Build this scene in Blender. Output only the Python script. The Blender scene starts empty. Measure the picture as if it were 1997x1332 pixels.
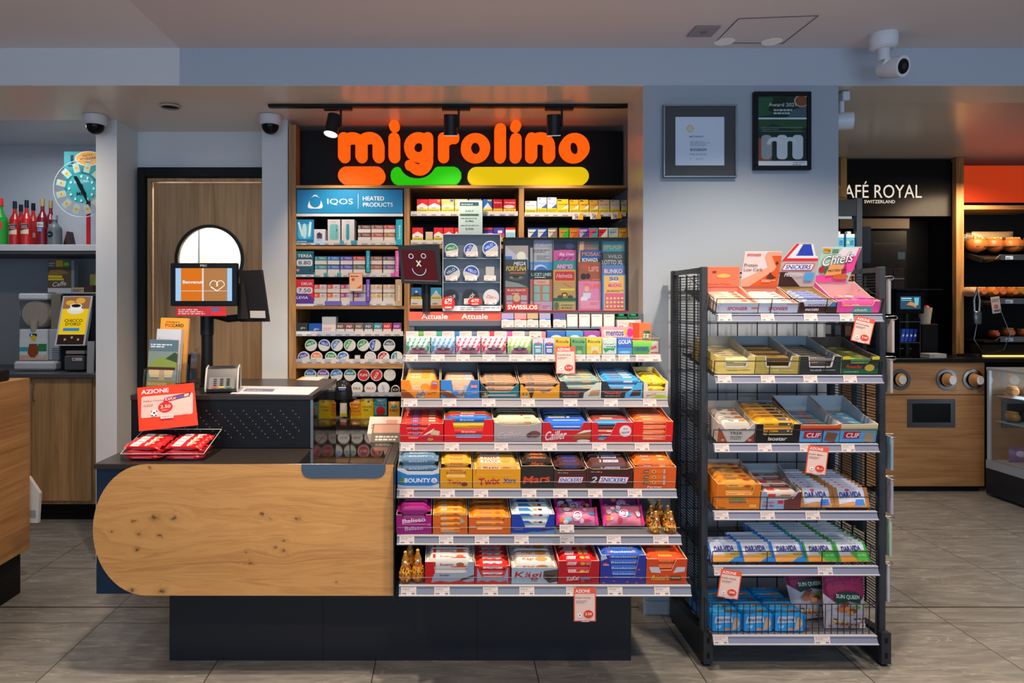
import bpy, math, random, re
from mathutils import Vector, Matrix
random.seed(7)
R = math.radians
PI = math.pi
scn = bpy.context.scene
col = scn.collection
# ---------------------------------------------------------------- camera (frame 1997x1332, vanishing point 875,590)
S, CX, CY, EYE = 1301.0, 875.0, 590.0, 1.45
cam_d = bpy.data.cameras.new('camera')
cam = bpy.data.objects.new('camera', cam_d)
col.objects.link(cam)
cam.location = (0, 0, EYE)
cam.rotation_euler = (R(90), 0, 0)
cam_d.sensor_width = 36.0
cam_d.lens = 36.0 * S / 1997.0
cam_d.shift_x = (998.5 - CX) / 1997.0
cam_d.shift_y = -(666.0 - CY) / 1997.0
cam_d.clip_start = 0.05
scn.camera = cam
# ---------------------------------------------------------------- view, world, lights
vs = scn.view_settings
vs.view_transform = 'Standard'
vs.look = 'None'
vs.exposure = 0.38
vs.gamma = 1.0
vs.use_curve_mapping = False
world = bpy.data.worlds.new('daylight')
scn.world = world
world.use_nodes = True
bg = world.node_tree.nodes['Background']
bg.inputs[0].default_value = (0.42, 0.62, 1.0, 1)
bg.inputs[1].default_value = 0.6


def light(kind, name, loc, energy, color, size=0.2, target=None, spot=70, blend=0.6, size_y=None):
    d = bpy.data.lights.new(name, kind)
    d.energy = energy
    d.color = color
    if kind == 'AREA':
        d.shape = 'RECTANGLE' if size_y else 'DISK'
        d.size = size
        if size_y:
            d.size_y = size_y
    elif kind == 'SPOT':
        d.spot_size = R(spot)
        d.spot_blend = blend
        d.shadow_soft_size = size
    else:
        d.shadow_soft_size = size
    o = bpy.data.objects.new(name, d)
    col.objects.link(o)
    o.location = loc
    if target is not None:
        o.rotation_euler = (Vector(target) - Vector(loc)).to_track_quat('-Z', 'Y').to_euler()
    return o


WARM = (1.0, 0.82, 0.62)
for nm_, x_, y_, e_ in (('ceiling_lamp_west', -0.85, 2.2, 105), ('ceiling_lamp_middle', 0.22, 2.0, 105), ('ceiling_lamp_east', 1.32, 2.2, 115), ('ceiling_lamp_far_east', 2.7, 3.6, 85), ('ceiling_lamp_front_east', 2.3, 2.2, 60)):
    light('SPOT', nm_, (x_, y_, 2.62), e_, WARM, 0.05, (x_, y_ + .02, 0), 125, 0.55)
for nm_, x_, tx_ in (('aimed_lamp_west', -0.9, -0.7), ('aimed_lamp_middle', 0.3, 0.35), ('aimed_lamp_east', 1.5, 1.4)):
    light('SPOT', nm_, (x_, 0.7, 2.6), 46, (1.0, 0.76, 0.54), 0.06, (tx_, 2.6, 0.75), 58, 0.8)  # added spots that brighten the goods from the front
light('AREA', 'alcove_fill', (-2.75, 4.35, 2.58), 4.5, (0.9, 0.94, 1.0), 0.3)  # added fill that lifts the dark left alcove
light('AREA', 'ceiling_lamp_far_west', (-2.4, 3.3, 2.40), 7, (1.0, 0.88, 0.72), 0.2)
light('AREA', 'shop_window_daylight', (0.6, -2.9, 1.45), 95, (0.52, 0.73, 1.0), 8.0, (0.6, 3, 1.5), size_y=2.2)


def WX(px, D): return (px - CX) * D / S
def WZ(py, D): return EYE - (py - CY) * D / S


# ---------------------------------------------------------------- materials
_M = {}


def lin(c):
    c = c / 255.0
    return c / 12.92 if c <= 0.04045 else ((c + 0.055) / 1.055) ** 2.4


def hexcol(h):
    if len(h) == 3:
        h = ''.join(x * 2 for x in h)
    return tuple(lin(int(h[i:i + 2], 16)) for i in (0, 2, 4)) + (1.0,)


def new_mat(name):
    m = bpy.data.materials.new(name)
    m.use_nodes = True
    return m, m.node_tree, m.node_tree.nodes['Principled BSDF']


KNOWN = {}


def mat(k):
    """'rrggbb' card, '!' glossy foil, '~' plastic, '%' metal, '*x' lit from behind with strength x"""
    if not isinstance(k, str):
        return k
    if k in KNOWN:
        return KNOWN[k]
    if k in _M:
        return _M[k]
    g = re.match(r'^([0-9a-f]{6}|[0-9a-f]{3})([!~%]|\*[\d.]+)?$', k)
    m, nt, b = new_mat('paint_' + k)
    c = hexcol(g.group(1))
    b.inputs['Base Color'].default_value = c
    f = g.group(2) or ''
    rough, metal = 0.55, 0.0
    if f == '!':
        rough = 0.27
    elif f == '~':
        rough = 0.34
    elif f == '%':
        rough, metal = 0.32, 1.0
    n = nt.nodes.new('ShaderNodeTexNoise')
    n.inputs['Scale'].default_value = 60 if f == '!' else 25
    r = nt.nodes.new('ShaderNodeMapRange')
    r.inputs['To Min'].default_value = rough * 0.8
    r.inputs['To Max'].default_value = rough * 1.2
    nt.links.new(n.outputs[0], r.inputs[0])
    nt.links.new(r.outputs[0], b.inputs['Roughness'])
    b.inputs['Metallic'].default_value = metal
    if f == '':
        b.inputs['Specular IOR Level'].default_value = 0.3
    if metal == 0 and max(c[:3]) < 0.06:
        b.inputs['Specular IOR Level'].default_value = 0.2
    if f.startswith('*'):
        b.inputs['Emission Color'].default_value = c
        b.inputs['Base Color'].default_value = (c[0] * .25, c[1] * .25, c[2] * .25, 1)
        b.inputs['Emission Strength'].default_value = float(f[1:])
        b.inputs['Specular IOR Level'].default_value = 0.12
    _M[k] = m
    return m


def glass_mat(name, tint, gloss):
    m = bpy.data.materials.new(name)
    m.use_nodes = True
    nt = m.node_tree
    nt.nodes.clear()
    out = nt.nodes.new('ShaderNodeOutputMaterial')
    mix = nt.nodes.new('ShaderNodeMixShader')
    t = nt.nodes.new('ShaderNodeBsdfTransparent')
    t.inputs[0].default_value = tint
    g = nt.nodes.new('ShaderNodeBsdfGlossy')
    g.inputs['Roughness'].default_value = 0.06
    f = nt.nodes.new('ShaderNodeFresnel')
    f.inputs[0].default_value = 1.45
    a = nt.nodes.new('ShaderNodeMath')
    a.operation = 'MULTIPLY_ADD'
    a.inputs[1].default_value = 0.4
    a.inputs[2].default_value = gloss * 0.2
    nt.links.new(f.outputs[0], a.inputs[0])
    nt.links.new(a.outputs[0], mix.inputs[0])
    nt.links.new(t.outputs[0], mix.inputs[1])
    nt.links.new(g.outputs[0], mix.inputs[2])
    nt.links.new(mix.outputs[0], out.inputs[0])
    KNOWN[name] = m


glass_mat('acrylic', (0.95, 0.96, 0.97, 1), 0.02)
glass_mat('pane', (0.90, 0.95, 0.97, 1), 0.03)
glass_mat('smoke', (0.55, 0.6, 0.66, 1), 0.05)


def wood(name, base, dark, axis='z', scale=1.0, rough=0.5, knots=0.0, streak=0.5):
    """procedural oak: stretched noise grain along an axis, optional dark knots"""
    m, nt, b = new_mat(name)
    N = nt.nodes.new
    L = nt.links.new
    tc = N('ShaderNodeTexCoord')
    mp = N('ShaderNodeMapping')
    s = [14 * scale] * 3
    s['xyz'.index(axis)] = 1.1 * scale
    mp.inputs['Scale'].default_value = s
    L(tc.outputs['Object'], mp.inputs[0])
    n1 = N('ShaderNodeTexNoise')
    n1.inputs['Scale'].default_value = 1.0
    n1.inputs['Detail'].default_value = 9
    n1.inputs['Roughness'].default_value = 0.62
    n1.inputs['Distortion'].default_value = 0.9
    L(mp.outputs[0], n1.inputs['Vector'])
    mp2 = N('ShaderNodeMapping')
    s2 = [90 * scale] * 3
    s2['xyz'.index(axis)] = 3 * scale
    mp2.inputs['Scale'].default_value = s2
    L(tc.outputs['Object'], mp2.inputs[0])
    n2 = N('ShaderNodeTexNoise')
    n2.inputs['Scale'].default_value = 1.0
    n2.inputs['Detail'].default_value = 4
    L(mp2.outputs[0], n2.inputs['Vector'])
    ad = N('ShaderNodeMix')
    ad.data_type = 'FLOAT'
    ad.inputs[0].default_value = 0.35
    L(n1.outputs[0], ad.inputs[2])
    L(n2.outputs[0], ad.inputs[3])
    cr = N('ShaderNodeValToRGB')
    cr.color_ramp.elements[0].position = 0.5 - 0.2 * streak
    cr.color_ramp.elements[0].color = hexcol(dark)
    cr.color_ramp.elements[1].position = 0.5 + 0.12
    cr.color_ramp.elements[1].color = hexcol(base)
    L(ad.outputs[0], cr.inputs[0])
    last = cr.outputs[0]
    if knots > 0:
        n3 = N('ShaderNodeTexNoise')
        n3.inputs['Scale'].default_value = 4
        n3.inputs['Detail'].default_value = 3
        L(tc.outputs['Object'], n3.inputs['Vector'])
        mv = N('ShaderNodeVectorMath')
        mv.operation = 'MULTIPLY_ADD'
        mv.inputs[1].default_value = (0.12, 0.12, 0.12)
        L(n3.outputs['Color'], mv.inputs[0])
        L(tc.outputs['Object'], mv.inputs[2])
        vo = N('ShaderNodeTexVoronoi')
        vo.inputs['Scale'].default_value = knots
        L(mv.outputs[0], vo.inputs['Vector'])
        k = N('ShaderNodeMapRange')
        k.inputs['From Min'].default_value = 0.03
        k.inputs['From Max'].default_value = 0.14
        k.inputs['To Min'].default_value = 1.0
        k.inputs['To Max'].default_value = 0.0
        L(vo.outputs['Distance'], k.inputs[0])
        mx = N('ShaderNodeMix')
        mx.data_type = 'RGBA'
        mx.inputs[7].default_value = hexcol('5a3216')
        L(k.outputs[0], mx.inputs[0])
        L(last, mx.inputs[6])
        last = mx.outputs[2]
    L(last, b.inputs['Base Color'])
    b.inputs['Roughness'].default_value = rough
    KNOWN[name] = m


wood('oak_v', 'c39257', '8d5f31', 'z', 1.0)
wood('oak_h', 'c39257', '8d5f31', 'x', 1.0)
wood('oak_door', 'c29a6c', '8c6840', 'z', 0.8, 0.5, 0, 0.9)
wood('oak_left', 'b98550', '87592d', 'y', 0.8, 0.5, 0, 0.8)
wood('oak_coffee', 'b58352', '95683d', 'x', 1.0, 0.5, 0, 0.5)


def plaster(name, c, rough=0.6, bump=0.02):
    m, nt, b = new_mat(name)
    n = nt.nodes.new('ShaderNodeTexNoise')
    n.inputs['Scale'].default_value = 180
    bp = nt.nodes.new('ShaderNodeBump')
    bp.inputs['Strength'].default_value = bump
    nt.links.new(n.outputs[0], bp.inputs['Height'])
    nt.links.new(bp.outputs[0], b.inputs['Normal'])
    b.inputs['Base Color'].default_value = hexcol(c)
    b.inputs['Roughness'].default_value = rough
    KNOWN[name] = m


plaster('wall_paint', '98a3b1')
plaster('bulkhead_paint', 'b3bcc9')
plaster('reveal_satin', 'c9c4bf', 0.28, 0.004)
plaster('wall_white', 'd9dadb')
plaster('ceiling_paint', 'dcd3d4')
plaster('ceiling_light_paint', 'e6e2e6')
plaster('ceiling_satin', 'e0d4c4', 0.24, 0.004)
plaster('alcove_paint', 'c2c6cc')


def floor_mat():
    m, nt, b = new_mat('slate_tiles')
    N = nt.nodes.new
    L = nt.links.new
    tc = N('ShaderNodeTexCoord')
    sp = N('ShaderNodeSeparateXYZ')
    L(tc.outputs['Object'], sp.inputs[0])

    def line(sock, off, size, w):
        a = N('ShaderNodeMath'); a.operation = 'SUBTRACT'; a.inputs[1].default_value = off
        L(sock, a.inputs[0])
        p = N('ShaderNodeMath'); p.operation = 'PINGPONG'; p.inputs[1].default_value = size / 2
        L(a.outputs[0], p.inputs[0])
        c = N('ShaderNodeMath'); c.operation = 'LESS_THAN'; c.inputs[1].default_value = w
        L(p.outputs[0], c.inputs[0])
        return c.outputs[0]
    gx = line(sp.outputs[0], -1.575, 0.64, 0.0022)
    gy = line(sp.outputs[1], 3.02, 0.62, 0.0022)
    gj = line(sp.outputs[1], 3.176, 60, 0.006)
    mx1 = N('ShaderNodeMath'); mx1.operation = 'MAXIMUM'
    L(gx, mx1.inputs[0]); L(gy, mx1.inputs[1])
    mx2 = N('ShaderNodeMath'); mx2.operation = 'MAXIMUM'
    L(mx1.outputs[0], mx2.inputs[0]); L(gj, mx2.inputs[1])
    # per-tile random shift of the streaks
    def cell(sock, off, size):
        a = N('ShaderNodeMath'); a.operation = 'SUBTRACT'; a.inputs[1].default_value = off
        L(sock, a.inputs[0])
        d = N('ShaderNodeMath'); d.operation = 'DIVIDE'; d.inputs[1].default_value = size
        L(a.outputs[0], d.inputs[0])
        f = N('ShaderNodeMath'); f.operation = 'FLOOR'
        L(d.outputs[0], f.inputs[0])
        return f.outputs[0]
    cc = N('ShaderNodeCombineXYZ')
    L(cell(sp.outputs[0], -1.575, 0.64), cc.inputs[0])
    L(cell(sp.outputs[1], 3.02, 0.62), cc.inputs[1])
    wn = N('ShaderNodeTexWhiteNoise')
    L(cc.outputs[0], wn.inputs['Vector'])
    vm = N('ShaderNodeVectorMath'); vm.operation = 'MULTIPLY_ADD'
    vm.inputs[1].default_value = (7, 7, 7)
    L(wn.outputs['Color'], vm.inputs[0]); L(tc.outputs['Object'], vm.inputs[2])
    mp = N('ShaderNodeMapping')
    mp.inputs['Rotation'].default_value = (0, 0, R(-28))
    mp.inputs['Scale'].default_value = (5.0, 26, 1)
    L(vm.outputs[0], mp.inputs[0])
    n = N('ShaderNodeTexNoise')
    n.inputs['Scale'].default_value = 1.0; n.inputs['Detail'].default_value = 8
    n.inputs['Roughness'].default_value = 0.65; n.inputs['Distortion'].default_value = 0.6
    L(mp.outputs[0], n.inputs['Vector'])
    cr = N('ShaderNodeValToRGB')
    e = cr.color_ramp.elements
    e[0].position = 0.32; e[0].color = hexcol('696764')
    e[1].position = 0.7; e[1].color = hexcol('908d87')
    x = cr.color_ramp.elements.new(0.5); x.color = hexcol('7a7773')
    L(n.outputs[0], cr.inputs[0])
    # thin pale slate veins
    mp3 = N('ShaderNodeMapping'); mp3.inputs['Rotation'].default_value = (0, 0, R(-52)); mp3.inputs['Scale'].default_value = (1.6, 15, 1)
    L(vm.outputs[0], mp3.inputs[0])
    n3 = N('ShaderNodeTexNoise'); n3.inputs['Scale'].default_value = 1.0; n3.inputs['Detail'].default_value = 6; n3.inputs['Distortion'].default_value = 1.2
    L(mp3.outputs[0], n3.inputs['Vector'])
    sb = N('ShaderNodeMath'); sb.operation = 'SUBTRACT'; sb.inputs[1].default_value = 0.5; L(n3.outputs[0], sb.inputs[0])
    ab = N('ShaderNodeMath'); ab.operation = 'ABSOLUTE'; L(sb.outputs[0], ab.inputs[0])
    vr = N('ShaderNodeMapRange'); vr.inputs['From Min'].default_value = 0.0; vr.inputs['From Max'].default_value = 0.012; vr.inputs['To Min'].default_value = 0.38; vr.inputs['To Max'].default_value = 0.0
    L(ab.outputs[0], vr.inputs[0])
    vx = N('ShaderNodeMix'); vx.data_type = 'RGBA'; vx.inputs[7].default_value = hexcol('c4bcae')
    L(vr.outputs[0], vx.inputs[0]); L(cr.outputs[0], vx.inputs[6])
    mix = N('ShaderNodeMix'); mix.data_type = 'RGBA'
    mix.inputs[7].default_value = hexcol('37332f')
    L(mx2.outputs[0], mix.inputs[0]); L(vx.outputs[2], mix.inputs[6])
    L(mix.outputs[2], b.inputs['Base Color'])
    b.inputs['Roughness'].default_value = 0.42
    bp = N('ShaderNodeBump'); bp.inputs['Strength'].default_value = 0.08
    L(n.outputs[0], bp.inputs['Height']); L(bp.outputs[0], b.inputs['Normal'])
    KNOWN['floor_tiles'] = m


floor_mat()

# ---------------------------------------------------------------- text outlines (Blender's own font)
_T = {}


def glyphs(s, bold=0.02, space=1.0):
    k = (s, bold, space)
    if k in _T:
        return _T[k]
    c = bpy.data.curves.new('lettering', 'FONT')
    c.body = s
    c.offset = bold * 0.5
    c.resolution_u = 3
    c.space_character = space
    o = bpy.data.objects.new('lettering', c)
    col.objects.link(o)
    me = o.to_mesh()
    vs_ = [(v.co.x, v.co.y) for v in me.vertices]
    fs = [tuple(p.vertices) for p in me.polygons]
    if fs:
        a = me.polygons[0].normal.z
        if a < 0:
            fs = [tuple(reversed(f)) for f in fs]
    o.to_mesh_clear()
    bpy.data.objects.remove(o)
    bpy.data.curves.remove(c)
    if vs_:
        x0 = min(v[0] for v in vs_); x1 = max(v[0] for v in vs_)
        y0 = min(v[1] for v in vs_); y1 = max(v[1] for v in vs_)
        w, h = max(x1 - x0, 1e-5), max(y1 - y0, 1e-5)
        vs_ = [((v[0] - x0) / w - 0.5, (v[1] - y0) / h - 0.5) for v in vs_]
    _T[k] = (vs_, fs)
    return _T[k]


# ---------------------------------------------------------------- mesh builder
class MB:
    def __init__(self):
        self.v, self.f, self.m, self.mats = [], [], [], []
        self.M = Matrix()

    def mi(self, k):
        m = mat(k)
        if m not in self.mats:
            self.mats.append(m)
        return self.mats.index(m)

    def add(self, vs, fs, k):
        n = len(self.v)
        M = self.M
        self.v += [tuple(M @ Vector(p)) for p in vs]
        i = self.mi(k)
        for f in fs:
            self.f.append(tuple(n + a for a in f))
            self.m.append(i)
        return self

    def box(self, x0, x1, y0, y1, z0, z1, k, c=0.0):
        if c <= 0:
            vs = [(x0, y0, z0), (x1, y0, z0), (x1, y1, z0), (x0, y1, z0), (x0, y0, z1), (x1, y0, z1), (x1, y1, z1), (x0, y1, z1)]
            fs = [(3, 2, 1, 0), (4, 5, 6, 7), (0, 1, 5, 4), (1, 2, 6, 5), (2, 3, 7, 6), (3, 0, 4, 7)]
            return self.add(vs, fs, k)
        vs, idx = [], {}
        X, Y, Z = (x0, x1), (y0, y1), (z0, z1)
        for i in (0, 1):
            for j in (0, 1):
                for l in (0, 1):
                    for a in range(3):
                        p = [X[i], Y[j], Z[l]]
                        for b in range(3):
                            if b != a:
                                p[b] += c if (i, j, l)[b] == 0 else -c
                        idx[(i, j, l, a)] = len(vs)
                        vs.append(tuple(p))
        fs = []
        def q(*ks): fs.append(tuple(idx[k_] for k_ in ks))
        for a in range(3):
            b, d = (a + 1) % 3, (a + 2) % 3
            for s_ in (0, 1):
                def kk(u, v_):
                    t = [0, 0, 0]; t[a] = s_; t[b] = u; t[d] = v_
                    return (t[0], t[1], t[2], a)
                r = [kk(0, 0), kk(1, 0), kk(1, 1), kk(0, 1)]
                q(*(r if s_ else r[::-1]))
            for u in (0, 1):
                for v_ in (0, 1):
                    def e(s_, ax):
                        t = [0, 0, 0]; t[a] = s_; t[b] = u; t[d] = v_
                        return (t[0], t[1], t[2], ax)
                    r = [e(0, b), e(1, b), e(1, d), e(0, d)]
                    q(*(r if u != v_ else r[::-1]))
        for i in (0, 1):
            for j in (0, 1):
                for l in (0, 1):
                    r = [(i, j, l, 0), (i, j, l, 1), (i, j, l, 2)]
                    q(*(r if (i + j + l) % 2 == 1 else r[::-1]))
        return self.add(vs, fs, k)

    def poly(self, pts, k):
        return self.add(pts, [tuple(range(len(pts)))], k)

    def prism(self, pts, n, k, kb=None, ks=None):
        """polygon pts extruded by vector n; k on the pts side, kb on the far side, ks round the edge"""
        n = Vector(n)
        a = [Vector(p) for p in pts]
        c = len(a)
        nv = Vector((0, 0, 0))
        for i in range(c):
            nv += (a[i] - a[0]).cross(a[(i + 1) % c] - a[0])
        if nv.dot(n) > 0:
            a = a[::-1]
        b = [p + n for p in a]
        self.add(a, [tuple(range(c))], k)
        self.add(b, [tuple(range(c))[::-1]], kb or k)
        self.add(a + b, [((i + 1) % c, i, c + i, c + (i + 1) % c) for i in range(c)], ks or k)
        return self

    def tube(self, pts, r, k, n=6, caps=True):
        P = [Vector(p) for p in pts]
        rs = r if isinstance(r, (list, tuple)) else [r] * len(P)
        rings = []
        up = None
        for i, p in enumerate(P):
            d = (P[min(i + 1, len(P) - 1)] - P[max(i - 1, 0)])
            if d.length < 1e-9:
                d = Vector((0, 0, 1))
            d.normalize()
            if up is None:
                up = Vector((0, 0, 1)) if abs(d.z) < 0.9 else Vector((1, 0, 0))
            s_ = d.cross(up)
            if s_.length < 1e-6:
                s_ = d.orthogonal()
            s_.normalize()
            u = s_.cross(d)
            up = u
            rings.append([p + (s_ * math.cos(2 * PI * j / n) + u * math.sin(2 * PI * j / n)) * rs[i] for j in range(n)])
        vs = [q for g in rings for q in g]
        fs = []
        for i in range(len(P) - 1):
            for j in range(n):
                a, b = i * n + j, i * n + (j + 1) % n
                fs.append((a, b, b + n, a + n))
        if caps:
            fs.append(tuple(range(n))[::-1])
            fs.append(tuple((len(P) - 1) * n + j for j in range(n)))
        return self.add(vs, fs, k)

    def lathe(self, prof, k, n=20, ks=None):
        """prof: (r, z) list, around local Z; ks optional colour per segment"""
        for i in range(len(prof) - 1):
            (r0, z0), (r1, z1) = prof[i], prof[i + 1]
            kk = ks[i] if ks else k
            vs, fs = [], []
            for j in range(n):
                a = 2 * PI * j / n
                vs.append((r0 * math.cos(a), r0 * math.sin(a), z0))
                vs.append((r1 * math.cos(a), r1 * math.sin(a), z1))
            for j in range(n):
                a, b = 2 * j, 2 * ((j + 1) % n)
                fs.append((a, b, b + 1, a + 1))
            self.add(vs, fs, kk)
        return self

    def ball(self, c, r, k, n=12, m=8):
        rx, ry, rz = r if isinstance(r, (list, tuple)) else (r, r, r)
        vs, fs = [], []
        for i in range(m + 1):
            t = PI * i / m
            for j in range(n):
                a = 2 * PI * j / n
                vs.append((c[0] + rx * math.sin(t) * math.cos(a), c[1] + ry * math.sin(t) * math.sin(a), c[2] + rz * math.cos(t)))
        for i in range(m):
            for j in range(n):
                a, b = i * n + j, i * n + (j + 1) % n
                fs.append((a, a + n, b + n, b))
        return self.add(vs, fs, k)

    # ---- flat printing on a surface: O lower-left corner, U full width, V full height
    def pr(self, O, U, V, items, warp=None, d0=0.0005, dd=0.00025):
        O, U, V = Vector(O), Vector(U), Vector(V)
        Nn = U.cross(V).normalized()
        lu, lv = U.length, V.length
        d = d0

        def P(u, v):
            p = O + U * u + V * v + Nn * d
            if warp:
                p = p + Nn * warp(u, v)
            return p

        def put(uv, faces, k):
            if not warp:
                self.add([P(*q) for q in uv], faces, k)
                return
            tri = [(uv[f[0]], uv[f[i]], uv[f[i + 1]]) for f in faces for i in range(1, len(f) - 1)]
            out = []
            while tri:        # finer triangles so that the print follows the curved surface
                a, b_, c = tri.pop()
                e = [((a[0] - b_[0]) ** 2 + (a[1] - b_[1]) ** 2, a, b_, c), ((b_[0] - c[0]) ** 2 + (b_[1] - c[1]) ** 2, b_, c, a), ((c[0] - a[0]) ** 2 + (c[1] - a[1]) ** 2, c, a, b_)]
                l, p, q, r = max(e, key=lambda x: x[0])
                if l > 0.0144:
                    m_ = ((p[0] + q[0]) / 2, (p[1] + q[1]) / 2)
                    tri += [(p, m_, r), (m_, q, r)]
                else:
                    out.append((a, b_, c))
            self.add([P(*q) for t_ in out for q in t_], [(3 * i, 3 * i + 1, 3 * i + 2) for i in range(len(out))], k)
        for it in items:
            t = it[0]
            if t == 'r':
                _, a, b, c, e, k = it
                put([(a, b), (c, b), (c, e), (a, e)], [(0, 1, 2, 3)], k)
            elif t == 'e':
                _, cu, cv, ru, rv, k = it[:6]
                n = it[6] if len(it) > 6 else 20
                put([(cu + ru * math.cos(2 * PI * i / n), cv + rv * math.sin(2 * PI * i / n)) for i in range(n)], [tuple(range(n))], k)
            elif t == 'd':      # true circle, radius in metres
                _, cu, cv, r, k = it
                put([(cu + r / lu * math.cos(2 * PI * i / 22), cv + r / lv * math.sin(2 * PI * i / 22)) for i in range(22)], [tuple(range(22))], k)
            elif t == 'p':
                put(it[1], [tuple(range(len(it[1])))], it[2])
            elif t == 'g':      # rounded rectangle, radius in metres
                _, a, b, c, e, r, k = it
                uv = []
                for (qx, qy, a0) in ((c - r / lu, e - r / lv, 0), (a + r / lu, e - r / lv, 90), (a + r / lu, b + r / lv, 180), (c - r / lu, b + r / lv, 270)):
                    for j in range(6):
                        an = R(a0 + j * 18)
                        uv.append((qx + r / lu * math.cos(an), qy + r / lv * math.sin(an)))
                put(uv, [tuple(range(len(uv)))], k)
            elif t == 's':      # small unreadable print: rows of short dashes
                _, a, b, c, e, rows, k = it
                rnd = random.Random(int(a * 991 + b * 577 + rows))
                hh = (e - b) / (rows * 1.7)
                for i in range(rows):
                    y = e - (i + 0.75) * (e - b) / rows
                    x = a
                    end = a + (c - a) * (rnd.uniform(0.6, 1.0) if i == rows - 1 or rows > 2 else 1)
                    while x < end - 1e-4:
                        w = min((c - a) * rnd.uniform(0.07, 0.22), end - x)
                        put([(x, y - hh / 2), (x + w, y - hh / 2), (x + w, y + hh / 2), (x, y + hh / 2)], [(0, 1, 2, 3)], k)
                        x += w + (c - a) * 0.035
            elif t == 'a':      # arc band, metres
                _, cu, cv, r, w, a0, a1, k = it
                n = 18
                uv = []
                for i in range(n + 1):
                    an = R(a0 + (a1 - a0) * i / n)
                    for rr in (r, r + w):
                        uv.append((cu + rr / lu * math.cos(an), cv + rr / lv * math.sin(an)))
                put(uv, [(2 * i, 2 * i + 1, 2 * i + 3, 2 * i + 2) for i in range(n)], k)
            elif t == 't':
                _, s_, cu, cv, w, h, k = it[:7]
                rot = R(it[7]) if len(it) > 7 else 0
                sh = it[8] if len(it) > 8 else 0
                bold = it[9] if len(it) > 9 else 0.02
                gv, gf = glyphs(s_, bold)
                uv = []
                W_, H_ = w * lu, h * lv
                for (x, y) in gv:
                    X_ = x * W_ + sh * y * H_
                    Y_ = y * H_
                    uv.append((cu + (X_ * math.cos(rot) - Y_ * math.sin(rot)) / lu, cv + (X_ * math.sin(rot) + Y_ * math.cos(rot)) / lv))
                if uv:
                    put(uv, gf, k)
            d += dd
        return self

    def mesh(self, name='mesh', smooth=None):
        me = bpy.data.meshes.new(name)
        me.from_pydata(self.v, [], self.f)
        for m in self.mats:
            me.materials.append(m)
        me.polygons.foreach_set('material_index', self.m)
        if smooth:
            me.polygons.foreach_set('use_smooth', [True] * len(me.polygons))
            me.set_sharp_from_angle(angle=R(smooth))
        me.update()
        return me

    def obj(self, name, parent=None, loc=(0, 0, 0), label=None, cat=None, group=None, kind=None, smooth=None, F=None):
        o = bpy.data.objects.new(name, self.mesh(name, smooth))
        col.objects.link(o)
        place(o, parent, loc, F)
        return tag(o, label, cat, group, kind)


def place(o, parent=None, loc=(0, 0, 0), F=None):
    if parent is not None:
        o.parent = parent
    M = Matrix.Translation(Vector(loc))
    if F is not None:
        M = F @ M
    if parent is None or F is not None:
        o.matrix_world = M if parent is None else o.matrix_world
    if parent is not None:
        o.matrix_basis = M
    return o


USED = {}


def tag(o, label=None, cat=None, group=None, kind=None):
    if label:
        if cat and label in USED:
            print('DUP LABEL:', label)
        USED[label] = 1
        n = len(label.split())
        if n < 4 or n > 16:
            print('LABEL LENGTH', n, label)
        o['label'] = label
    if cat: o['category'] = cat
    if group: o['group'] = group
    if kind: o['kind'] = kind
    return o


def thing(name, label, cat, loc=(0, 0, 0), rotz=0.0, group=None, F=None):
    o = bpy.data.objects.new(name, None)
    o.empty_display_size = 0.05
    col.objects.link(o)
    M = Matrix.Translation(Vector(loc)) @ Matrix.Rotation(rotz, 4, 'Z')
    if F is not None:
        M = F @ M
    o.matrix_world = M
    return tag(o, label, cat, group)


def dup(o, label=None, M=None, group=None):
    """copy of a thing and of its parts"""
    r = o.copy()
    col.objects.link(r)
    if M is not None:
        r.matrix_world = M
    if label:
        tag(r, label, None, group)
    for ch in o.children:
        c = ch.copy()
        col.objects.link(c)
        c.parent = r
        for g in ch.children:
            e = g.copy()
            col.objects.link(e)
            e.parent = c
    return r


def struct(name, mb, smooth=None, parent=None):
    return mb.obj(name, parent=parent, kind='structure', smooth=smooth)


ORD = ['frontmost', 'second', 'third', 'fourth', 'fifth', 'sixth', 'seventh', 'eighth', 'ninth', 'tenth', 'eleventh', 'twelfth', 'thirteenth', 'fourteenth', 'fifteenth', 'sixteenth', 'seventeenth', 'eighteenth', 'nineteenth', 'twentieth']
POS = ['leftmost', 'second', 'third', 'fourth', 'fifth', 'sixth', 'seventh', 'eighth', 'ninth', 'tenth', 'eleventh', 'twelfth', 'thirteenth', 'fourteenth']
def posn(i): return POS[i] if i == 0 else POS[i] + ' from left'
# ================================================================ the room
ZC, ZS = 2.636, 2.463          # ceiling and soffit heights
b = MB(); b.box(-6, 6, -3, 7, -0.1, 0, 'floor_tiles'); struct('floor', b)
b = MB()
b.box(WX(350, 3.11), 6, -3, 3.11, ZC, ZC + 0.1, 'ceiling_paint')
b.box(-6, WX(350, 3.11), -3, 3.11, ZC, ZC + 0.1, 'ceiling_light_paint')  # left stretch of the ceiling in a lighter tone
b.box(WX(1635, 3.11), 6, 3.377, 7, ZC, ZC + 0.1, 'ceiling_satin')
b.box(-6, WX(187, 3.71), 3.71, 7, ZC, ZC + 0.1, 'alcove_paint')
struct('ceiling', b)
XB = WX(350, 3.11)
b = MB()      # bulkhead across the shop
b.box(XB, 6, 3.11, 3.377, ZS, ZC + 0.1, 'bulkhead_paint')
b.box(-6, XB, 3.11, 3.377, ZS, ZC + 0.1, 'wall_white')  # left stretch of the bulkhead, lighter than the rest
b.box(-6, 6, 3.112, 3.377, ZS - .0015, ZS, 'ceiling_satin')
struct('ceiling_bulkhead', b)
b = MB()      # lowered ceiling behind it
b.box(-6, 1.0, 3.377, 3.71, ZS + 0.001, ZC + 0.1, 'ceiling_satin')
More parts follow.
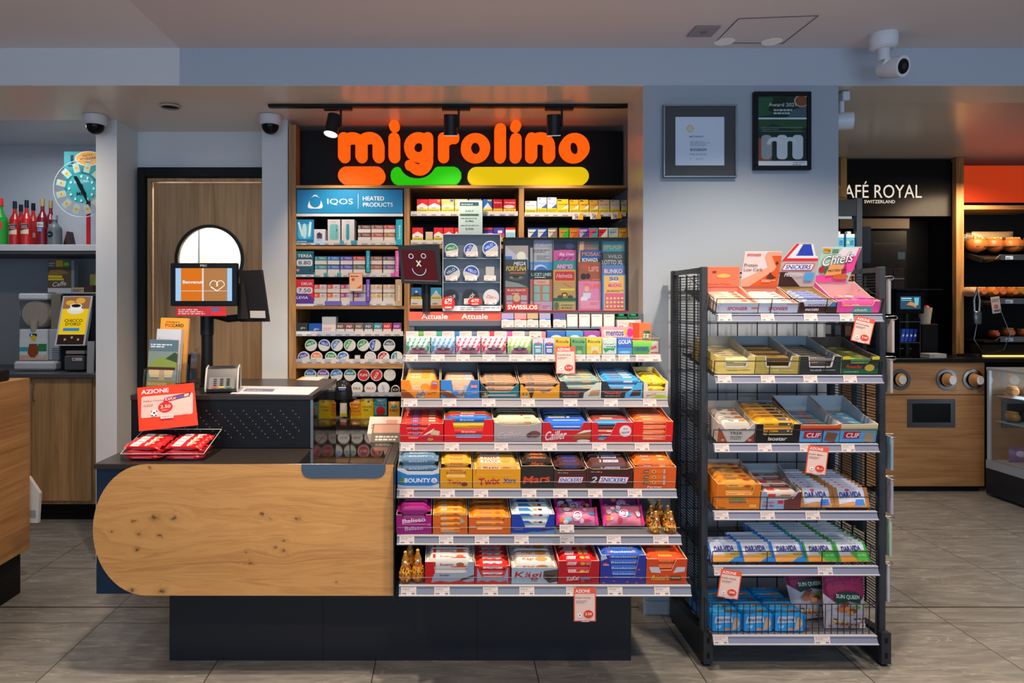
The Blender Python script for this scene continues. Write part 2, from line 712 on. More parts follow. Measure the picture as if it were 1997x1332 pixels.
b.box(WX(187, 3.71), 1.0, 3.71, 4.2, ZS + 0.001, ZC + 0.1, 'ceiling_satin')
struct('ceiling_lowered', b)
b = MB()      # wall section between the kiosk and the coffee corner, with its reveal
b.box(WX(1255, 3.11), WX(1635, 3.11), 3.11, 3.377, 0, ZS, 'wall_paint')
b.box(WX(1255, 3.11) - .0015, WX(1255, 3.11), 3.111, 3.377, 0, ZS, 'reveal_satin')
struct('wall_middle', b)
b = MB()
b.box(1.0, WX(1635, 3.11) - 0.05, 3.377, 4.4, 0, ZC, 'wall_paint')
struct('wall_middle_return', b)
b = MB(); b.box(WX(187, 3.71), WX(228, 3.71), 3.71, 5.2, 0, ZS + .002, 'wall_white'); struct('wall_left_pier', b)
b = MB()
b.box(WX(228, 3.71) - .001, WX(272, 3.96), 3.96, 4.1, 0, ZS + .002, 'wall_white')
b.box(WX(272, 3.96), WX(511, 3.7) , 3.96, 4.1, WZ(328, 3.96), ZS + .002, 'wall_white')
struct('wall_door', b)
b = MB(); b.box(WX(511, 3.7), WX(561, 3.7), 3.7, 4.2, 0, ZS + .002, 'wall_white'); struct('wall_kiosk_pier', b)
b = MB(); b.box(WX(561, 4.15), 1.0, 4.12, 4.2, 0, ZS + .002, '2a2c30'); struct('wall_kiosk_back', b)
b = MB(); b.box(-6, WX(187, 3.71) + .02, 5.05, 5.15, 0, ZC, 'alcove_paint'); struct('wall_alcove', b)
b = MB(); b.box(1.6, 6, 5.9, 6.0, 0, ZC, '101113'); struct('wall_coffee', b)
b = MB(); b.box(-6, 6, -3.1, -3, 0, ZC, 'wall_paint'); struct('wall_front', b)
b = MB(); b.box(-6, -5.9, -3, 7, 0, ZC, 'wall_white'); struct('wall_left', b)
b = MB(); b.box(5.9, 6, -3, 7, 0, ZC, 'wall_white'); struct('wall_right', b)
b = MB(); b.box(WX(1255, 3.11) - .004, WX(1635, 3.11) + .004, 3.1, 3.112, 0, 0.06, 'a9adb2~'); struct('baseboard_middle', b)

# door with round window
D = 3.94
b = MB()
fx0, fx1 = WX(272, D), WX(515, D)
zt = WZ(328, D)
b.box(fx0, fx0 + .042, D - .03, D + .12, 0, zt, '17181a', .003)
b.box(fx0 + .042, fx1, D - .03, D + .12, zt - .055, zt, '17181a', .003)
fr = struct('door_1_frame', b)
b = MB()
x0, x1, z1 = fx0 + .045, WX(520, D), zt - .058
b.box(x0, x0 + .022, D, D + .1, 0, z1, 'oak_door', .002)
b.box(x0 + .022, x1, D, D + .1, z1 - .02, z1, 'oak_door', .002)
dr = struct('door_1', b)
# leaf with a round hole
cx, cz, rr = WX(405, D), WZ(505, D), 64 * D / S
lx0, lx1, lz1 = x0 + .026, x1, z1 - .024
lf = MB()
n = 48
ring = [(cx + rr * math.cos(2 * PI * i / n), cz + rr * math.sin(2 * PI * i / n)) for i in range(n)]
def edge_pt(a):
    c_, s_ = math.cos(a), math.sin(a)
    t = 1e9
    if c_ > 1e-6: t = min(t, (lx1 - cx) / c_)
    if c_ < -1e-6: t = min(t, (lx0 - cx) / c_)
    if s_ > 1e-6: t = min(t, (lz1 - cz) / s_)
    if s_ < -1e-6: t = min(t, (0.02 - cz) / s_)
    return (cx + c_ * t, cz + s_ * t)
cor = [math.atan2(lz1 - cz, lx1 - cx), math.atan2(lz1 - cz, lx0 - cx), math.atan2(.02 - cz, lx0 - cx) % (2 * PI), math.atan2(.02 - cz, lx1 - cx) % (2 * PI)]
ang = sorted([2 * PI * i / n for i in range(n)] + cor)
vsx, fsx = [], []
for a in ang:
    e = edge_pt(a)
    vsx += [(cx + rr * math.cos(a), D + .03, cz + rr * math.sin(a)), (e[0], D + .03, e[1]), (cx + rr * math.cos(a), D + .07, cz + rr * math.sin(a))]
k = len(ang)
for i in range(k):
    j = (i + 1) % k
    fsx.append((3 * i, 3 * i + 1, 3 * j + 1, 3 * j)[::-1])
    fsx.append((3 * i, 3 * j, 3 * j + 2, 3 * i + 2)[::-1])
lf.add(vsx, fsx, 'oak_door')
lf.obj('door_leaf', parent=dr)
b = MB()
b.prism([(cx + rr * math.cos(2 * PI * i / n), D + .052, cz + rr * math.sin(2 * PI * i / n)) for i in range(n)], (0, .006, 0), 'pane')
b.obj('door_window', parent=dr)
b = MB()
for i in range(n):
    a, c = 2 * PI * i / n, 2 * PI * (i + 1) / n
    b.add([(cx + q * math.cos(t), D + y, cz + q * math.sin(t)) for t in (a, c) for q, y in ((rr - .006, .022), (rr + .012, .022), (rr + .012, .032), (rr - .006, .032))],
          [(0, 1, 5, 4), (1, 2, 6, 5), (3, 0, 4, 7)], '2b2722~')
b.obj('door_window_ring', parent=dr, smooth=40)
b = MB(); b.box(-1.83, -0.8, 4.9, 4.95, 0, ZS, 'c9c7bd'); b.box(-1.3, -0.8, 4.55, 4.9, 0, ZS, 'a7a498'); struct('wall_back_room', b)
b = MB(); b.box(-1.83, -0.7, 4.2, 5.0, ZS, ZS + .05, 'c9c7bd'); struct('ceiling_back_room', b)
light('AREA', 'back_room_lamp', (-1.5, 4.5, 2.4), 16, (1, .95, .85), 0.3)

# ---------------------------------------------------------------- ceiling fittings
def dome_camera(px, py, D, label, r=.062):
    t = thing('dome_camera', label, 'camera', (WX(px, D), D, ZS), 0, 'dome cameras under the lowered ceiling')
    b = MB(); b.lathe([(0, -.001), (r, -.001), (r, -.012), (r * .97, -.038), (r * .8, -.052), (0, -.052)], 'd4d5da~', 28); b.obj('housing', t, smooth=40)
    b = MB()
    pr = [(r * .74, -.05)] + [(r * .74 * math.cos(R(a)), -.056 - r * .72 * math.sin(R(a))) for a in (0, 15, 30, 45, 60, 75, 90)]
    b.lathe(pr, '0a0b0e!', 24); b.obj('dome', t, smooth=60)
dome_camera(186, 222, 3.62, 'white dome camera with black eye above the left white pier')
dome_camera(527, 222, 3.62, 'white dome camera with black eye above the pier beside the lit sign')

def bullet_camera(px, D, z, label, yaw, s=1.0):
    t = thing('bullet_camera', label, 'camera', (WX(px, D), D, z))
    b = MB(); b.M = Matrix.Scale(s, 4)
    b.lathe([(0, 0), (.056, 0), (.058, -.02), (.055, -.06), (.04, -.068), (0, -.068)], 'dfe2e8~', 28); b.obj('mount', t, smooth=40)
    b = MB(); b.M = Matrix.Scale(s, 4)
    b.tube([(0, 0, -.066), (0, 0, -.12)], .025, 'd6d9df~', 18); b.tube([(0, 0, -.12), (.03, -.01, -.135)], .024, 'd6d9df~', 16); b.obj('arm', t, smooth=50)
    b = MB(); b.M = Matrix.Scale(s, 4) @ Matrix.Translation((.035, 0, -.15)) @ Matrix.Rotation(R(yaw), 4, 'Z') @ Matrix.Rotation(R(12), 4, 'X')
    b.tube([(0, .05, 0), (0, .04, 0), (0, -.055, 0)], [.036, .045, .046], 'e2e4e9~', 26)
    h = b.obj('camera_head', t, smooth=50)
    b2 = MB(); b2.M = b.M
    b2.tube([(0, -.054, 0), (0, -.058, 0)], [.034, .032], '08090b!', 24)
    b2.tube([(0, -.058, 0), (0, -.06, 0)], [.014, .014], '2a3344!', 18)
    b2.obj('lens', t, smooth=40)
bullet_camera(1723, 2.95, ZC, 'white bullet camera with round black lens under the main ceiling', 22, .98)
t = thing('bullet_camera', 'small white security camera on the far side of the blue wall edge', 'camera', (WX(1637, 3.2), 3.2, WZ(190, 3.2)))
b = MB(); b.box(0, .035, -.03, .03, -.022, .022, 'ccd3dc~', .004); b.tube([(.01, 0, -.02), (.01, 0, -.075)], .012, 'ccd3dc~', 12); b.obj('mount', t)
b = MB(); b.M = Matrix.Translation((.012, 0, -.115)) @ Matrix.Rotation(R(70), 4, 'Z'); b.tube([(0, .05, 0), (0, .045, 0), (0, -.045, 0)], [.028, .04, .042], 'cfd6df~', 20); b.tube([(0, -.045, 0), (0, -.048, 0)], [.03, .03], '0c0d10!', 20); b.obj('camera_head', t, smooth=50)
# ceiling panel outline, flush lights, sensor plate, downlight
b = MB()
hx = lambda px, py: (WX(px, 1.186 * S / (CY - py)), 1.186 * S / (CY - py), ZC - .001)
def strip(p, q, w, k, mb):
    p, q = Vector(p), Vector(q); d = (q - p).normalized(); n_ = Vector((-d.y, d.x, 0)) * w / 2
    mb.prism([p - n_, q - n_, q + n_, p + n_], (0, 0, -.0015), k)
A, B_, C_, D_ = hx(1394, 83), hx(1527, 84), hx(1596, 30), hx(1440, 36)
for p, q in ((A, B_), (B_, C_), (C_, D_), (D_, A)):
    strip(p, q, .004, '6d6a6b', b)
struct('trim_1', b)
for px, lb in ((1413, 'round flush ceiling light nearer the sensor plate'), (1505, 'round flush ceiling light farther from the sensor plate')):
    p = hx(px, 81)
    b = MB(); b.lathe([(0, -.003), (.04, -.003), (.045, 0)], 'c9c6c6*0.25', 22); b.obj('ceiling_light', loc=p, label=lb, cat='light', group='flush lights by the ceiling hatch', smooth=30)
p = hx(1372, 60)
b = MB(); b.box(-.055, .055, -.055, .055, -.006, 0, '96898b~', .002); b.lathe([(0, -.009), (.014, -.009), (.018, -.006)], '7b6f71~', 16); b.obj('sensor_plate', loc=p, label='square sensor plate on the ceiling above the certificate', cat='sensor')
b = MB(); b.lathe([(0, -.001), (.05, -.001), (.055, -.006), (.045, -.012)], 'b9b0a5~', 24); b.lathe([(0, -.004), (.043, -.004)], '0d0d0d', 24)
b.obj('downlight', loc=(WX(320, 3.355), 3.43, ZS), label='round recessed downlight with dark opening in the lowered ceiling', cat='light')

# ---------------------------------------------------------------- framed pictures
def frame(px0, py0, px1, py1, kf, fw, label, items, name, D=3.085):
    t = thing(name, label, 'picture', (WX(px0, D), D, WZ(py1, D)))
    w, h = (px1 - px0) * D / S, (py1 - py0) * D / S
    b = MB()
    for a in ((0, w, 0, fw), (0, w, h - fw, h), (0, fw, fw, h - fw), (w - fw, w, fw, h - fw)):
        b.box(a[0], a[1], 0, .022, a[2], a[3], kf, .002)
    b.obj('frame', t)
    b = MB(); b.box(fw, w - fw, .008, .018, fw, h - fw, 'c9cdd6')
    b.pr((fw, .008, fw), (w - 2 * fw, 0, 0), (0, 0, h - 2 * fw), items)
    b.obj('print', t)
    b = MB(); b.poly([(fw, .004, fw), (w - fw, .004, fw), (w - fw, .004, h - fw), (fw, .004, h - fw)], 'pane'); b.obj('glass', t)
frame(1294, 203, 1438, 346, '8f9a9f%', .009, 'square framed certificate with dark mat on the blue wall',
      [('r', 0, 0, 1, 1, '4a474b'), ('r', .15, .15, .85, .85, 'dfe2ef'), ('e', .36, .68, .055, .055, 'e6c277', 7), ('e', .36, .68, .035, .035, 'd8d5d6', 12),
       ('t', 'BEST SERVICE', .45, .565, .2, .024, '4d4f5c'), ('s', .36, .43, .66, .51, 4, 'b9bccb'), ('s', .36, .36, .6, .4, 2, '6d7080'), ('s', .35, .3, .6, .33, 1, 'b9bccb'),
       ('t', 'f  ph', .45, .24, .2, .025, '9a9db0', 0, .3, 0)], 'framed_certificate')
frame(1471, 178, 1583, 331, '111318~', .020, 'black framed award poster with big letter on the blue wall',
      [('r', 0, 0, 1, 1, '20362f'), ('p', [(0, .7), (.35, .75), (.3, .98), (0, .98)], '1f5a3a'), ('p', [(.2, .8), (.5, .7), (.6, .98), (.35, .98)], '16301f'), ('p', [(.6, .68), (1, .68), (1, .85), (.7, .8)], '4b5f68'),
       ('e', .9, .93, .16, .09, 'b7a893'), ('e', .9, .93, .13, .075, '8c4a2a'), ('r', 0, .665, 1, .69, 'd5dbe2'), ('p', [(0, .5), (.3, .6), (.8, .5), (1, .55), (1, .66), (0, .66)], '27502f'),
       ('p', [(0, .07), (.28, .07), (.3, .35), (0, .4)], 'a4522f'), ('t', 'Award 2021', .5, .875, .56, .05, 'e8ecf0', 0, 0, 0), ('s', .32, .74, .7, .83, 2, 'b9c4c6'),
       ('r', .06, .545, .92, .55, '9fb3a8'), ('r', .06, .49, .92, .495, '9fb3a8'), ('t', 'migrolino Award', .25, .52, .34, .025, '9fb3a8', 0, 0, 0),
       ('g', .06, .09, .28, .44, .018, 'c9ccd0'), ('g', .38, .09, .60, .44, .018, 'c3cdd6'), ('g', .70, .09, .92, .44, .018, 'bcc8d2'),
       ('a', .33, .30, .0165, .0185, 0, 180, 'c9d0d8'), ('a', .65, .30, .0165, .0185, 0, 180, 'c3cdd6'),
       ('r', 0, 0, 1, .065, 'dcdfe6'), ('t', 'migrolino', .83, .04, .24, .025, '222'), ('s', .7, .008, .95, .022, 1, '333')], 'framed_poster')
# ================================================================ tobacco wall unit
DU = 3.7
t = thing('wall_shelving', 'tall oak wall shelving unit with tobacco under the lit sign', 'shelving', (0, 0, 0))
ux0, ux1 = WX(563, DU), 0.99
def uz(py): return WZ(py, DU)
b = MB(); b.box(ux0, ux0 + .04, DU, 4.1, 0.0, uz(243), 'oak_v', .001); b.obj('upright', t)
b = MB(); b.box(WX(788, DU), WX(799, DU), DU + .002, 4.08, 0.7, uz(367), 'oak_v', .001); b.obj('upright', t)
b = MB(); b.box(WX(1012, DU), WX(1022, DU), DU + .002, 4.08, 0.7, uz(367), 'oak_v', .001); b.obj('upright', t)
b = MB(); b.box(ux0 + .04, ux1, DU + .001, 4.1, uz(367), uz(361.2), 'oak_h', .001); b.obj('top_board', t)
b = MB(); b.box(ux0 + .04, ux1, 3.80, 3.81, uz(358), uz(243) - .01, '101214'); b.obj('sign_backboard', t)
b = MB(); b.box(ux0 + .04, ux1, 4.085, 4.1, .7, uz(367), '141618'); b.obj('back_board', t)
for (a, c, y0, y1, nm) in ((577, 788, 480, 486, 'x'), (577, 788, 597, 603, 'x'), (577, 788, 709, 719, 'x'), (799, 1012, 477, 485, 'x'), (799, 1012, 595, 602, 'x'), (1022, 1224, 477, 485, 'x'), (1022, 1224, 595, 602, 'x')):
    b = MB(); b.box(WX(a, DU), min(WX(c, DU), ux1), DU + .003, 4.08, uz(y1), uz(y0), 'oak_h', .001); b.obj('shelf_board', t)
for (a, c, y, k) in ((799, 1012, 421, '3a3f45~'), (1022, 1222, 423, '3a3f45~'), (577, 788, 541, '30343a~'), (577, 788, 656, 'b9c0c8~'), (577, 788, 773, 'b9c0c8~')):
    b = MB(); b.box(WX(a, DU) + .002, min(WX(c, DU), ux1), DU + .012, 4.08, uz(y), uz(y) + .008, k); b.obj('shelf_panel', t)
b = MB(); b.box(ux0 + .04, ux1, DU + .01, 4.08, .62, .7, 'oak_h', .002); b.box(ux0 + .04, ux1, DU + .03, 4.08, 0, .62, '2a2724'); b.obj('base_cupboard', t)

# lit sign: rounded letters on pins, coloured bars below
DS = 3.70
OR, GR, YE = 'ff5c08*0.8', '2fd008*0.6', 'dcb80a*0.8'
def SP(px, py): return ((px - CX) * DS / S, EYE - (py - CY) * DS / S)
sgn = thing('shop_sign', 'lit orange lettering sign with coloured rounded bars below on black board', 'sign', (WX(905, DS), DS, uz(300)))
sgn_loc = Vector((WX(905, DS), DS, uz(300)))
TH = .05
def sign_part(name, shapes, k):
    """union of filled outlines given in photo pixels; each outline extruded TH deep with a small bevel lip"""
    b = MB()
    b.M = Matrix.Translation(-sgn_loc)
    for i, pts in enumerate(shapes):
        q = [SP(*p) for p in pts]
        y = DS - .0002 * i
        b.prism([(a, y, c) for a, c in q], (0, TH, 0), k)
    return b.obj(name, sgn)
def stad(cx, y0, y1, r):
    pts = [(cx + r * math.cos(R(a)), y0 + r - r * math.sin(R(a))) for a in range(0, 181, 12)]
    return pts + [(cx + r * math.cos(R(a)), y1 - r - r * math.sin(R(a))) for a in range(180, 361, 12)]
def hstad(x0, x1, y0, y1):
    r = (y1 - y0) / 2; cy_ = (y0 + y1) / 2
    return [(x1 - r + r * math.cos(R(a)), cy_ - r * math.sin(R(a))) for a in range(-90, 91, 10)] + [(x0 + r + r * math.cos(R(a)), cy_ - r * math.sin(R(a))) for a in range(90, 271, 10)]
def band(cx, cy, ro, ri, a0, a1, ryo=None, ryi=None, n=26):
    """ring sector outlines as one ribbon of quads"""
    ryo, ryi = ryo or ro, ryi or ri
    out = []
    for i in range(n):
        t0, t1 = R(a0 + (a1 - a0) * i / n), R(a0 + (a1 - a0) * (i + 1) / n)
        out.append([(cx + ro * math.cos(t0), cy - ryo * math.sin(t0)), (cx + ro * math.cos(t1), cy - ryo * math.sin(t1)), (cx + ri * math.cos(t1), cy - ryi * math.sin(t1)), (cx + ri * math.cos(t0), cy - ryi * math.sin(t0))])
    return out
def circ(cx, cy, r): return [(cx + r * math.cos(R(a)), cy - r * math.sin(R(a))) for a in range(0, 360, 12)]
def arch(xl, xr, top=257.5, base=285, w=21):
    cx_ = (xl + xr) / 2; ro = (xr - xl) / 2 + w / 2
    return band(cx_, base, ro, ro - w + 1, 0, 180, base - top, base - top - 20)
sign_part('letter_m', [stad(670, 257.5, 315, 11), stad(704, 270, 315, 11), stad(737.5, 272, 315, 11)] + arch(670, 704, 258, 282) + arch(704, 737.5, 258, 282), OR)
sign_part('letter_i', [stad(768.5, 258, 315, 11), circ(768.5, 244, 10.3)], OR)
sign_part('letter_g', band(816, 286, 28.2, 8.6, 0, 360, 28.4, 11) + [stad(834, 258, 312, 10.8)] + band(818, 309, 26.8, 5.5, -92, 0, 31, 8) + band(818, 313, 26.8, 12, -90, -150, 27, 8) + [circ(798.5, 322, 9)], OR)
sign_part('letter_r', [stad(865, 258, 315, 11)] + band(884, 287, 29.5, 10, 84, 180, 29.5, 10) + [circ(886, 267.5, 10)], OR)
sign_part('letter_o', band(927.5, 287.5, 28.8, 8.8, 0, 360, 28.2, 13.2), OR)
sign_part('letter_l', [stad(976, 240, 315.5, 11)], OR)
sign_part('letter_i', [stad(1006.3, 259, 315.5, 11), circ(1006.4, 244.3, 10.3)], OR)
sign_part('letter_n', [stad(1037, 258, 315.5, 11), stad(1071.8, 275, 315.5, 11)] + arch(1037, 1071.8, 258, 284), OR)
sign_part('letter_o', band(1121, 287.5, 29, 8.6, 0, 360, 28.4, 13.2), OR)
sign_part('orange_bar', [hstad(659, 750.5, 324.5, 359)], OR)
gp = [(886, 325), (893, 328), (899, 336), (900, 345), (896, 353), (889, 359), (776, 359), (768, 356), (763, 350), (761.5, 342), (763, 334), (768, 327.5), (776, 325)]
gp += [(781, 328), (785, 335), (791, 341), (799, 345.5), (809, 347.6), (819, 347.8), (829, 345.5), (837, 341), (843, 335), (848, 328), (853, 325)]
sign_part('green_bar', [gp], GR)
sign_part('yellow_bar', [hstad(912, 1148.5, 325.5, 360.5)], YE)
for px, y in [(p, 300) for p in (670, 768, 865, 927, 1006, 1072, 1121)] + [(704, 345), (830, 345), (1030, 345)]:
    b = MB(); b.M = Matrix.Translation(-sgn_loc); b.box(WX(px, DS) - .006, WX(px, DS) + .006, DS + .048, 3.8, uz(y), uz(y - 5), '333'); b.obj('standoff_pin', sgn)

# track and spotlights
t = thing('light_track', 'long black light track under the ceiling in front of the sign', 'track', (0, 0, 0))
DT = 3.42
tz = WZ(210, DT)
b = MB(); b.box(WX(524, DT), WX(1224, DT) - .0, DT - .017, DT + .017, tz, tz + .034, '1c1a1a~', .002); b.obj('rail', t)
b = MB(); b.box(WX(530, DT), WX(1218, DT), DT - .006, DT + .006, tz + .034, ZS + .001, '1c1a1a~'); b.obj('ceiling_mount', t)
for px, ry, lab in ((649, 10, 'black track spotlight hanging left of the sign, reflector lit'), (879, 0, 'black track spotlight hanging in front of the sign letter r'), (1080, -2, 'black track spotlight hanging in front of the sign letter n')):
    x = WX(px, DT)
    sp = thing('spotlight', lab, 'spotlight', (x, DT, tz), 0, 'spotlights on the black track')
    b = MB(); b.box(-.045, .1, -.014, .014, -.014, -.001, '1b1b1c~', .002); b.obj('adapter', sp)
    b = MB(); b.box(.036, .046, -.008, .008, -.1, -.013, '1b1b1c~', .001); b.ball((.04, -.01, -.098), .006, '1b1b1c~', 8, 6); b.obj('arm', sp)
    b = MB(); b.M = Matrix.Translation((0, 0, -.088)) @ Matrix.Rotation(R(ry), 4, 'Y') @ Matrix.Rotation(R(14 if ry < 5 else -12), 4, 'X')
    b.tube([(0, 0, .052), (0, 0, .05), (0, 0, -.052)], [.032, .036, .036], '222226~', 26)
    hd = b.obj('lamp_head', sp, smooth=40)
    b2 = MB(); b2.M = b.M
    b2.lathe([(.036, -.052), (.034, -.056), (.02, -.0535), (0, -.053)], 'd9d6d0*1.2' if px == 649 else 'cfc9bf*0.6', 24)
    b2.obj('reflector', sp, smooth=40)
    light('SPOT', 'spotlight_beam', (x, DT + .0, tz - .16), 15, (1, .78, .55), .03, (x + .1, 3.85, 1.3), 95, .8)
for x in (-.4, .35):
    light('SPOT', 'spotlight_beam', (x, DT - .05, tz - .16), 14, (1, .80, .58), .03, (x, 2.9, .9), 100, .8)


# ---------------------------------------------------------------- goods on the wall unit
def tickets_strip(px0, px1, y0, y1, D, label, segs=(), base='cfc9c4', name='price_strip'):
    w = (px1 - px0) * D / S; h = (y1 - y0) * D / S
    b = MB(); b.box(0, w, 0, .004, 0, h, base + '~')
    items = [('r', a, .02, c, .98, k) for a, c, k in segs]
    n = max(2, int((px1 - px0) / 18))
    items += [('s', (i + .1) / n, .15, (i + .8) / n, .5, 1, '77737a') for i in range(n)]
    b.pr((0, 0, 0), (w, 0, 0), (0, 0, h), items)
    return b.obj(name, loc=(WX(px0, D), D, WZ(y1, D)), label=label, cat='price strip', group='price strips on the oak wall unit')
tickets_strip(577, 776, 469, 478, 3.706, 'white price strip under the grey heated tobacco boxes, top left bay', ((.17, .3, 'b9d2e8'), (.43, .47, '3a9bb0'), (.54, .6, '2f93ad')))
tickets_strip(577, 778, 532, 540, 3.706, 'white and teal price strip under the middle row of small packs', ((.17, .19, '4aa7a4'), (.27, .31, '35a3a3'), (.4, .44, '35a3a3'), (.51, .54, '35a3a3'), (.92, 1, 'e05cb4')))
tickets_strip(577, 771, 587, 596, 3.706, 'white and violet price strip under the pale small packs', ((.29, .46, '6a5ec0'), (.54, .74, '6a5ec0')))
tickets_strip(577, 786, 646, 655, 3.706, 'clear price strip in front of the short coloured sticks packs', ((0, .14, 'e1e1e4'), (.2, .55, 'b9bdca')))
tickets_strip(801, 1010, 412, 421, 3.706, 'price strip below the upper red and white cigarette packs')
tickets_strip(801, 862, 468, 476, 3.706, 'price strip below the lower red and white cigarette packs')
tickets_strip(801, 862, 583, 595, 3.706, 'price strip below the packs with mountain picture')
tickets_strip(1023, 1221, 414, 422, 3.706, 'price strip below the upper yellow and white cigarette packs')

def boxthing(name, px0, px1, y0, y1, D, depth, k, items, label, cat, group=None, c=.0008, top=None, dz=0.0):
    """a closed carton standing with its printed front at depth D"""
    w, h = (px1 - px0) * D / S, (y1 - y0) * D / S
    b = MB(); b.box(0, w, 0, depth, 0, h, k, c)
    b.pr((0, 0, 0), (w, 0, 0), (0, 0, h), items)
    if top:
        b.pr((0, 0, h), (w, 0, 0), (0, depth, 0), top)
    return b.obj(name, loc=(WX(px0, D), D, WZ(y1, D) + dz), label=label, cat=cat, group=group)

D = 3.705
boxthing('header_panel', 578, 786, 369, 422, D, .012, '1183bd~', [
    ('r', 0, 0, 1, .1, 'd5dbe2'), ('r', 0, .1, 1, .13, '0c5f8c'),
    ('t', 'IQOS', .41, .53, .24, .24, 'e3edf4', 0, 0, 0), ('r', .577, .28, .581, .82, 'cfe4f0'), ('t', 'HEATED', .723, .66, .2, .15, 'e3edf4', 0, 0, .02), ('t', 'PRODUCTS', .765, .43, .28, .15, 'e3edf4', 0, 0, .02),
    ('p', [(.105, .36), (.115, .3), (.14, .285), (.21, .285), (.238, .3), (.248, .36), (.24, .5), (.215, .68), (.19, .79), (.165, .79), (.14, .68), (.115, .5)], 'e3edf4'),
    ('e', .1775, .53, .052, .21, '1183bd')], 'blue header panel for heated products above the top left bay', 'sign', c=.004)
boxthing('picture_panel', 577, 612, 428, 473, D, .01, '0b84bb~', [('r', 0, 0, 1, .12, '0a6f9f'), ('g', .12, .15, .88, .8, .02, '46b9dc'), ('e', .48, .5, .13, .33, 'bfe6f0'), ('p', [(.1, .85), (.2, .9), (.42, .3), (.33, .25)], 'dff1f6'), ('p', [(.68, .25), (.8, .28), (.88, .88), (.76, .9)], 'dff1f6'), ('s', .05, .03, .95, .09, 1, 'cfe6ee')], 'blue picture panel with white devices on the top left bay', 'sign', c=.002)
boxthing('device_box', 612, 634, 447, 470, D + .01, .09, 'd7d4dc', [('r', .25, .2, .75, .62, '5c5678'), ('p', [(.3, .65), (.5, .75), (.7, .6), (.6, .3), (.4, .35)], '3a3a4c'), ('r', .25, .05, .75, .18, 'b9b9da')], 'small white box with dark stick picture, top left bay', 'box')
boxthing('device_box', 639, 663.5, 428, 470, D + .01, .1, 'c7c4cc', [('g', .18, .05, .86, .78, .012, '6fb7b7'), ('r', .68, .1, .72, .76, '3c8f94'), ('e', .72, .5, .04, .06, '20555c'), ('s', .3, .88, .7, .92, 1, '9a98a2')], 'grey box with wide teal device picture, top left bay', 'box')
boxthing('device_box', 666, 691, 428, 470, D + .01, .1, 'c7c4cc', [('g', .34, .05, .62, .8, .012, '3f9fae'), ('r', .44, .1, .47, .76, '6cc0c8'), ('s', .3, .88, .7, .92, 1, '9a98a2')], 'grey box with slim teal device picture, top left bay', 'box')
def sticks(px0, px1, y0, y1, k, k2, label, txt='TEREA', grp='flat packs of tobacco sticks', kb='d9cfca'):
    boxthing('stick_pack', px0, px1, y0, y1, D + .01, .08, kb, [('r', 0, .5, 1, 1, k), ('r', .55, .5, 1, .62, k2), ('t', txt, .62, .76, .6, .26, 'e0d2cc', 0, 0, 0), ('a', .14, .76, .004, .0025, 40, 330, 'e0d2cc')], label, 'pack', grp)
cols_ = [(698, 723, '54423f', 'dark brown'), (724.5, 747.5, '7a4744', 'maroon'), (749, 771, 'b53a3a', 'red')]
for (a, c, k, n_) in cols_: sticks(a, c, 439, 454, k, k, f'{n_} stick pack, upper row of the top left bay')
for (a, c, k, n_) in [(698, 723, '5c3a33', 'brown'), (724.5, 747.5, 'a84a2f', 'rust'), (749, 771, 'a56a1c', 'ochre')]: sticks(a, c, 454.5, 470, k, k, f'{n_} stick pack, lower row of the top left bay')
def divider(px0, px1, y0, y1, k, txt, label):
    boxthing('shelf_divider', px0, px1, y0, y1, D - .008, .015, k + '~', [('t', txt, .5, .5, (y1 - y0) / (px1 - px0) * .55, .1 * (px1 - px0) / (y1 - y0) * 4, 'e6eef0', 90, 0, 0)], label, 'divider', c=.001)
divider(772, 785, 428, 478, '10a0b8', 'Sienna', 'tall teal divider at the right end of the top left bay')
boxthing('price_sign', 576, 612, 490, 540, D, .01, '12505f~', [('r', 0, 0, 1, .09, 'd9d9dc'), ('p', [(0, .7), (1, .95), (1, 1), (0, 1)], '1c6f78'), ('t', 'TEREA', .52, .82, .78, .12, 'e6eef0'), ('g', .07, .42, .93, .68, .011, 'd8dde2'), ('t', '8.80', .5, .55, .66, .15, '23343c', 0, 0, .01), ('e', .14, .26, .09, .06, 'd98a98', 8), ('e', .8, .26, .07, .05, '0d3a48', 3)], 'dark teal price sign reading 8.80 on the oak unit', 'sign', c=.002)
boxthing('price_sign', 576, 612, 545, 597, D, .01, 'd8202c~', [('r', 0, 0, 1, .09, 'd9d9dc'), ('p', [(0, .09), (1, .09), (1, .3), (0, .72)], '5a3796'), ('t', 'DELIA', .62, .84, .58, .1, 'e9e4ea'), ('g', .07, .47, .93, .71, .011, 'd8d2da'), ('t', '7.50', .5, .59, .66, .14, '2b2a38', 0, 0, .01), ('t', 'LEVIA', .38, .32, .62, .1, 'e9e4ea')], 'red and violet price sign reading 7.50 on the oak unit', 'sign', c=.002)
for i, (a, c, k1, n1, k2, n2) in enumerate([(614, 637, '1b8a96', 'teal', '1b8a96', 'teal'), (639, 662, '1569b4', 'blue', '1569b4', 'blue'), (664, 687.5, '4a48a8', 'indigo', '3f4bb0', 'indigo'), (689, 712, 'c03c3a', 'red', '5a6b58', 'grey-green'), (722, 745, '8e5a52', 'rust and grey', '9c5a3c', 'rust and brown'), (747, 770, '62506e', 'violet-grey', '5f5488', 'violet')]):
    sticks(a, c, 500, 516, k1, k1, f'{n1} stick pack beside the 8.80 sign, top row, column {i + 1}')
    sticks(a, c, 517, 533, k2, k2, f'{n2} stick pack beside the 8.80 sign, bottom row, column {i + 1}')
divider(714, 721, 489, 531, '10a0b8', 'Terra', 'thin teal divider between the small packs, middle left bay')
divider(771, 778, 489, 540, 'd95cb4', 'Fruit', 'pink divider at the right end of the middle left bay')
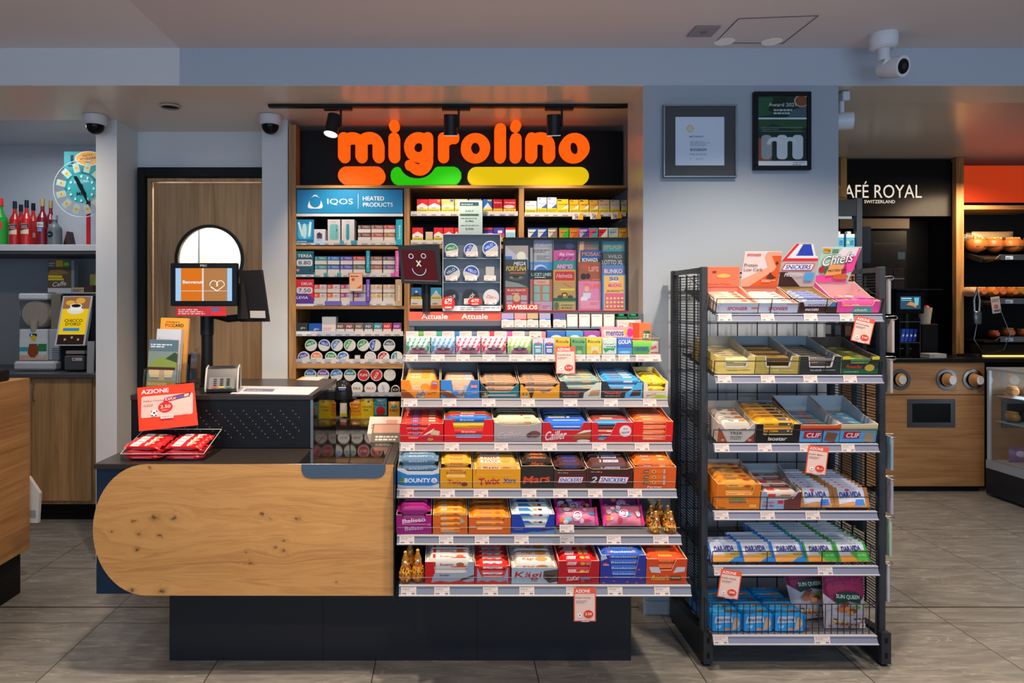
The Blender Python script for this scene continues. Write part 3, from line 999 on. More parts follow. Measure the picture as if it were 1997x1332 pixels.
for i, (a, c, k1, n1, k2, n2) in enumerate([(613, 637, 'd9604f', 'coral', 'e05838', 'orange'), (638.5, 663, 'd9505a', 'red', 'e0622f', 'deep orange'), (664.5, 688, 'c0405f', 'red-blue', 'a8406a', 'crimson and blue'), (690, 713, '8c7f98', 'grey-violet', 'b03c64', 'crimson'), (722, 745, 'cdb48e', 'sand', 'd1b06e', 'yellow'), (747, 770, 'c9a690', 'beige with red wave', 'b9b79a', 'beige with green wave')]):
    for (y0, y1, kk, nn, w) in ((555, 571, k1, n1, 'upper'), (572, 588, k2, n2, 'lower')):
        boxthing('stick_pack', a, c, y0, y1, D + .01, .08, 'd3c9c2', [('r', 0, .5, .45, 1, kk), ('r', .45, .5, .6, 1, '9a86c0' if i > 1 and i < 4 else 'dcc9c2'), ('r', .6, .5, 1, 1, 'cbbcc4' if i < 4 else kk), ('a', .14, .76, .004, .0025, 0, 360, 'e8d8d2'), ('s', .55, .62, .95, .86, 1, '9b8f96')], f'{nn} stick pack beside the 7.50 sign, {w} row, column {i + 1}', 'pack', 'pale packs of tobacco sticks')
divider(714, 721, 545, 588, '6a3fae', 'Zero Tobacco', 'thin violet divider between the small packs, lower left bay')
divider(771, 784, 545, 597, 'b99a68', 'Intense', 'wide beige divider at the right end of the lower left bay')
b = MB(); w, h = 26 * 3.69 / S, 36 * 3.69 / S
b.box(0, w, 0, .001, 0, h, 'e8814c'); b.pr((0, 0, 0), (w, 0, 0), (0, 0, h), [('r', .05, .16, .95, .95, 'edb593'), ('r', .05, .02, .95, .15, 'd8cdc8'), ('s', .12, .78, .8, .88, 1, '6c4030'), ('e', .3, .64, .12, .08, 'd4452c'), ('p', [(.55, .16), (.9, .16), (.9, .35)], 'd0622c')])
b.obj('promo_card', loc=(WX(681, 3.69), 3.69, WZ(568, 3.69)), label='small orange promotion card hanging between the two left pack shelves', cat='card')

# short boxes row
boxthing('stick_carton', 577, 600, 630, 646, D + .01, .08, '2b3a38', [('t', 'glo', .6, .4, .4, .3, 'c6cfcc')], 'dark green small carton at the left end above the tins', 'pack')
boxthing('stick_carton', 602, 627, 631, 648, D + .01, .08, '1552a8', [('t', 'glo', .6, .35, .4, .3, 'c6d4e6')], 'blue small carton above the tins', 'pack')
boxthing('stick_carton', 628, 655, 618, 651, D + .01, .08, 'b3b2b8', [('r', 0, 0, 1, .55, 'd8c9c8'), ('s', .1, .1, .9, .4, 3, 'c08a92')], 'grey and white taller carton above the tins', 'pack')
for i, (cx_, k, n_) in enumerate([(664, '5c4844', 'brown'), (681.5, '7c3f44', 'maroon'), (700, '6a5648', 'taupe'), (718.5, '42586c', 'slate blue'), (737, '1a86a6', 'cyan'), (755, 'cf2430', 'red'), (774, '8a1f96', 'purple')]):
    boxthing('stick_pack', cx_ - 8, cx_ + 8, 630.5, 655, D + .01, .06, 'cfc6c2', [('r', 0, .55, 1, 1, k), ('t', 'IND', .48, .76, .66, .2, 'e5dcd8', 0, .2), ('s', .15, .05, .8, .3, 1, '8a8288')], f'{n_} topped slim stick pack standing in the row above the tins', 'pack', 'slim stick packs above the tins')

# ---- round tins, lids facing the shop
def tin(px, py, r_px, k, txt, tilt, label, kt='e4e6ea', wedge=True, ring='d9d9da', D_=3.715, shape=0, grp='round tins on the oak unit'):
    r = r_px * D_ / S
    b = MB()
    b.M = Matrix.Rotation(R(90), 4, 'X')
    b.lathe([(r * .98, -.022), (r, -.02), (r, -.002), (r * .97, 0), (0, 0)], ring + '~', 26)
    b.lathe([(0, -.022), (r * .98, -.022)], ring + '~', 26)
    b.M = Matrix.Rotation(R(-tilt), 4, 'Y')
    q = r * .86
    O, U, V = (-q, -.0002, -q), (2 * q, 0, 0), (0, 0, 2 * q)
    it = [('d', .5, .5, q, k)]
    if wedge:
        it += [('a', .5, .5, 0.0001, q - .0001, 180, 360, 'c9c6c2')]
        it += [('t', txt, .5, .68, .66, .2, kt)]
    else:
        it += [('t', txt, .5, .5, .7, .24, kt)]
    b.pr(O, U, V, it)
    return b.obj('tobacco_tin', loc=(WX(px, D_), D_, WZ(py, D_)), label=label, cat='tin', group=grp, smooth=30)
BL, GN = '2348a8', '1f8a48'
up = [(606, BL[:0] + GN, 'VELO', 20, 'green'), (632, BL, 'VELO', -14, 'blue'), (657, '4a78b0', 'VELO', 50, 'grey-blue'), (682, '3f9a58', 'VELO', 60, 'pale green'), (708, GN, 'VELO', 35, 'vivid green'), (731, BL, 'VELO', 80, 'royal blue'), (759, '3f5f70', 'VELO', 0, 'slate')]
for i, (x, k, s_, a, n_) in enumerate(up):
    tin(x, 673.5, 11.6, k, s_, a, f'{n_} and white tin, {posn(i)} in the top row of tins')
lo = [(592, '3c46a0', 'VELO', 18, 'violet-blue'), (617, 'e07a2c', 'VELO', 0, 'orange'), (645, GN, 'ZYN', 0, 'green'), (669, '1d68b4', 'VELO', 22, 'bright blue'), (722, 'b9b4b0', 'VELO', -25, 'grey'), (748, 'b02430', 'VELO', 45, 'red'), (774, '2a7c9c', 'VELO', 90, 'teal')]
for i, (x, k, s_, a, n_) in enumerate(lo):
    tin(x, 697.0, 11.4, k, s_, a, f'{n_} and white tin, {posn(i)} in the second row of tins')
tickets_strip(577, 786, 700, 709, 3.703, 'clear price strip in front of the second row of tins', tuple((.06 + i * .135, .13 + i * .135, 'c9c5c6') for i in range(7)), 'a9aab2')
r3 = [(605, '1f6fb8', 'SKRUF', 0, 'blue'), (630, '6a4ea0', 'SKRUF', 0, 'violet'), (656, '1f78c8', 'VELO', 10, 'bright blue'), (682.5, '1b7c88', 'SKRUF', 0, 'teal'), (709, 'b8242c', 'FUMI', 0, 'red'), (734, 'c23030', 'KICK', 60, 'striped red'), (760, 'c9c2c4', 'CLEW', 0, 'plain pale')]
for i, (x, k, s_, a, n_) in enumerate(r3):
    tin(x, 731.5, 11.8, k, s_, a, f'{n_} tin, {posn(i)} in the third row of tins', wedge=i != 4 and i != 5)
r4 = [(643, 'd9d9dc', 'FIX', 0, 'white', '333'), (670, 'd9d9dc', 'FOX', 0, 'pale', '2a62b0'), (696, 'd5d5d4', 'FIKA', 0, 'white with black print', '1a1a1e'), (722, 'd9d5d4', 'FIKA', 0, 'white with red print', 'c04050'), (748, 'd3d6d9', 'LYFT', 90, 'white with blue print', '3a62b8')]
for i, (x, k, s_, a, n_, kt) in enumerate(r4):
    tin(x, 757.5, 11.8, k, s_, a, f'{n_} tin, {posn(i)} in the bottom row of tins', kt=kt, wedge=False)
tin(771, 760, 8.4, '2b2320', 'O', 0, 'small dark-centred tin at the right end of the bottom row of tins', wedge=False)
boxthing('stick_pack', 692, 702, 693, 707, 3.74, .03, 'c8b84a', [('r', 0, .5, 1, 1, 'd9d6c6')], 'tiny yellow and white pack in the gap of the second tin row', 'pack')
tickets_strip(650, 786, 765, 773, 3.703, 'clear price strip in front of the bottom row of tins', (), 'a9aab2')
# tobacco pouches
def pillow_items(name, w, h, th, k, items, label, cat, F=None, loc=(0, 0, 0), group=None, n=10, seam=None, ks=None, parent=None, back=None, pw=.45):
    """soft sealed bag: curved front and back with flat seams, printed front"""
    def bul(u, v):
        u = min(max(u, 0), 1); v = min(max(v, 0), 1)
        return th / 2 * (max(math.sin(PI * u), 0) ** pw) * (max(math.sin(PI * v), 0) ** .6)
    b = MB()
    for sgn_ in (-1, 1):
        vs_, fs_ = [], []
        for j in range(n + 1):
            for i in range(n + 1):
                u, v = i / n, j / n
                wr = .0012 * math.sin(u * 23 + v * 9) * math.sin(v * 17)
                vs_.append((w * (u - .5), sgn_ * (bul(u, v) + wr * (1 if 0 < i < n and 0 < j < n else 0)), h * v))
        for j in range(n):
            for i in range(n):
                a = j * (n + 1) + i
                q = (a, a + 1, a + n + 2, a + n + 1)
                fs_.append(q if sgn_ < 0 else q[::-1])
        b.add(vs_, fs_, k if sgn_ < 0 else (back or k))
    if seam:
        b.box(-w / 2, w / 2, -.0008, .0008, -seam, 0, ks or k); b.box(-w / 2, w / 2, -.0008, .0008, h, h + seam, ks or k)
    b.pr((-w / 2, 0, 0), (w, 0, 0), (0, 0, h), items, warp=bul, d0=.0022, dd=.0004)
    return b.obj(name, loc=loc, label=label, cat=cat, F=F, smooth=60, group=group, parent=parent)
for (a, c, y0, y1, k, its, n_) in [(662, 676, 778, 812, 'd8cfc6', [('r', 0, .8, 1, 1, 'c04838'), ('r', 0, 0, 1, .2, 'c9b820')], 'white and red'),
                                   (681, 704, 778, 816, 'e09a1c', [('t', 'Amber', .5, .75, .8, .12, 'b02c1c'), ('t', 'Leaf', .5, .58, .6, .12, 'b02c1c'), ('t', 'Virginia', .5, .42, .8, .1, 'b02c1c'), ('r', .03, 0, .97, .16, 'd6b81a')], 'orange'),
                                   (703.5, 728, 776, 816, 'd9bd22', [('t', 'LANDIS', .5, .6, .7, .1, '7a6a1a'), ('s', .2, .42, .8, .5, 1, '7a6a1a'), ('e', .6, .85, .1, .04, '5a3a1a')], 'yellow'),
                                   (729, 754, 776, 812, '4d97a8', [('t', 'UNION', .45, .8, .7, .1, '1a3a44'), ('t', 'PUEBLO', .5, .66, .8, .1, '1a3a44'), ('e', .52, .33, .34, .26, 'b01c24'), ('r', 0, 0, 1, .1, '1f5a30')], 'blue with red disc'),
                                   (757, 779, 782, 816, 'd9973c', [('p', [(.2, .62), (.35, .8), (.5, .7), (.7, .84), (.85, .62)], '3c8a84'), ('t', 'PUEBLO', .5, .5, .75, .13, '3a2c14'), ('r', 0, 0, 1, .2, 'd9b81a')], 'amber with teal hills')]:
    w, h = (c - a) * 3.72 / S, (y1 - y0) * 3.72 / S
    pillow_items('tobacco_pouch', w, h, .022, k + '!', its, f'{n_} tobacco pouch standing on the bottom of the oak unit', 'pouch', loc=(WX((a + c) / 2, 3.72), 3.735, WZ(y1, 3.72) - .004), group='tobacco pouches')
b = MB(); b.box(ux0 + .05, ux1 - .01, DU + .005, 4.05, WZ(819, 3.72), WZ(818.3, 3.72), '8a8c90~'); b.obj('pouch_shelf', loc=(0, 0, 0), label='grey glass shelf board under the tobacco pouches', cat='shelf')

# cigarette packs
def cig(a, c, y0, y1, k, items, label, D_=3.708, warn=True, kw='d9c41c'):
    its = list(items)
    if warn: its = [('r', 0, 0, 1, .3, kw), ('s', .1, .05, .9, .25, 2, '7a6a10')] + its
    return boxthing('cigarette_pack', a, c, y0, y1, D_, .022, k, its, label, 'pack', 'cigarette packs on the oak unit', c=.0012)
def chev(k, base='e6dcd8'): return [('r', 0, .3, 1, 1, base), ('p', [(0, 1), (0, .5), (.5, .72), (1, .5), (1, 1)], k), ('s', .25, .34, .75, .42, 1, '555')]
rd = 'cf1f26'
for (a, c, its, k, n_) in [(813, 834.5, chev(rd), rd, 'red and white'), (835.5, 859, chev('d8343a') + [('r', .75, .8, .95, .95, 'b89a60')], rd, 'red and white gold-tagged'), (861, 885.5, chev('d9b06a', 'e2cfae') + [('r', .7, .82, .95, .97, '2a5aa8')], 'd9b06a', 'cream and gold'),
                           (887, 912, chev('d9b88a', 'e2cfae'), 'd9b06a', 'cream'), (915, 939, chev('8a8a92'), 'ccc', 'grey'), (942, 960, [('p', [(0, .3), (.5, .75), (1, .3)], 'c8d2dc'), ('r', .5, .85, .95, .97, 'd9b81a')], '2460b0', 'blue mountain'), (962, 980, [('e', .45, .55, .4, .18, 'b01420'), ('t', 'Parisienne', .5, .75, .8, .1, 'eee')], 'cf1f2c', 'plain red'), (982, 1006, [('e', .45, .45, .45, .12, 'd9d0cc'), ('t', 'Parisienne', .55, .75, .8, .1, 'eee')], 'd6222c', 'red with white sweep')]:
    cig(a, c, 388.5, 415, k, its, f'{n_} cigarette pack, upper shelf of the middle bay')
for (a, c, y0, its, k, n_) in [(804, 825, 444, chev(rd), rd, 'red and white at the left end'), (830, 844, 452, [('r', 0, .3, 1, 1, 'cdb9a0')], 'cdb9a0', 'short beige'), (846, 864, 444, chev(rd), rd, 'red chevron next to the beige one'), (865.5, 885, 444, chev('d8343a'), rd, 'red chevron left of the paper notice'), (886, 895, 444, chev(rd), rd, 'half hidden red'),
                               (943, 961, 444, [('r', 0, .3, 1, .6, 'e2dce8'), ('r', 0, .85, 1, 1, 'c03040')], '5a2f98', 'purple and white'), (962, 984, 444, [('p', [(0, .3), (1, .3), (1, .6), (0, .4)], 'c43c5c'), ('r', .4, .6, .8, .8, 'd9dcea')], '4a3aa0', 'violet and pink'), (986, 1005, 444, [('r', 0, .3, 1, .65, '8fc4d8'), ('r', 0, .65, 1, .85, 'e0e0e6')], 'c8242c', 'red, white and sky blue')]:
    cig(a, c, y0, 471, k, its, f'{n_} cigarette pack, lower shelf of the middle bay')
for (a, c, k, n_) in [(802, 822, '2f6fb8', 'dark mountain'), (840, 861, '3f9fd0', 'pale mountain')]:
    cig(a, c, 561, 586, k, [('p', [(0, .3), (.25, .5), (.5, .8), (.75, .5), (1, .3)], '3c3a4c' if a < 830 else 'c8d2d0'), ('p', [(.35, .62), (.5, .8), (.65, .62)], 'dfe6ee')], f'blue {n_} cigarette pack below the small red screen')
for i, (a, c, y0, k, k2) in enumerate([(1024.5, 1046.5, 392, 'e0dde0', 'c03038'), (1048, 1066, 385, 'dcdce4', '5a6ab0'), (1067.5, 1085.5, 385, 'dcdce4', '5a6ab0'), (1086.5, 1108.5, 388.5, 'd9b01c', '2a2a30'), (1111, 1128.5, 389.5, 'd9a81c', '8a6a14'), (1130, 1148, 389.5, 'd9ae24', '2a2a30'), (1150, 1166.5, 390, 'd19c34', '8a6a2c'), (1168, 1188.5, 389.5, 'c0aa86', 'b03030'), (1190.5, 1208.5, 390, 'c9c0aa', '6a6250'), (1212, 1223, 390, 'c9b896', '2a2a30')]):
    cig(a, c, y0, 415, k, [('p', [(.4, .3), (1, .3), (1, .6)], 'e6dfd0' if 3 <= i < 7 else '3f5a9a' if i in (1, 2) else k), ('t', ('Parisienne', 'Winston', 'Winston', 'Camel', 'Camel', 'Camel', 'Camel', 'Barclay', 'Mary Long', 'Muratti')[i], .5, .62, .76, .1, k2), ('r', .05, .88, .4, .94, k2)], f'{("white red-edged", "tall white", "tall white blue-lined", "yellow black-lettered", "plain yellow", "yellow with black mark", "ochre", "tan", "pale tan", "half hidden tan")[i]} cigarette pack, upper shelf of the right bay')
for i, (a, c, k, k2) in enumerate([(1030, 1048, 'd5dbe2', '23489c'), (1049, 1067, 'd0d8e2', '23489c'), (1069, 1086.5, 'd9cfc2', '8a7a6c'), (1091, 1109, 'd08a34', '25b81c'), (1111, 1129, 'cf8a2c', 'd0561c'), (1130, 1148, 'b9a0cc', '4a3a9a'), (1149, 1166, 'd8506a', '3aa0b0'), (1168, 1185, 'cf2430', 'e2dcd8'), (1187, 1205.5, '9fc0c4', 'c8d0d0'), (1207, 1223, 'd9a42c', 'b07a1c')]):
    cig(a, c, 444.5, 470, k, [('p', [(.2, .3), (1, .3), (1, .95)], k2), ('r', 0, .9, 1, 1, k2), ('t', ('Rothmans', 'Rothmans', 'Pall Mall', 'American', 'American', 'LM', 'LM', 'Mary', 'Parisienne', 'Camel')[i], .45, .68, .7, .1, '3a3a48')], f'{("blue and white at the left end", "second blue and white", "cream", "amber with green corner", "amber with orange corner", "lilac", "pink and teal", "red and white", "pale aqua", "golden")[i]} cigarette pack, lower shelf of the right bay')
for i, px in enumerate((1116, 1151, 1192)):
    D_ = 3.695; w, h = 21 * D_ / S, 13 * D_ / S
    b = MB(); b.box(0, w, 0, .001, 0, h, 'e0d8d2'); b.pr((0, 0, 0), (w, 0, 0), (0, 0, h), [('p', [(.5, 0), (1, 0), (1, 1), (.7, 1)], 'e8a21c'), ('t', '38.', .4, .35, .4, .5, '3a2c10', 0, .2), ('t', '2+1', .3, .75, .3, .3, '3a2c10')])
    b.obj('promo_ticket', F=Matrix.Translation((WX(px, D_), D_, WZ(427.5, D_))) @ Matrix.Rotation(R((3, -2, -6)[i]), 4, 'Y'), label=f'white and orange promotion ticket, {("leftmost", "middle", "rightmost")[i]} of three on the upper right cigarette shelf', cat='ticket', group='38 promotion tickets')
boxthing('notice_sheet', 894, 941, 391, 456, 3.66, .0015, 'b9d0d2', [('r', .06, .84, .84, .95, '2f5560'), ('s', .12, .87, .78, .92, 1, 'b9d0d2'), ('t', '0,917', .46, .68, .34, .06, '3a4a48'), ('r', .06, .54, .84, .6, '3f6a4c'), ('t', '0,962', .46, .38, .34, .06, '3a4a48'), ('s', .1, .46, .85, .49, 1, '6a8480'), ('s', .1, .25, .85, .28, 1, '6a8480'), ('t', '0,926', .46, .15, .34, .06, '3a4a48')], 'pale green paper notice with numbers hung over the cigarette shelves', 'notice')
# ================================================================ sales counter
D0, D1 = 2.55, 2.70
ZT = WZ(905, D0)                       # worktop height
ZB = WZ(1163, D0)                      # underside of the cantilevered body
cxl, cxr = WX(182, D0), WX(768, D0)
m, nt, bs = new_mat('counter_top')
bs.inputs['Base Color'].default_value = hexcol('2e2926'); bs.inputs['Roughness'].default_value = 0.26; bs.inputs['Specular IOR Level'].default_value = 0.35
KNOWN['counter_top'] = m
m, nt, bs = new_mat('dark_glass')
bs.inputs['Base Color'].default_value = hexcol('151312'); bs.inputs['Roughness'].default_value = 0.05; bs.inputs['Specular IOR Level'].default_value = 1.0
KNOWN['dark_glass'] = m

# burl oak front: horizontal figured grain bending round knots
m, nt, bs = new_mat('burl_oak')
N, L = nt.nodes.new, nt.links.new
tc = N('ShaderNodeTexCoord')
kn = [(-1.290, -0.004, 0.010), (-1.184, -0.016, 0.012), (-1.103, -0.020, 0.012), (-1.127, 0.047, 0.017), (-1.049, 0.047, 0.017), (-1.201, 0.033, 0.009), (-1.190, -0.074, 0.013), (-1.213, -0.231, 0.016), (-1.098, -0.231, 0.018), (-1.143, 0.241, 0.008), (-0.713, 0.059, 0.010), (-0.682, 0.043, 0.007), (-0.578, 0.045, 0.013), (-0.631, -0.078, 0.012), (-0.661, -0.063, 0.009), (-0.633, -0.037, 0.006), (-0.768, -0.082, 0.006), (-0.760, -0.123, 0.009), (-0.427, -0.198, 0.006)]
sp_ = N('ShaderNodeSeparateXYZ'); L(tc.outputs['Object'], sp_.inputs[0])
def math_(op, a, b_=None, c_=None):
    q = N('ShaderNodeMath'); q.operation = op
    for i, v in enumerate((a, b_, c_)):
        if v is None: continue
        if hasattr(v, 'links'): L(v, q.inputs[i])
        else: q.inputs[i].default_value = v
    return q.outputs[0]
bend, dark = None, None
nw = N('ShaderNodeTexNoise'); nw.inputs['Scale'].default_value = 42; nw.inputs['Detail'].default_value = 3
L(tc.outputs['Object'], nw.inputs['Vector'])
sw = N('ShaderNodeSeparateColor'); L(nw.outputs['Color'], sw.inputs[0])
wx_ = math_('ADD', sp_.outputs[0], math_('MULTIPLY', math_('SUBTRACT', sw.outputs[0], .5), .045))
wz_ = math_('ADD', sp_.outputs[2], math_('MULTIPLY', math_('SUBTRACT', sw.outputs[1], .5), .03))
for (kx, kz, kr) in kn:
    dx = math_('SUBTRACT', wx_, kx)
    dz = math_('SUBTRACT', wz_, kz)
    r2 = math_('ADD', math_('MULTIPLY', math_('MULTIPLY', dx, dx), .45), math_('MULTIPLY', dz, dz))
    g = math_('DIVIDE', 1.0, math_('ADD', 1.0, math_('DIVIDE', r2, (kr * 2.4) ** 2)))      # smooth falloff
    bd = math_('MULTIPLY', math_('MULTIPLY', g, dz), -.85)
    dk = math_('POWER', math_('DIVIDE', 1.0, math_('ADD', 1.0, math_('DIVIDE', r2, (kr * .6) ** 2))), 1.8)
    bend = bd if bend is None else math_('ADD', bend, bd)
    dark = dk if dark is None else math_('ADD', dark, dk)
cz_ = math_('ADD', sp_.outputs[2], bend)
cv = N('ShaderNodeCombineXYZ')
L(math_('MULTIPLY', sp_.outputs[0], 1.1), cv.inputs[0]); L(math_('MULTIPLY', cz_, 13), cv.inputs[2]); L(sp_.outputs[1], cv.inputs[1])
n1 = N('ShaderNodeTexNoise'); n1.inputs['Scale'].default_value = 1.3; n1.inputs['Detail'].default_value = 7; n1.inputs['Roughness'].default_value = .55; n1.inputs['Distortion'].default_value = 1.4
L(cv.outputs[0], n1.inputs['Vector'])
wv = math_('SINE', math_('MULTIPLY', math_('ADD', math_('MULTIPLY', n1.outputs[0], 3.2), math_('MULTIPLY', cz_, 5.5)), 13))
cv2 = N('ShaderNodeCombineXYZ')
L(math_('MULTIPLY', sp_.outputs[0], 9), cv2.inputs[0]); L(math_('MULTIPLY', cz_, 260), cv2.inputs[2])
n2 = N('ShaderNodeTexNoise'); n2.inputs['Scale'].default_value = 1.0; n2.inputs['Detail'].default_value = 3
L(cv2.outputs[0], n2.inputs['Vector'])
val = math_('ADD', math_('MULTIPLY', wv, .07), math_('ADD', math_('MULTIPLY', n1.outputs[0], .6), math_('MULTIPLY', n2.outputs[0], .3)))
cr = N('ShaderNodeValToRGB'); e = cr.color_ramp.elements
e[0].position = .14; e[0].color = hexcol('a06c38'); e[1].position = .78; e[1].color = hexcol('d8a262')
x_ = cr.color_ramp.elements.new(.45); x_.color = hexcol('c58f50')
L(val, cr.inputs[0])
mx = N('ShaderNodeMix'); mx.data_type = 'RGBA'; mx.inputs[7].default_value = hexcol('4a2a12')
L(math_('MINIMUM', dark, .9), mx.inputs[0]); L(cr.outputs[0], mx.inputs[6]); L(mx.outputs[2], bs.inputs['Base Color'])
bs.inputs['Roughness'].default_value = .42
KNOWN['burl_oak'] = m

ct = thing('sales_counter', 'sales counter with burl oak front, dark worktop and black recessed plinth', 'counter', (0, 0, 0))
b = MB(); b.box(cxl, cxr, D0 + .02, 3.42, ZB, ZT - .02, '1d3145~', .002); b.obj('body', ct)
b = MB(); b.box(cxl, WX(752, D0), D0 + .001, 3.55, ZT - .02, ZT, 'counter_top', .002)
b.box(WX(752, D0), cxr, D0 + .001, 3.55, ZT - .02, ZT + .0015, '3a3634~', .001)
b.obj('worktop', ct)
b = MB(); b.box(WX(612, D0 + .3), WX(745, D0), D0 + .004, 3.5, ZT + .0003, ZT + .002, 'dark_glass'); b.obj('scanner_glass', ct)
# wooden front with its rounded end
mid = (905 + 1162) / 2
pts = [(WX(768, D0), WZ(1162, D0)), (WX(768, D0), WZ(906, D0))]
rx, ry = 104, 128
for i in range(0, 25):
    a = R(90 + i * 7.5)
    pts.append((WX(285 + rx * math.cos(a), D0), WZ(mid - ry * math.sin(a), D0)))
fo = Vector((0, D0, (ZT + ZB) / 2))
b = MB(); b.prism([(x, 0, z - fo.z) for x, z in pts], (0, .019, 0), 'burl_oak'); b.obj('front_panel', ct, loc=fo)
n0, n1_ = WX(588, D0), WX(752, D0)
rr = .035
pts = [(n0, ZT - .001), (n0, WZ(933, D0) + rr)] + [(n0 + rr - rr * math.cos(R(a)), WZ(933, D0) + rr - rr * math.sin(R(a))) for a in (15, 35, 60, 90)]
pts += [(n1_ - rr + rr * math.sin(R(a)), WZ(933, D0) + rr - rr * math.cos(R(a))) for a in (0, 30, 55, 75, 90)] + [(n1_, ZT - .001)]
b = MB(); b.prism([(x, D0 - .0015, z) for x, z in pts], (0, .004, 0), '3d4f66~'); b.obj('hand_niche', ct)
px0, px1 = WX(330, D1), WX(1231, D1)
b = MB(); b.box(px0, px1, D1, 3.3, 0, ZB - .001, '24262b~', .002)
for px in (630, 931):
    b.box(WX(px, D1) - .001, WX(px, D1) + .001, D1 - .0006, D1 + .001, 0, ZB - .001, '0c0d0f')
b.obj('plinth', ct)
b = MB(); b.box(cxr + .001, px1 - .001, 3.06, 3.09, ZB, ZT - .03, '26282d~'); b.obj('body_under_rack', ct)

# ---- raised till cabinet
DR = 2.82
zr = WZ(770, DR)
rx0, rx1 = WX(255, DR), WX(611, DR)
tc_ = thing('till_cabinet', 'black raised till cabinet with perforated front standing on the counter', 'cabinet', (0, 0, 0))
b = MB(); b.box(rx0, rx1, DR - .004, 3.42, zr - .022, zr, 'counter_top', .002); b.obj('cabinet_top', tc_)
b = MB(); b.box(rx0 + .004, rx1 - .004, DR + .012, 3.40, ZT + .0025, zr - .022, '101114~'); b.obj('cabinet_body', tc_)
b = MB(); b.box(rx0 + .002, rx1 - .012, DR, DR + .011, ZT + .003, zr - .023, '121317~')
its = []
Wd, Hd = rx1 - rx0 - .014, zr - ZT - .026
for r_ in range(9):
    for c_ in range(44):
        if (r_ + c_) % 2 == 0:
            x = WX(330 + c_ * 6.0, DR)
            if x < rx1 - .06:
                its.append(('e', (x - rx0) / Wd, .22 + r_ * .07, .0022 / Wd, .0022 / Hd, '050607' if (c_ + r_) % 4 else '8a7c6c', 6))
b.pr((rx0 + .002, DR, ZT + .003), (Wd, 0, 0), (0, 0, Hd), [('r', 0, 0, .001, .001, '050607')])
for it in its: b.pr((rx0 + .002, DR, ZT + .003), (Wd, 0, 0), (0, 0, Hd), [it])
b.obj('perforated_front', tc_)
b = MB(); b.box(rx1 - .010, rx1 - .002, DR, 3.40, ZT + .003, zr - .023, 'dark_glass'); b.obj('side_glass', tc_)
b = MB(); b.box(rx1 - .0115, rx1 - .0005, DR - .0015, DR + .003, ZT + .003, zr - .001, '8a8680%'); b.obj('edge_trim', tc_)

# papers lying on the cabinet top
def flat(name, pxs, z, k, items, label, cat, th=.0008):
    """sheet lying flat: four photo corners (front-left, front-right, back-right, back-left) projected on height z"""
    P = []
    for (px, py) in pxs:
        D = (EYE - z) * S / (py - CY)
        P.append(Vector((WX(px, D), D, z)))
    b = MB(); b.prism([p + Vector((0, 0, th)) for p in P], (0, 0, -th), k)
    b.pr(P[0] + Vector((0, 0, th)), P[1] - P[0], P[3] - P[0], items)
    return b.obj(name, label=label, cat=cat)
flat('paper_sheet', [(449, 768), (602, 770), (622, 755), (468, 753)], zr + .0005, 'c9c8d2', [('r', .13, .3, .52, .65, '6e6c86'), ('s', .16, .38, .5, .56, 1, 'a9a8ba')], 'white sheet with grey printed box on the till cabinet top', 'paper')
flat('paper_sheet', [(578, 741), (622, 742), (634, 735), (590, 735)], zr + .0005, 'cfcbc6', [('r', 0, 0, .14, 1, 'e0b53a')], 'small white sheet with yellow edge at the back of the till cabinet', 'paper')
def stand(name, pxs, D, z0, k, items, label):
    b = MB()
    w = (pxs[1] - pxs[0]) * D / S
    b.M = Matrix.Rotation(R(-62), 4, 'X')
    b.box(0, w, 0, .003, 0, .13, k); b.pr((0, 0, 0), (w, 0, 0), (0, 0, .13), items)
    b.M = Matrix(); b.prism([(0, .13 * .87, 0), (w, .13 * .87, 0), (w, .13 * .87, .058), (0, .13 * .87, .058)], (0, .002, 0), '9a9ea6')
    return b.obj(name, loc=(WX(pxs[0], D), D, z0), label=label, cat='card')
stand('leaflet_stand', (722, 780), 2.93, ZT + .003, '5c5852', [('r', .05, .5, .95, .95, 'b98a76'), ('s', .15, .1, .9, .4, 2, 'cfc4ba')], 'dark leaflet stand leaning on the counter beside the candy shelves')
stand('leaflet_stand', (716, 779), 3.12, ZT + .003, 'c9bdb8', [('r', .05, .2, .95, .9, 'd9b8ae'), ('s', .1, .3, .5, .6, 2, 'a8322c'), ('r', .55, .3, .9, .8, 'c98a7a')], 'pink and white leaflet stand behind the dark one on the counter')

# hand scanner in its cradle
t = thing('hand_scanner', 'black hand scanner in its cradle on the cabinet edge', 'scanner', (WX(670, 3.12), 3.12, WZ(784, 3.12)))
b = MB(); b.tube([(0, .02, 0), (0, .02, .01), (0, .02, .02)], [.045, .047, .04], '0d0d10~', 22); b.box(.03, .06, 0, .03, .01, .02, '141417~', .003); b.obj('cradle', t, smooth=50)
b = MB(); b.tube([(0, 0, .015), (0, 0, .04), (0, 0, .07), (0, .004, .09), (0, .01, .1)], [.04, .042, .037, .026, .008], '1a191b!', 20)
b.pr((-.018, -.0405, .068), (.036, 0, 0), (0, .004, .012), [('r', 0, .2, 1, .5, 'b9c0cc'), ('r', .1, -.6, .9, -.1, '3a4a9a')]); b.obj('scanner_body', t, smooth=50)
b = MB(); b.box(-.1, -.03, .01, .05, .008, .05, '121214~', .004); b.obj('arm', t)
cable = MB(); cable.tube([(.02, 0, 0), (.03, .02, -.04), (.025, .03, -.09), (.03, .05, -.128)], .0025, '0a0a0a~', 6); cable.obj('cable', t, smooth=60)

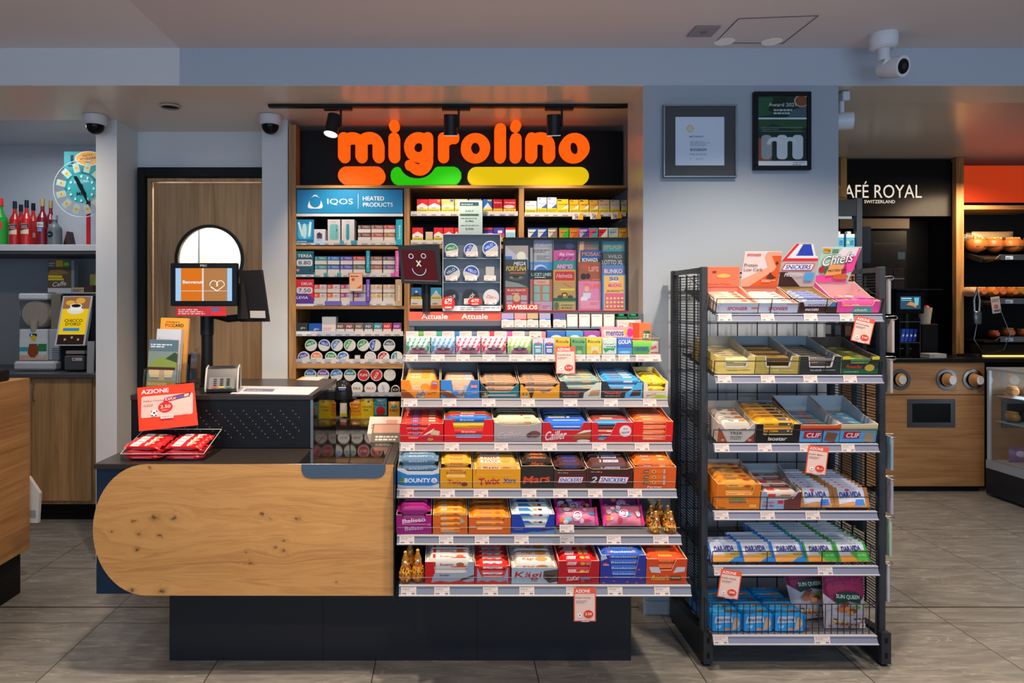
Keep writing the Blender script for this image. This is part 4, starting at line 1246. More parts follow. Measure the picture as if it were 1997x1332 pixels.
# payment terminal
t = thing('card_terminal', 'grey and white card payment terminal on the till cabinet', 'terminal', (WX(436, 2.95), 2.95, zr), R(12))
b = MB()
prof = [(-.075, .006), (-.08, .02), (-.055, .065), (-.03, .10), (.02, .108), (.055, .09), (.06, .01), (.04, .0005), (-.06, .0005)]
b.prism([(-.062, y, z) for y, z in prof], (.124, 0, 0), '3f3d40~')
b.obj('body', t, smooth=35)
for sx in (-1, 1):
    b = MB(); b.tube([(sx * .066, y, z + .002) for y, z in prof + prof[:1]], .0042, 'b9b4b0~', 8); b.obj('white_frame', t, smooth=60)
b = MB(); b.box(-.058, .058, -.0, .001, 0, .001, '5d5a5c'); b.M = Matrix()
P0, P1 = Vector((-.05, -.0555, .0665)), Vector((-.05, -.0305, .1015))
b = MB(); b.pr((-.052, -.031, .1012), (.104, 0, 0), (0, .05, .0085), [('r', .02, .1, .98, .9, '2a2c36'), ('r', .15, .25, .85, .75, '11121a')]); b.obj('screen', t)
b = MB()
its = []
for i in range(3):
    for j in range(4):
        its.append(('e', .2 + i * .3, .86 - j * .19, .09, .065, '17171a'))
its += [('r', .06, .02, .3, .14, 'c43a2c'), ('r', .38, .02, .64, .14, 'd9b020'), ('r', .7, .02, .96, .14, '2f8a4c')]
b.pr((-.045, -.0795, .021), (.09, 0, 0), (0, .0235, .042), [('r', -.08, -.06, 1.08, 1.06, '6e6b6e')] + its); b.obj('keypad', t)

# screens on a pole
t = thing('customer_display', 'customer screen with orange welcome picture on a black pole', 'screen', (WX(401, 3.08), 3.08, zr))
b = MB(); b.tube([(0, .02, 0), (0, .02, .24)], .026, '15161a~', 20); b.tube([(0, .02, .24), (0, .02, .33)], .030, '15161a~', 20); b.tube([(0, .02, 0), (0, .02, .008)], .035, '15161a~', 24); b.obj('pole', t, smooth=50)
zs = lambda py: WZ(py, 3.02) - zr
b = MB(); xa, xb = WX(332, 3.02) - WX(401, 3.08), WX(463, 3.02) - WX(401, 3.08)
b.box(xa, xb, -.06, -.035, zs(597), zs(513), '0a0a0c~', .004); b.box(-.05, .05, -.036, .0, zs(580), zs(530), '131316~')
b.obj('casing', t)
b = MB(); b.pr((xa, -.0602, zs(597)), (xb - xa, 0, 0), (0, 0, zs(513) - zs(597)), [
    ('r', .08, .12, .92, .88, '8fbbe0*0.75'), ('r', .16, .12, .85, .88, 'c96a14*0.7'), ('r', .48, .12, .85, .88, 'b07a48*0.55'), ('r', .475, .12, .50, .88, 'd9cfd0*0.6'),
    ('t', 'Benvenuti', .34, .56, .3, .075, 'dfe8f0*0.8'), ('a', .65, .50, .016, .0028, -30, 200, 'e6e6e6*0.8'), ('a', .75, .50, .016, .0028, -20, 210, 'e6e6e6*0.8'), ('p', [(.6, .44), (.7, .34), (.8, .46), (.79, .47), (.7, .36), (.61, .46)], 'e6e6e6*0.8'),
    ('r', .16, .345, .85, .355, 'd9d3c8*0.7'), ('t', 'PEC', .5, .94, .1, .05, 'b9bcc2')]); b.obj('screen', t)
b = MB(); x0, x1 = WX(342, 3.02) - WX(401, 3.08), WX(441, 3.02) - WX(401, 3.08)
b.box(x0, x1, -.055, -.0535, zs(616.5), zs(598.5), 'b01a20!'); b.pr((x0, -.055, zs(616.5)), (x1 - x0, 0, 0), (0, 0, zs(598.5) - zs(616.5)), [('s', .05, .2, .6, .85, 3, 'dcaeae'), ('r', .72, .5, .84, .85, '3a62b0'), ('r', .7, .1, 1, .5, 'd42a2a')]); b.obj('info_strip', t)
t = thing('till_monitor', 'black till monitor seen from behind, tilted beside the customer screen', 'monitor', (WX(500, 3.1), 3.1, zr))
F = Matrix.Translation((0, 0, 0))
def zq(py): return WZ(py, 3.1) - zr
def xq(px): return WX(px, 3.1) - WX(500, 3.1)
b = MB(); b.prism([(xq(463), .03, zq(628)), (xq(527), -.03, zq(627)), (xq(513), -.03, zq(527)), (xq(463), .03, zq(527))], (.004, .016, 0), '232225~'); b.obj('casing', t)
b = MB(); b.prism([(xq(463), .0, zq(622)), (xq(487), -.03, zq(622)), (xq(479), -.02, zq(553)), (xq(463), .0, zq(553))], (0, .025, 0), '2c2a2c~'); b.obj('back_cover', t)
b = MB(); b.prism([(xq(489), -.007, zq(620)), (xq(522), -.034, zq(620)), (xq(521), -.034, zq(606)), (xq(488.5), -.007, zq(606))], (0, -.001, 0), 'b5b2b0'); b.obj('type_plate', t)
b = MB(); b.tube([(xq(401), .05, zq(612)), (xq(440), .04, zq(622)), (xq(475), .03, zq(618))], .018, '17171a~', 12); b.obj('bracket', t, smooth=50)
# receipt printer
t = thing('receipt_printer', 'black receipt printer behind the leaflet holder', 'printer', (WX(372, 3.25), 3.26, zr), R(20))
b = MB(); b.box(-.045, .05, -.06, .08, 0, .14, '201f20~', .012); b.obj('casing', t)
b = MB(); b.box(-.03, .035, -.064, -.059, .02, .11, '0b0b0c!', .002); b.obj('front_cover', t)
b = MB(); b.tube([(.02, -.065, .01), (.05, -.1, .006), (.1, -.09, .004), (.12, -.04, .02), (.16, -.0, .004)], .0025, '0a0a0a~', 6); b.obj('cable', t, smooth=60)

# leaflet holder with three leaflets
HB = thing('leaflet_holder', 'clear stepped leaflet holder on the left end of the till cabinet', 'holder', (WX(278, 2.86), 2.86, zr - .0))
b = MB()
for (x0, y0, h_) in ((0, 0, .10), (.035, .05, .15), (.05, .10, .20)):
    for q in ([(x0, y0, 0), (x0 + .14, y0, 0), (x0 + .14, y0 + .012, h_ * .8), (x0, y0 + .012, h_ * .8)],):
        b.prism(q, (0, .0015, 0), 'acrylic')
b.prism([(0, 0, 0), (0, .14, 0), (0.05, .16, .22), (0.0, .012, .1)], (.0015, 0, 0), 'acrylic'); b.prism([(.19, 0.02, 0), (.19, .15, 0), (.19, .17, .2), (.19, .05, .17)], (.0015, 0, 0), 'acrylic')
b.box(0, .19, 0, .15, 0, .002, 'acrylic'); b.obj('trays', HB)
def leaflet(px0, px1, y0, y1, D, k, items, label, lean=6, th=.004):
    w, h = (px1 - px0) * D / S, (y1 - y0) * D / S
    b = MB(); b.box(0, w, 0, th, 0, h, k); b.pr((0, 0, 0), (w, 0, 0), (0, 0, h), items)
    F = Matrix.Translation((WX(px0, D), D, WZ(y1, D))) @ Matrix.Rotation(R(-lean), 4, 'X') @ Matrix.Rotation(R(1.5), 4, 'Y')
    return b.obj('leaflet', F=F, label=label, cat='leaflet')
leaflet(305, 361, 619, 745, 2.985, 'eda438', [('r', .94, 0, 1, 1, 'c9986a'), ('s', .2, .93, .8, .95, 1, '6a4a14'), ('t', 'PIC', .3, .885, .26, .05, 'c8261c'), ('t', 'CARD', .62, .885, .4, .05, '1c1a14')], 'yellow-orange leaflet with black and red heading at the back of the holder', th=.012)
leaflet(299, 350, 641, 746, 2.93, 'c9cdd8', [('t', 'Con noi', .32, .8, .5, .06, '8a90a6', 0, 0, 0), ('r', .94, 0, 1, 1, 'a99a94')], 'plain white leaflet in the middle of the holder', th=.01)
leaflet(285, 342, 662, 754, 2.885, '7b8c86', [('r', 0, .76, 1, 1, '55717f'), ('s', .06, .84, .8, .93, 2, 'd5dde0'), ('p', [(0, .45), (.3, .6), (.6, .62), (1, .72), (1, .4), (0, .4)], '7f9444'), ('p', [(.6, .6), (.9, .74), (1, .7), (1, .52)], '32482c'), ('r', .0, .36, .95, .42, '4a2622'), ('p', [(.05, .36), (.9, .36), (.85, .2), (.1, .2)], 'c9b48a'), ('p', [(.42, .36), (.58, .36), (.62, .12), (.4, .12)], 'a99a80'), ('r', 0, 0, .95, .14, 'a8934c'), ('s', .05, .04, .7, .1, 2, 'e0d8a8')], 'leaflet with green landscape and red train on the front of the holder')

# promotional sign and bar tray
Fp = Matrix.Translation((WX(262, 2.66), 2.70, WZ(845, 2.66))) @ Matrix.Rotation(R(-14), 4, 'X') @ Matrix.Rotation(R(-5), 4, 'Y')
w, h = .226, .178
b = MB()
q = [(0, 0, 0), (w + .012, 0, .004), (w - .006, 0, h), (-.012, 0, h)]
b.prism(q, (0, .002, 0), 'e8401c!')
b.pr((0, 0, 0), (w, 0, 0), (0, 0, h), [('t', 'AZIONE', .27, .885, .5, .10, 'e2dcf2', 0, 0, .05), ('g', .03, .29, .96, .78, .008, 'efc0b6'),
   ('t', 'KitKat Chunky', .25, .66, .36, .055, '6a3a36', 0, 0, .01), ('s', .07, .54, .25, .6, 2, 'b08078'), ('p', [(.42, .60), (.9, .70), (.93, .80), (.45, .71)], 'a81c2a'), ('t', 'KitKat', .56, .685, .2, .07, 'e0d4e8', 6, .3), ('p', [(.66, .66), (.86, .70), (.87, .76), (.67, .72)], '4a62a8'), ('p', [(.8, .7), (.88, .71), (.89, .77), (.81, .76)], 'd9cbb4'),
   ('e', .47, .50, .13, .12, 'd42a1c'), ('t', '2.50', .47, .51, .18, .075, 'f0dcdc', 0, 0, .03), ('s', .4, .42, .54, .45, 1, 'e8b0a8'), ('e', .27, .385, .065, .075, 'f0e4e4'), ('e', .27, .385, .02, .025, '1a1a1c', 5), ('e', .225, .42, .012, .016, '1a1a1c', 5), ('e', .315, .42, .012, .016, '1a1a1c', 5), ('e', .24, .33, .012, .016, '1a1a1c', 5), ('e', .30, .33, .012, .016, '1a1a1c', 5),
   ('r', .39, .235, .62, .325, 'f0d0cc'), ('t', 'migrolino', .505, .28, .18, .04, 'd85a4c'), ('s', .78, .3, .93, .33, 1, 'c88a80')])
b.obj('promo_sign', F=Fp, label='large red promotion sign with price standing behind the tray of red bars', cat='sign')
t = thing('display_tray', 'clear acrylic tray on the counter holding piles of red bars', 'tray', (0, 0, 0))
tx0, tx1, ty0, ty1, tz = WX(236, 2.60), WX(398, 2.60), 2.595, 2.80, ZT + .0006
b = MB()
b.box(tx0, tx1, ty0, ty1, tz, tz + .003, 'acrylic')
b.prism([(tx0, ty0, tz), (tx1, ty0, tz), (tx1, ty0, tz + .028), (tx0, ty0, tz + .028)], (0, .002, 0), 'acrylic')
b.prism([(tx0, ty1, tz), (tx1, ty1, tz), (tx1, ty1, tz + .085), (tx0, ty1, tz + .085)], (0, .002, 0), 'acrylic')
for x in (tx0, tx1):
    b.prism([(x, ty0, tz), (x, ty1, tz), (x, ty1, tz + .085), (x, ty0, tz + .028)], (.002, 0, 0), 'acrylic')
    b.tube([(x, ty0, tz + .028), (x, ty1, tz + .085)], .0012, 'c9ccd2~', 6)
b.tube([(tx0, ty0, tz + .028), (tx1, ty0, tz + .028)], .0012, 'c9ccd2~', 6)
b.tube([(tx0, ty1, tz + .085), (tx1, ty1, tz + .085)], .0012, 'c9ccd2~', 6)
b.obj('tray_body', t)


def bar_mesh(Lx, W, H, k, items=(), fitems=None, kc=None):
    """wrapped bar lying along x; crimped ends; print on top and on the front flank"""
    b = MB()
    kc = kc or k
    sec = [(-Lx / 2, .96, .07, kc), (-Lx / 2 + .008, .96, .09, kc), (-Lx / 2 + .016, .9, .8, kc), (-Lx / 2 + .024, 1, 1, k), (Lx / 2 - .024, 1, 1, k), (Lx / 2 - .016, .9, .8, k), (Lx / 2 - .008, .96, .09, kc), (Lx / 2, .96, .07, kc)]
    base = [(-.5, -.22), (-.36, -.5), (.36, -.5), (.5, -.22), (.5, .22), (.36, .5), (-.36, .5), (-.5, .22)]
    for i in range(len(sec) - 1):
        a, c = sec[i], sec[i + 1]
        vs_ = [(a[0], p[0] * W * a[1], p[1] * H * a[2]) for p in base] + [(c[0], p[0] * W * c[1], p[1] * H * c[2]) for p in base]
        fs_ = [(j, (j + 1) % 8, 8 + (j + 1) % 8, 8 + j) for j in range(8)]
        if i == 0: fs_.append(tuple(range(8))[::-1])
        if i == len(sec) - 2: fs_.append(tuple(range(8, 16)))
        b.add(vs_, fs_, a[3] if i < 3 else (k if i < 4 else kc))
    l = Lx - .05
    b.pr((-l / 2, -.36 * W, H / 2), (l, 0, 0), (0, .72 * W, 0), items)
    b.pr((-l / 2, -.5 * W, -.22 * H), (l, 0, 0), (0, 0, .44 * H), fitems if fitems is not None else [(i if i[0] != 't' else i) for i in items])
    return b.mesh('bar', 50)


def put_mesh(me, name, F, label, cat, group=None):
    o = bpy.data.objects.new(name, me)
    col.objects.link(o)
    o.matrix_world = F
    return tag(o, label, cat, group)


kk = bar_mesh(.146, .034, .016, 'c4141c!', [('p', [(.0, .0), (.36, .0), (.42, 1), (.06, 1)], 'ece0e0'), ('t', 'KitKat', .22, .5, .26, .5, 'c4141c', 0, .2), ('p', [(.42, .1), (.7, .1), (.72, .9), (.5, .9)], 'd9cfd2'), ('p', [(.36, .1), (.6, .1), (.62, .9), (.48, .9)], 'c4141c'), ('e', .76, .5, .07, .35, 'e0982a', 5), ('r', .6, .65, .95, .9, 'b9b0c4')], [('r', .1, .2, .9, .5, 'b9a9bc')])
q = 0
for colm, x in enumerate((tx0 + .0815, tx1 - .0815)):
    for lay in range(3):
        for r_ in range(4 if lay < 2 else 4):
            y = ty0 + .024 + r_ * .036; z = tz + .012 + lay * .0175 + (.006 + r_ * .004 if lay == 2 else 0)
            if lay < 2 and r_ > 0 and lay == 0 and r_ == 3: continue
            F = Matrix.Translation((x + random.uniform(-.003, .003), y, z)) @ Matrix.Rotation(R(random.uniform(-3, 3) - (0 if lay < 2 else 3)), 4, 'Z') @ Matrix.Rotation(R(24 if lay == 2 else 0), 4, 'X')
            nm = ('left', 'right')[colm]
            put_mesh(kk, 'candy_bar', F, f'red candy bar in the clear counter tray, {nm} pile, {("bottom", "middle", "top")[lay]} layer, {ORD[r_]} row', 'candy bar', 'red bars in the counter tray')
# ================================================================ candy shelves in front of the kiosk
TILT = 8
SH = [  # y rail top, y rail bottom, left px, right px, depth
    (1143, 1162, 778, 1348, 2.450), (1045, 1062, 774, 1329, 2.506), (955, 971, 774, 1320, 2.560),
    (864, 880, 779, 1311, 2.630), (778, 794, 782, 1303, 2.690), (692, 706, 786, 1290, 2.775)]
rk = thing('candy_rack', 'tiered candy shelving with grey price rails standing at the right of the counter', 'rack', (0, 0, 0))
DBK = 3.02
rx0, rx1 = WX(790, 2.775) + .004, WX(1290, 2.775) - .004
b = MB(); b.box(rx0, rx1, DBK, DBK + .02, ZB + .05, WZ(636, 2.98), '3c4048~', .001)
for i in range(14):
    z = ZB + .15 + i * .06
b.obj('back_panel', rk)
for x in (rx0 + .012, rx1 - .02):
    b = MB(); b.box(x - .012, x + .012, DBK - .03, DBK - .001, ZB + .05, WZ(612, 2.98), '4a4f58~', .001)
    z = ZB + .12
    while z < 1.3:
        b.box(x - .004, x + .004, DBK - .0308, DBK - .029, z, z + .018, '101114'); z += .03
    b.obj('upright', rk)
b = MB(); b.box(WX(768, D0) + .002, WX(768, D0) + .006, 2.5, 3.0, ZB, ZT + .0, '24262a~'); b.obj('side_panel', rk)


def rail(mb, x0, x1, y, z0, z1, k='82858f~', kl='c3c3ca~'):
    """extruded ticket rail: pale lip below, sloped face, upper bead"""
    h = z1 - z0
    pr_ = [(0, z0), (-.006, z0), (-.009, z0 + .004), (-.004, z0 + .006), (.006, z1 - .004), (.003, z1 - .002), (.006, z1), (.016, z1)]
    mb.prism([(x0, y + a, c) for a, c in [(0, z0), (-.007, z0), (-.009, z0 + .004), (-.003, z0 + .005), (0, z0 + .005)]], (x1 - x0, 0, 0), kl)
    mb.prism([(x0, y + a, c) for a, c in [(-.003, z0 + .005), (.007, z1 - .004), (.012, z1 - .004), (.012, z0 + .005)]], (x1 - x0, 0, 0), k)
    mb.prism([(x0, y + a, c) for a, c in [(.003, z1 - .004), (.003, z1), (.016, z1), (.016, z1 - .004)]], (x1 - x0, 0, 0), kl)


SHF = []
SN = ['bottom', 'second lowest', 'third lowest', 'fourth lowest', 'fifth lowest', 'top']
for i, (yt, yb, xl, xr, D) in enumerate(SH):
    x0, x1, z0, z1 = WX(xl, D), WX(xr, D), WZ(yb, D), WZ(yt, D)
    tl = TILT if i < 5 else 0
    F = Matrix.Translation((x0, D + .014, z1)) @ Matrix.Rotation(R(tl), 4, 'X')
    SHF.append((F, x0, x1, z0, z1, D))
    b = MB(); b.M = F; b.box(.004, x1 - x0 - .004, 0, (DBK - .035 - D - .02) / math.cos(R(tl)), -.004, 0, '565a62~')
    sh_ = b.obj('shelf', rk)
    b = MB(); rail(b, x0, x1, D, z0, z1, '7b7a84~' if i > 2 else '666d7e~', 'aaa6a8~'); b.obj('price_rail', sh_)
    b = MB(); b.M = F; hl = .028 if i < 5 else .068
    b.poly([(.002, 0, .001), (x1 - x0 - .002, 0, .001), (x1 - x0 - .002, 0, hl), (.002, 0, hl)], 'acrylic'); b.tube([(.002, .0, hl), (x1 - x0 - .002, .0, hl)], .0007, '8c8c92~', 5)
    if i == 5:
        for xx in (.002, x1 - x0 - .004):
            b.box(xx, xx + .002, 0, .16, .001, hl, 'acrylic'); b.tube([(xx, 0, .002), (xx, 0, hl), (xx, .1, hl + .02)], .0012, '5a4a48~', 5)
    b.obj('clear_lip', sh_)
    for xx in (.0, x1 - x0 - .003):
        b = MB(); b.M = F; b.prism([(xx, .0, -.005), (xx, .0, -.012), (xx, (DBK - D - .06), -.012), (xx, (DBK - D - .06), -.005)], (.003, 0, 0), '4a4f58~'); b.obj('bracket', sh_)


def ticket(px, w_px, sh, label, k='c3b8b6', name='price_ticket', dy=0.0):
    yt, yb, xl, xr, D = SH[sh] if not isinstance(sh, tuple) else sh
    w = w_px * D / S; h = (yb - yt) * D / S * .95
    b = MB(); b.box(0, w, 0, .0008, 0, h, k)
    b.pr((0, 0, 0), (w, 0, 0), (0, 0, h), [('s', .08, .55, .85, .9, 2, 'a39aa0'), ('s', .08, .12, .5, .3, 1, '56505a'), ('s', .7, .12, .93, .32, 1, '56505a'), ('r', .05, .45, .95, .48, 'c2b8b8')])
    return b.obj(name, F=Matrix.Translation((WX(px, D), D - .0035 + dy, WZ(yb, D) + .004)) @ Matrix.Rotation(R(-14), 4, 'X'), label=label, cat='price ticket', group='white shelf price tickets')


TK = [
    [(782, 30), (847, 30), (942, 29), (1013, 29), (1104, 20), (1185, 29), (1276, 30)],
    [(779, 29), (856, 28), (926, 28), (1003, 28), (1092, 28), (1183, 28), (1274, 30)],
    [(779, 28), (859, 28), (924, 28), (1018, 28), (1079, 28), (1147, 28), (1224, 28)],
    [(782, 27), (867, 28), (964, 27), (1058, 28), (1155, 28), (1238, 28)],
    [(787, 27), (863, 27), (940, 26), (1017, 26), (1099, 27), (1178, 27), (1254, 26)],
    [(791, 24), (841, 26), (890, 26), (941, 25), (993, 48), (1044, 38), (1120, 22), (1144, 26), (1174, 26), (1206, 22), (1240, 48)]]
for i, row in enumerate(TK):
    for j, (px, w) in enumerate(row):
        ticket(px, w, i, f'white price ticket on the {SN[i]} candy rack rail, {posn(j)} of {len(row)}')
ticket(1091, 28, (1024, 1039, 0, 0, 2.50), 'white price ticket standing above the second lowest rail before the pink bags', dy=-.004)


def carton(F, w, d, hf, hb, k, kin, cut, items, label, name='display_carton', header=None, hk=None, hitems=(), ks=None, group=None, fold=.35, closed=False, ph=None):
    """open cardboard display carton: floor, back, sloping sides, cut-out front with print; optional header card at the back"""
    b = MB()
    T = .0022
    if closed:
        b.box(0, w, 0, d, 0, hf, k, .001)
        b.pr((0, 0, 0), (w, 0, 0), (0, 0, hf), items); b.pr((0, 0, hf), (w, 0, 0), (0, d, 0), closed if isinstance(closed, list) else [])
        return b.obj(name, F=F, label=label, cat='display carton', group=group)
    if cut:
        u0t, u0b, u1b, u1t, vb = cut
        pts = [(0, 0), (w, 0), (w, hf), (u1t * w, hf), (u1b * w, vb * hf), (u0b * w, vb * hf), (u0t * w, hf), (0, hf)]
    else:
        pts = [(0, 0), (w, 0), (w, hf), (0, hf)]
    b.prism([(x, 0, z) for x, z in pts], (0, T, 0), k, kin, 'cfc2b0')
    b.box(T, w - T, T, d, 0, T, kin)
    b.prism([(0, d, 0), (w, d, 0), (w, d, hb), (0, d, hb)], (0, -T, 0), ks or k, kin, 'cfc2b0')
    for x, s_ in ((0, 1), (w, -1)):
        b.prism([(x, T, 0), (x, d - T, 0), (x, d - T, hb), (x, fold * d, hf), (x, T, hf)], (s_ * T, 0, 0), ks or k, kin, 'cfc2b0')
    b.pr((0, 0, 0), (w, 0, 0), (0, 0, hf), items)
    if header:
        hp = [(x * w, d - .004, hb + z * header) for x, z in (hk or [(0, 0), (1, 0), (1, 1), (0, 1)])]
        b.prism(hp, (0, .003, 0), hitems[0], hitems[0])
        b.pr((0, d - .004, hb), (w, 0, 0), (0, 0, header), hitems[1])
    return b.obj(name, F=F, label=label, cat='display carton', group=group)


def bars(F, w, d, n, lay, H, W, k, items, what, where, fit=None, z0=.003, name='candy_bar', cat='candy bar', x0=0.0, kc=None, jit=1.0, y0=.0045, step=0.0, colors=None, Lw=None):
    """bars lying across a carton: one pile at the front (lay high), a top row running back"""
    Lx = Lw or (w - .0075 - W * math.sin(R(jit))) / math.cos(R(jit))
    me = {}
    def M_(j):
        kq = colors[j % len(colors)] if colors else (k, items)
        if kq[0] not in me:
            me[kq[0]] = bar_mesh(Lx, W * .96, H * .98, kq[0] + '!', kq[1], fit, (kc + '!') if kc else None)
        return me[kq[0]]
    grp = what + 's ' + where
    c = 0
    for i in range(n):
        z = z0 + (lay - .5) * H * 1.02 + step * i
        T = Matrix.Translation((x0 + w / 2 + random.uniform(-.0015, .0015), y0 + W * (i + .5) * 1.01, z)) @ Matrix.Rotation(R(random.uniform(-jit, jit)), 4, 'Z')
        put_mesh(M_(c), name, F @ T, f'{what} {where}, {ORD[i]} on top', cat, grp); c += 1
    for l in range(lay - 1):
        z = z0 + (l + .5) * H * 1.02
        T = Matrix.Translation((x0 + w / 2 + random.uniform(-.001, .001), y0 + W * .5, z))
        ll = ['bottom', 'second', 'third', 'fourth', 'fifth', 'sixth'][l]
        put_mesh(M_(c), name, F @ T, f'{what} {where}, {ll} layer upward', cat, grp); c += 1


DSKR = .20


def stock(sh, px0, px1, ptop, k, kin, cut, items, cdesc, bar=None, hbf=1.25, d=DSKR, **kw):
    """a carton placed on candy shelf sh between photo columns px0..px1, front top edge at row ptop"""
    F, x0, x1, z0, z1, D = SHF[sh]
    Dc = D + .02
    xx = WX(px0, Dc) - x0 + .0007; w = (px1 - px0) * Dc / S - .0014
    hf = WZ(ptop, Dc) - z1 - .002
    G = F @ Matrix.Translation((xx, .004, .0006))
    carton(G, w, d, hf, min(hf * hbf, .115), k, kin, cut, items, cdesc, **kw)
    if bar:
        bk, bits, n, lay, what, where = bar[:6]
        o = bar[6] if len(bar) > 6 else {}
        Wb = o.pop('W', .033)
        n = min(n, int((d - .008) / (Wb * 1.012)))
        zt = hf * (o.pop('fill', 1.02))
        H = (zt - .003) / lay / 1.02
        o2 = dict(o)
        bars(G, w, d, n, lay, H, Wb, bk, bits, what, where, **o2)
    return G, w, hf


def T_(s, cx, cy, w, h, k, *a): return ('t', s, cx, cy, w, h, k) + a


# ---------- bottom shelf
G, w, hf = stock(0, 829, 925, 1092, 'c9141c', 'b9c0cc', (.16, .2, .84, .88, .52), [
    ('p', [(.12, 0), (.15, .3), (.2, .52), (.84, .52), (.88, 1), (1, 1), (1, 0)], '9aa6b6'), ('p', [(0, .0), (.3, .14), (.5, .08), (.7, .16), (.85, .08), (1, .12), (1, 0)], 'c9281c'), ('p', [(.68, .1), (.98, .3), (1, .42), (.74, .24)], '5a3a34'), T_('kinder', .4, .4, .2, .09, '30303c', 0, .2)],
    'red and grey carton of white wafer bars on the bottom candy shelf', ('e0d6d0', [T_('bueno', .42, .5, .4, .6, '8a3a34', 0, .2), ('e', .82, .5, .12, .4, 'a8643c'), ('r', 0, 0, .08, 1, 'c9281c'), ('p', [(.5, 0), (1, .0), (1, .25), (.7, .2)], 'd8321c')], 5, 2, 'white and red wafer bar', 'in the red and grey carton', {'W': .038, 'fill': 1.12}), hbf=1.35)
stock(0, 926, 995, 1100, 'c0141a', 'b4bac8', (.12, .22, .80, .90, .42), [('p', [(.06, .9), (.2, .36), (.82, .36), (.92, .9), (.94, .9), (.94, 0), (.06, 0)], '8f9fb4'), ('p', [(.06, .0), (.06, .1), (.2, .2), (.35, .1), (.5, .2), (.7, .1), (.9, .2), (.94, 0)], 'cf281c')],
    'red carton of slim hazelnut bars beside the white lettered box', ('d02a1c', [('r', .0, .1, 1, .9, 'd8cdd0'), T_('duplo', .55, .5, .5, .6, '3f8ac0', 0, .2), ('p', [(0, .0), (.2, .3), (.4, .0), (.6, .3), (.8, 0), (1, .3), (1, 0)], 'd02a1c')], 5, 3, 'slim red and white bar', 'in the narrow red carton', {'colors': None}), hbf=1.4)
stock(0, 997, 1087, 1104, '9fb0be', 'd9cfc0', None, [('r', 0, .0, 1, .75, 'a6b6c2'), T_('Kägi', .36, .5, .58, .5, 'a8202c', 0, .2, .03), T_('fret', .5, .2, .14, .1, 'a8202c'), ('p', [(.7, .8), (1, .9), (1, .15), (.82, .05), (.68, .4)], '54443e'), ('p', [(.72, .6), (.95, .55), (.8, .15)], '3c302c')],
    'pale grey carton with curly red lettering on the bottom candy shelf', ('e0d2c8', [T_('Kägi', .3, .5, .36, .7, 'c03424', 0, .2), ('e', .75, .5, .2, .5, 'c98a4c')], 4, 2, 'cream wafer bar', 'in the pale grey carton', {'W': .046, 'fill': 1.3}), hbf=1.25)
stock(0, 1088, 1168, 1090, 'b81420', 'd0c4b0', (.18, .24, .74, .80, .50), [T_('KitKat', .36, .24, .30, .2, 'e6dcdc', 6, .2, .04), ('e', .36, .22, .15, .16, 'b81420'), T_('KitKat', .36, .24, .3, .18, 'ecdfe0', 6, .2, .03), ('r', .54, .2, .78, .3, '6a8cc0'), ('e', .6, .14, .05, .05, 'a0643c')],
    'dark red carton of chocolate fingers on the bottom candy shelf', ('c4141c', [('p', [(.0, .05), (.36, .05), (.42, .95), (.06, .95)], 'e8dcdc'), T_('KitKat', .2, .5, .3, .6, 'c4141c', 0, .2), ('e', .65, .5, .1, .45, 'd9a038'), ('r', .78, .1, .95, .9, 'b08a60')], 5, 3, 'red chocolate finger bar', 'in the dark red carton', {}), hbf=1.3)
stock(0, 1170, 1258, 1078, '2a3694', '9fb4d0', (.18, .28, .76, .84, .22), [('p', [(0, 1), (.1, 1), (.14, .88), (.0, .8)], 'b0bcd8'), ('e', .1, .7, .05, .04, 'd83a4c'), ('r', .05, .64, .18, .68, 'd8a0b0')] + [('e', x, y, .035, .035, 'c83a70', 6) for x, y in ((.12, .25), (.85, .5), (.9, .2), (.6, .08), (.3, .1), (.07, .05), (.8, .05))],
    'blue carton with pink dots full of blue wafer bars', ('2858b8', [T_('Risoletto', .5, .5, .8, .6, 'd4deec', 0, 0, .03), ('r', 0, .1, .06, .9, 'd04a5c'), ('e', .9, .5, .06, .4, 'b08a6c')], 5, 5, 'blue wafer bar', 'in the blue dotted carton', {}), hbf=1.12)
stock(0, 1259, 1338, 1086, 'd8481a', 'c9763c', (.24, .34, .62, .74, .55), [('p', [(.06, .68), (.3, .68), (.36, .44), (.12, .46)], 'c9c8d0'), ('p', [(.66, .44), (.94, .5), (.96, .68), (.74, .68)], 'c9c8d0'), T_("Reese's", .35, .25, .42, .2, 'e0c03a', 0, .2, .03), ('r', .6, .14, .86, .32, '4a2a1c'), ('r', .62, .2, .84, .29, 'b08a50')],
    'orange carton of peanut cups at the right end of the bottom shelf', ('dc4a1c', [T_('REESES', .5, .5, .55, .6, 'e8c03a')], 5, 4, 'orange peanut cup bar', 'in the orange carton at the bottom right', {}), hbf=1.15)
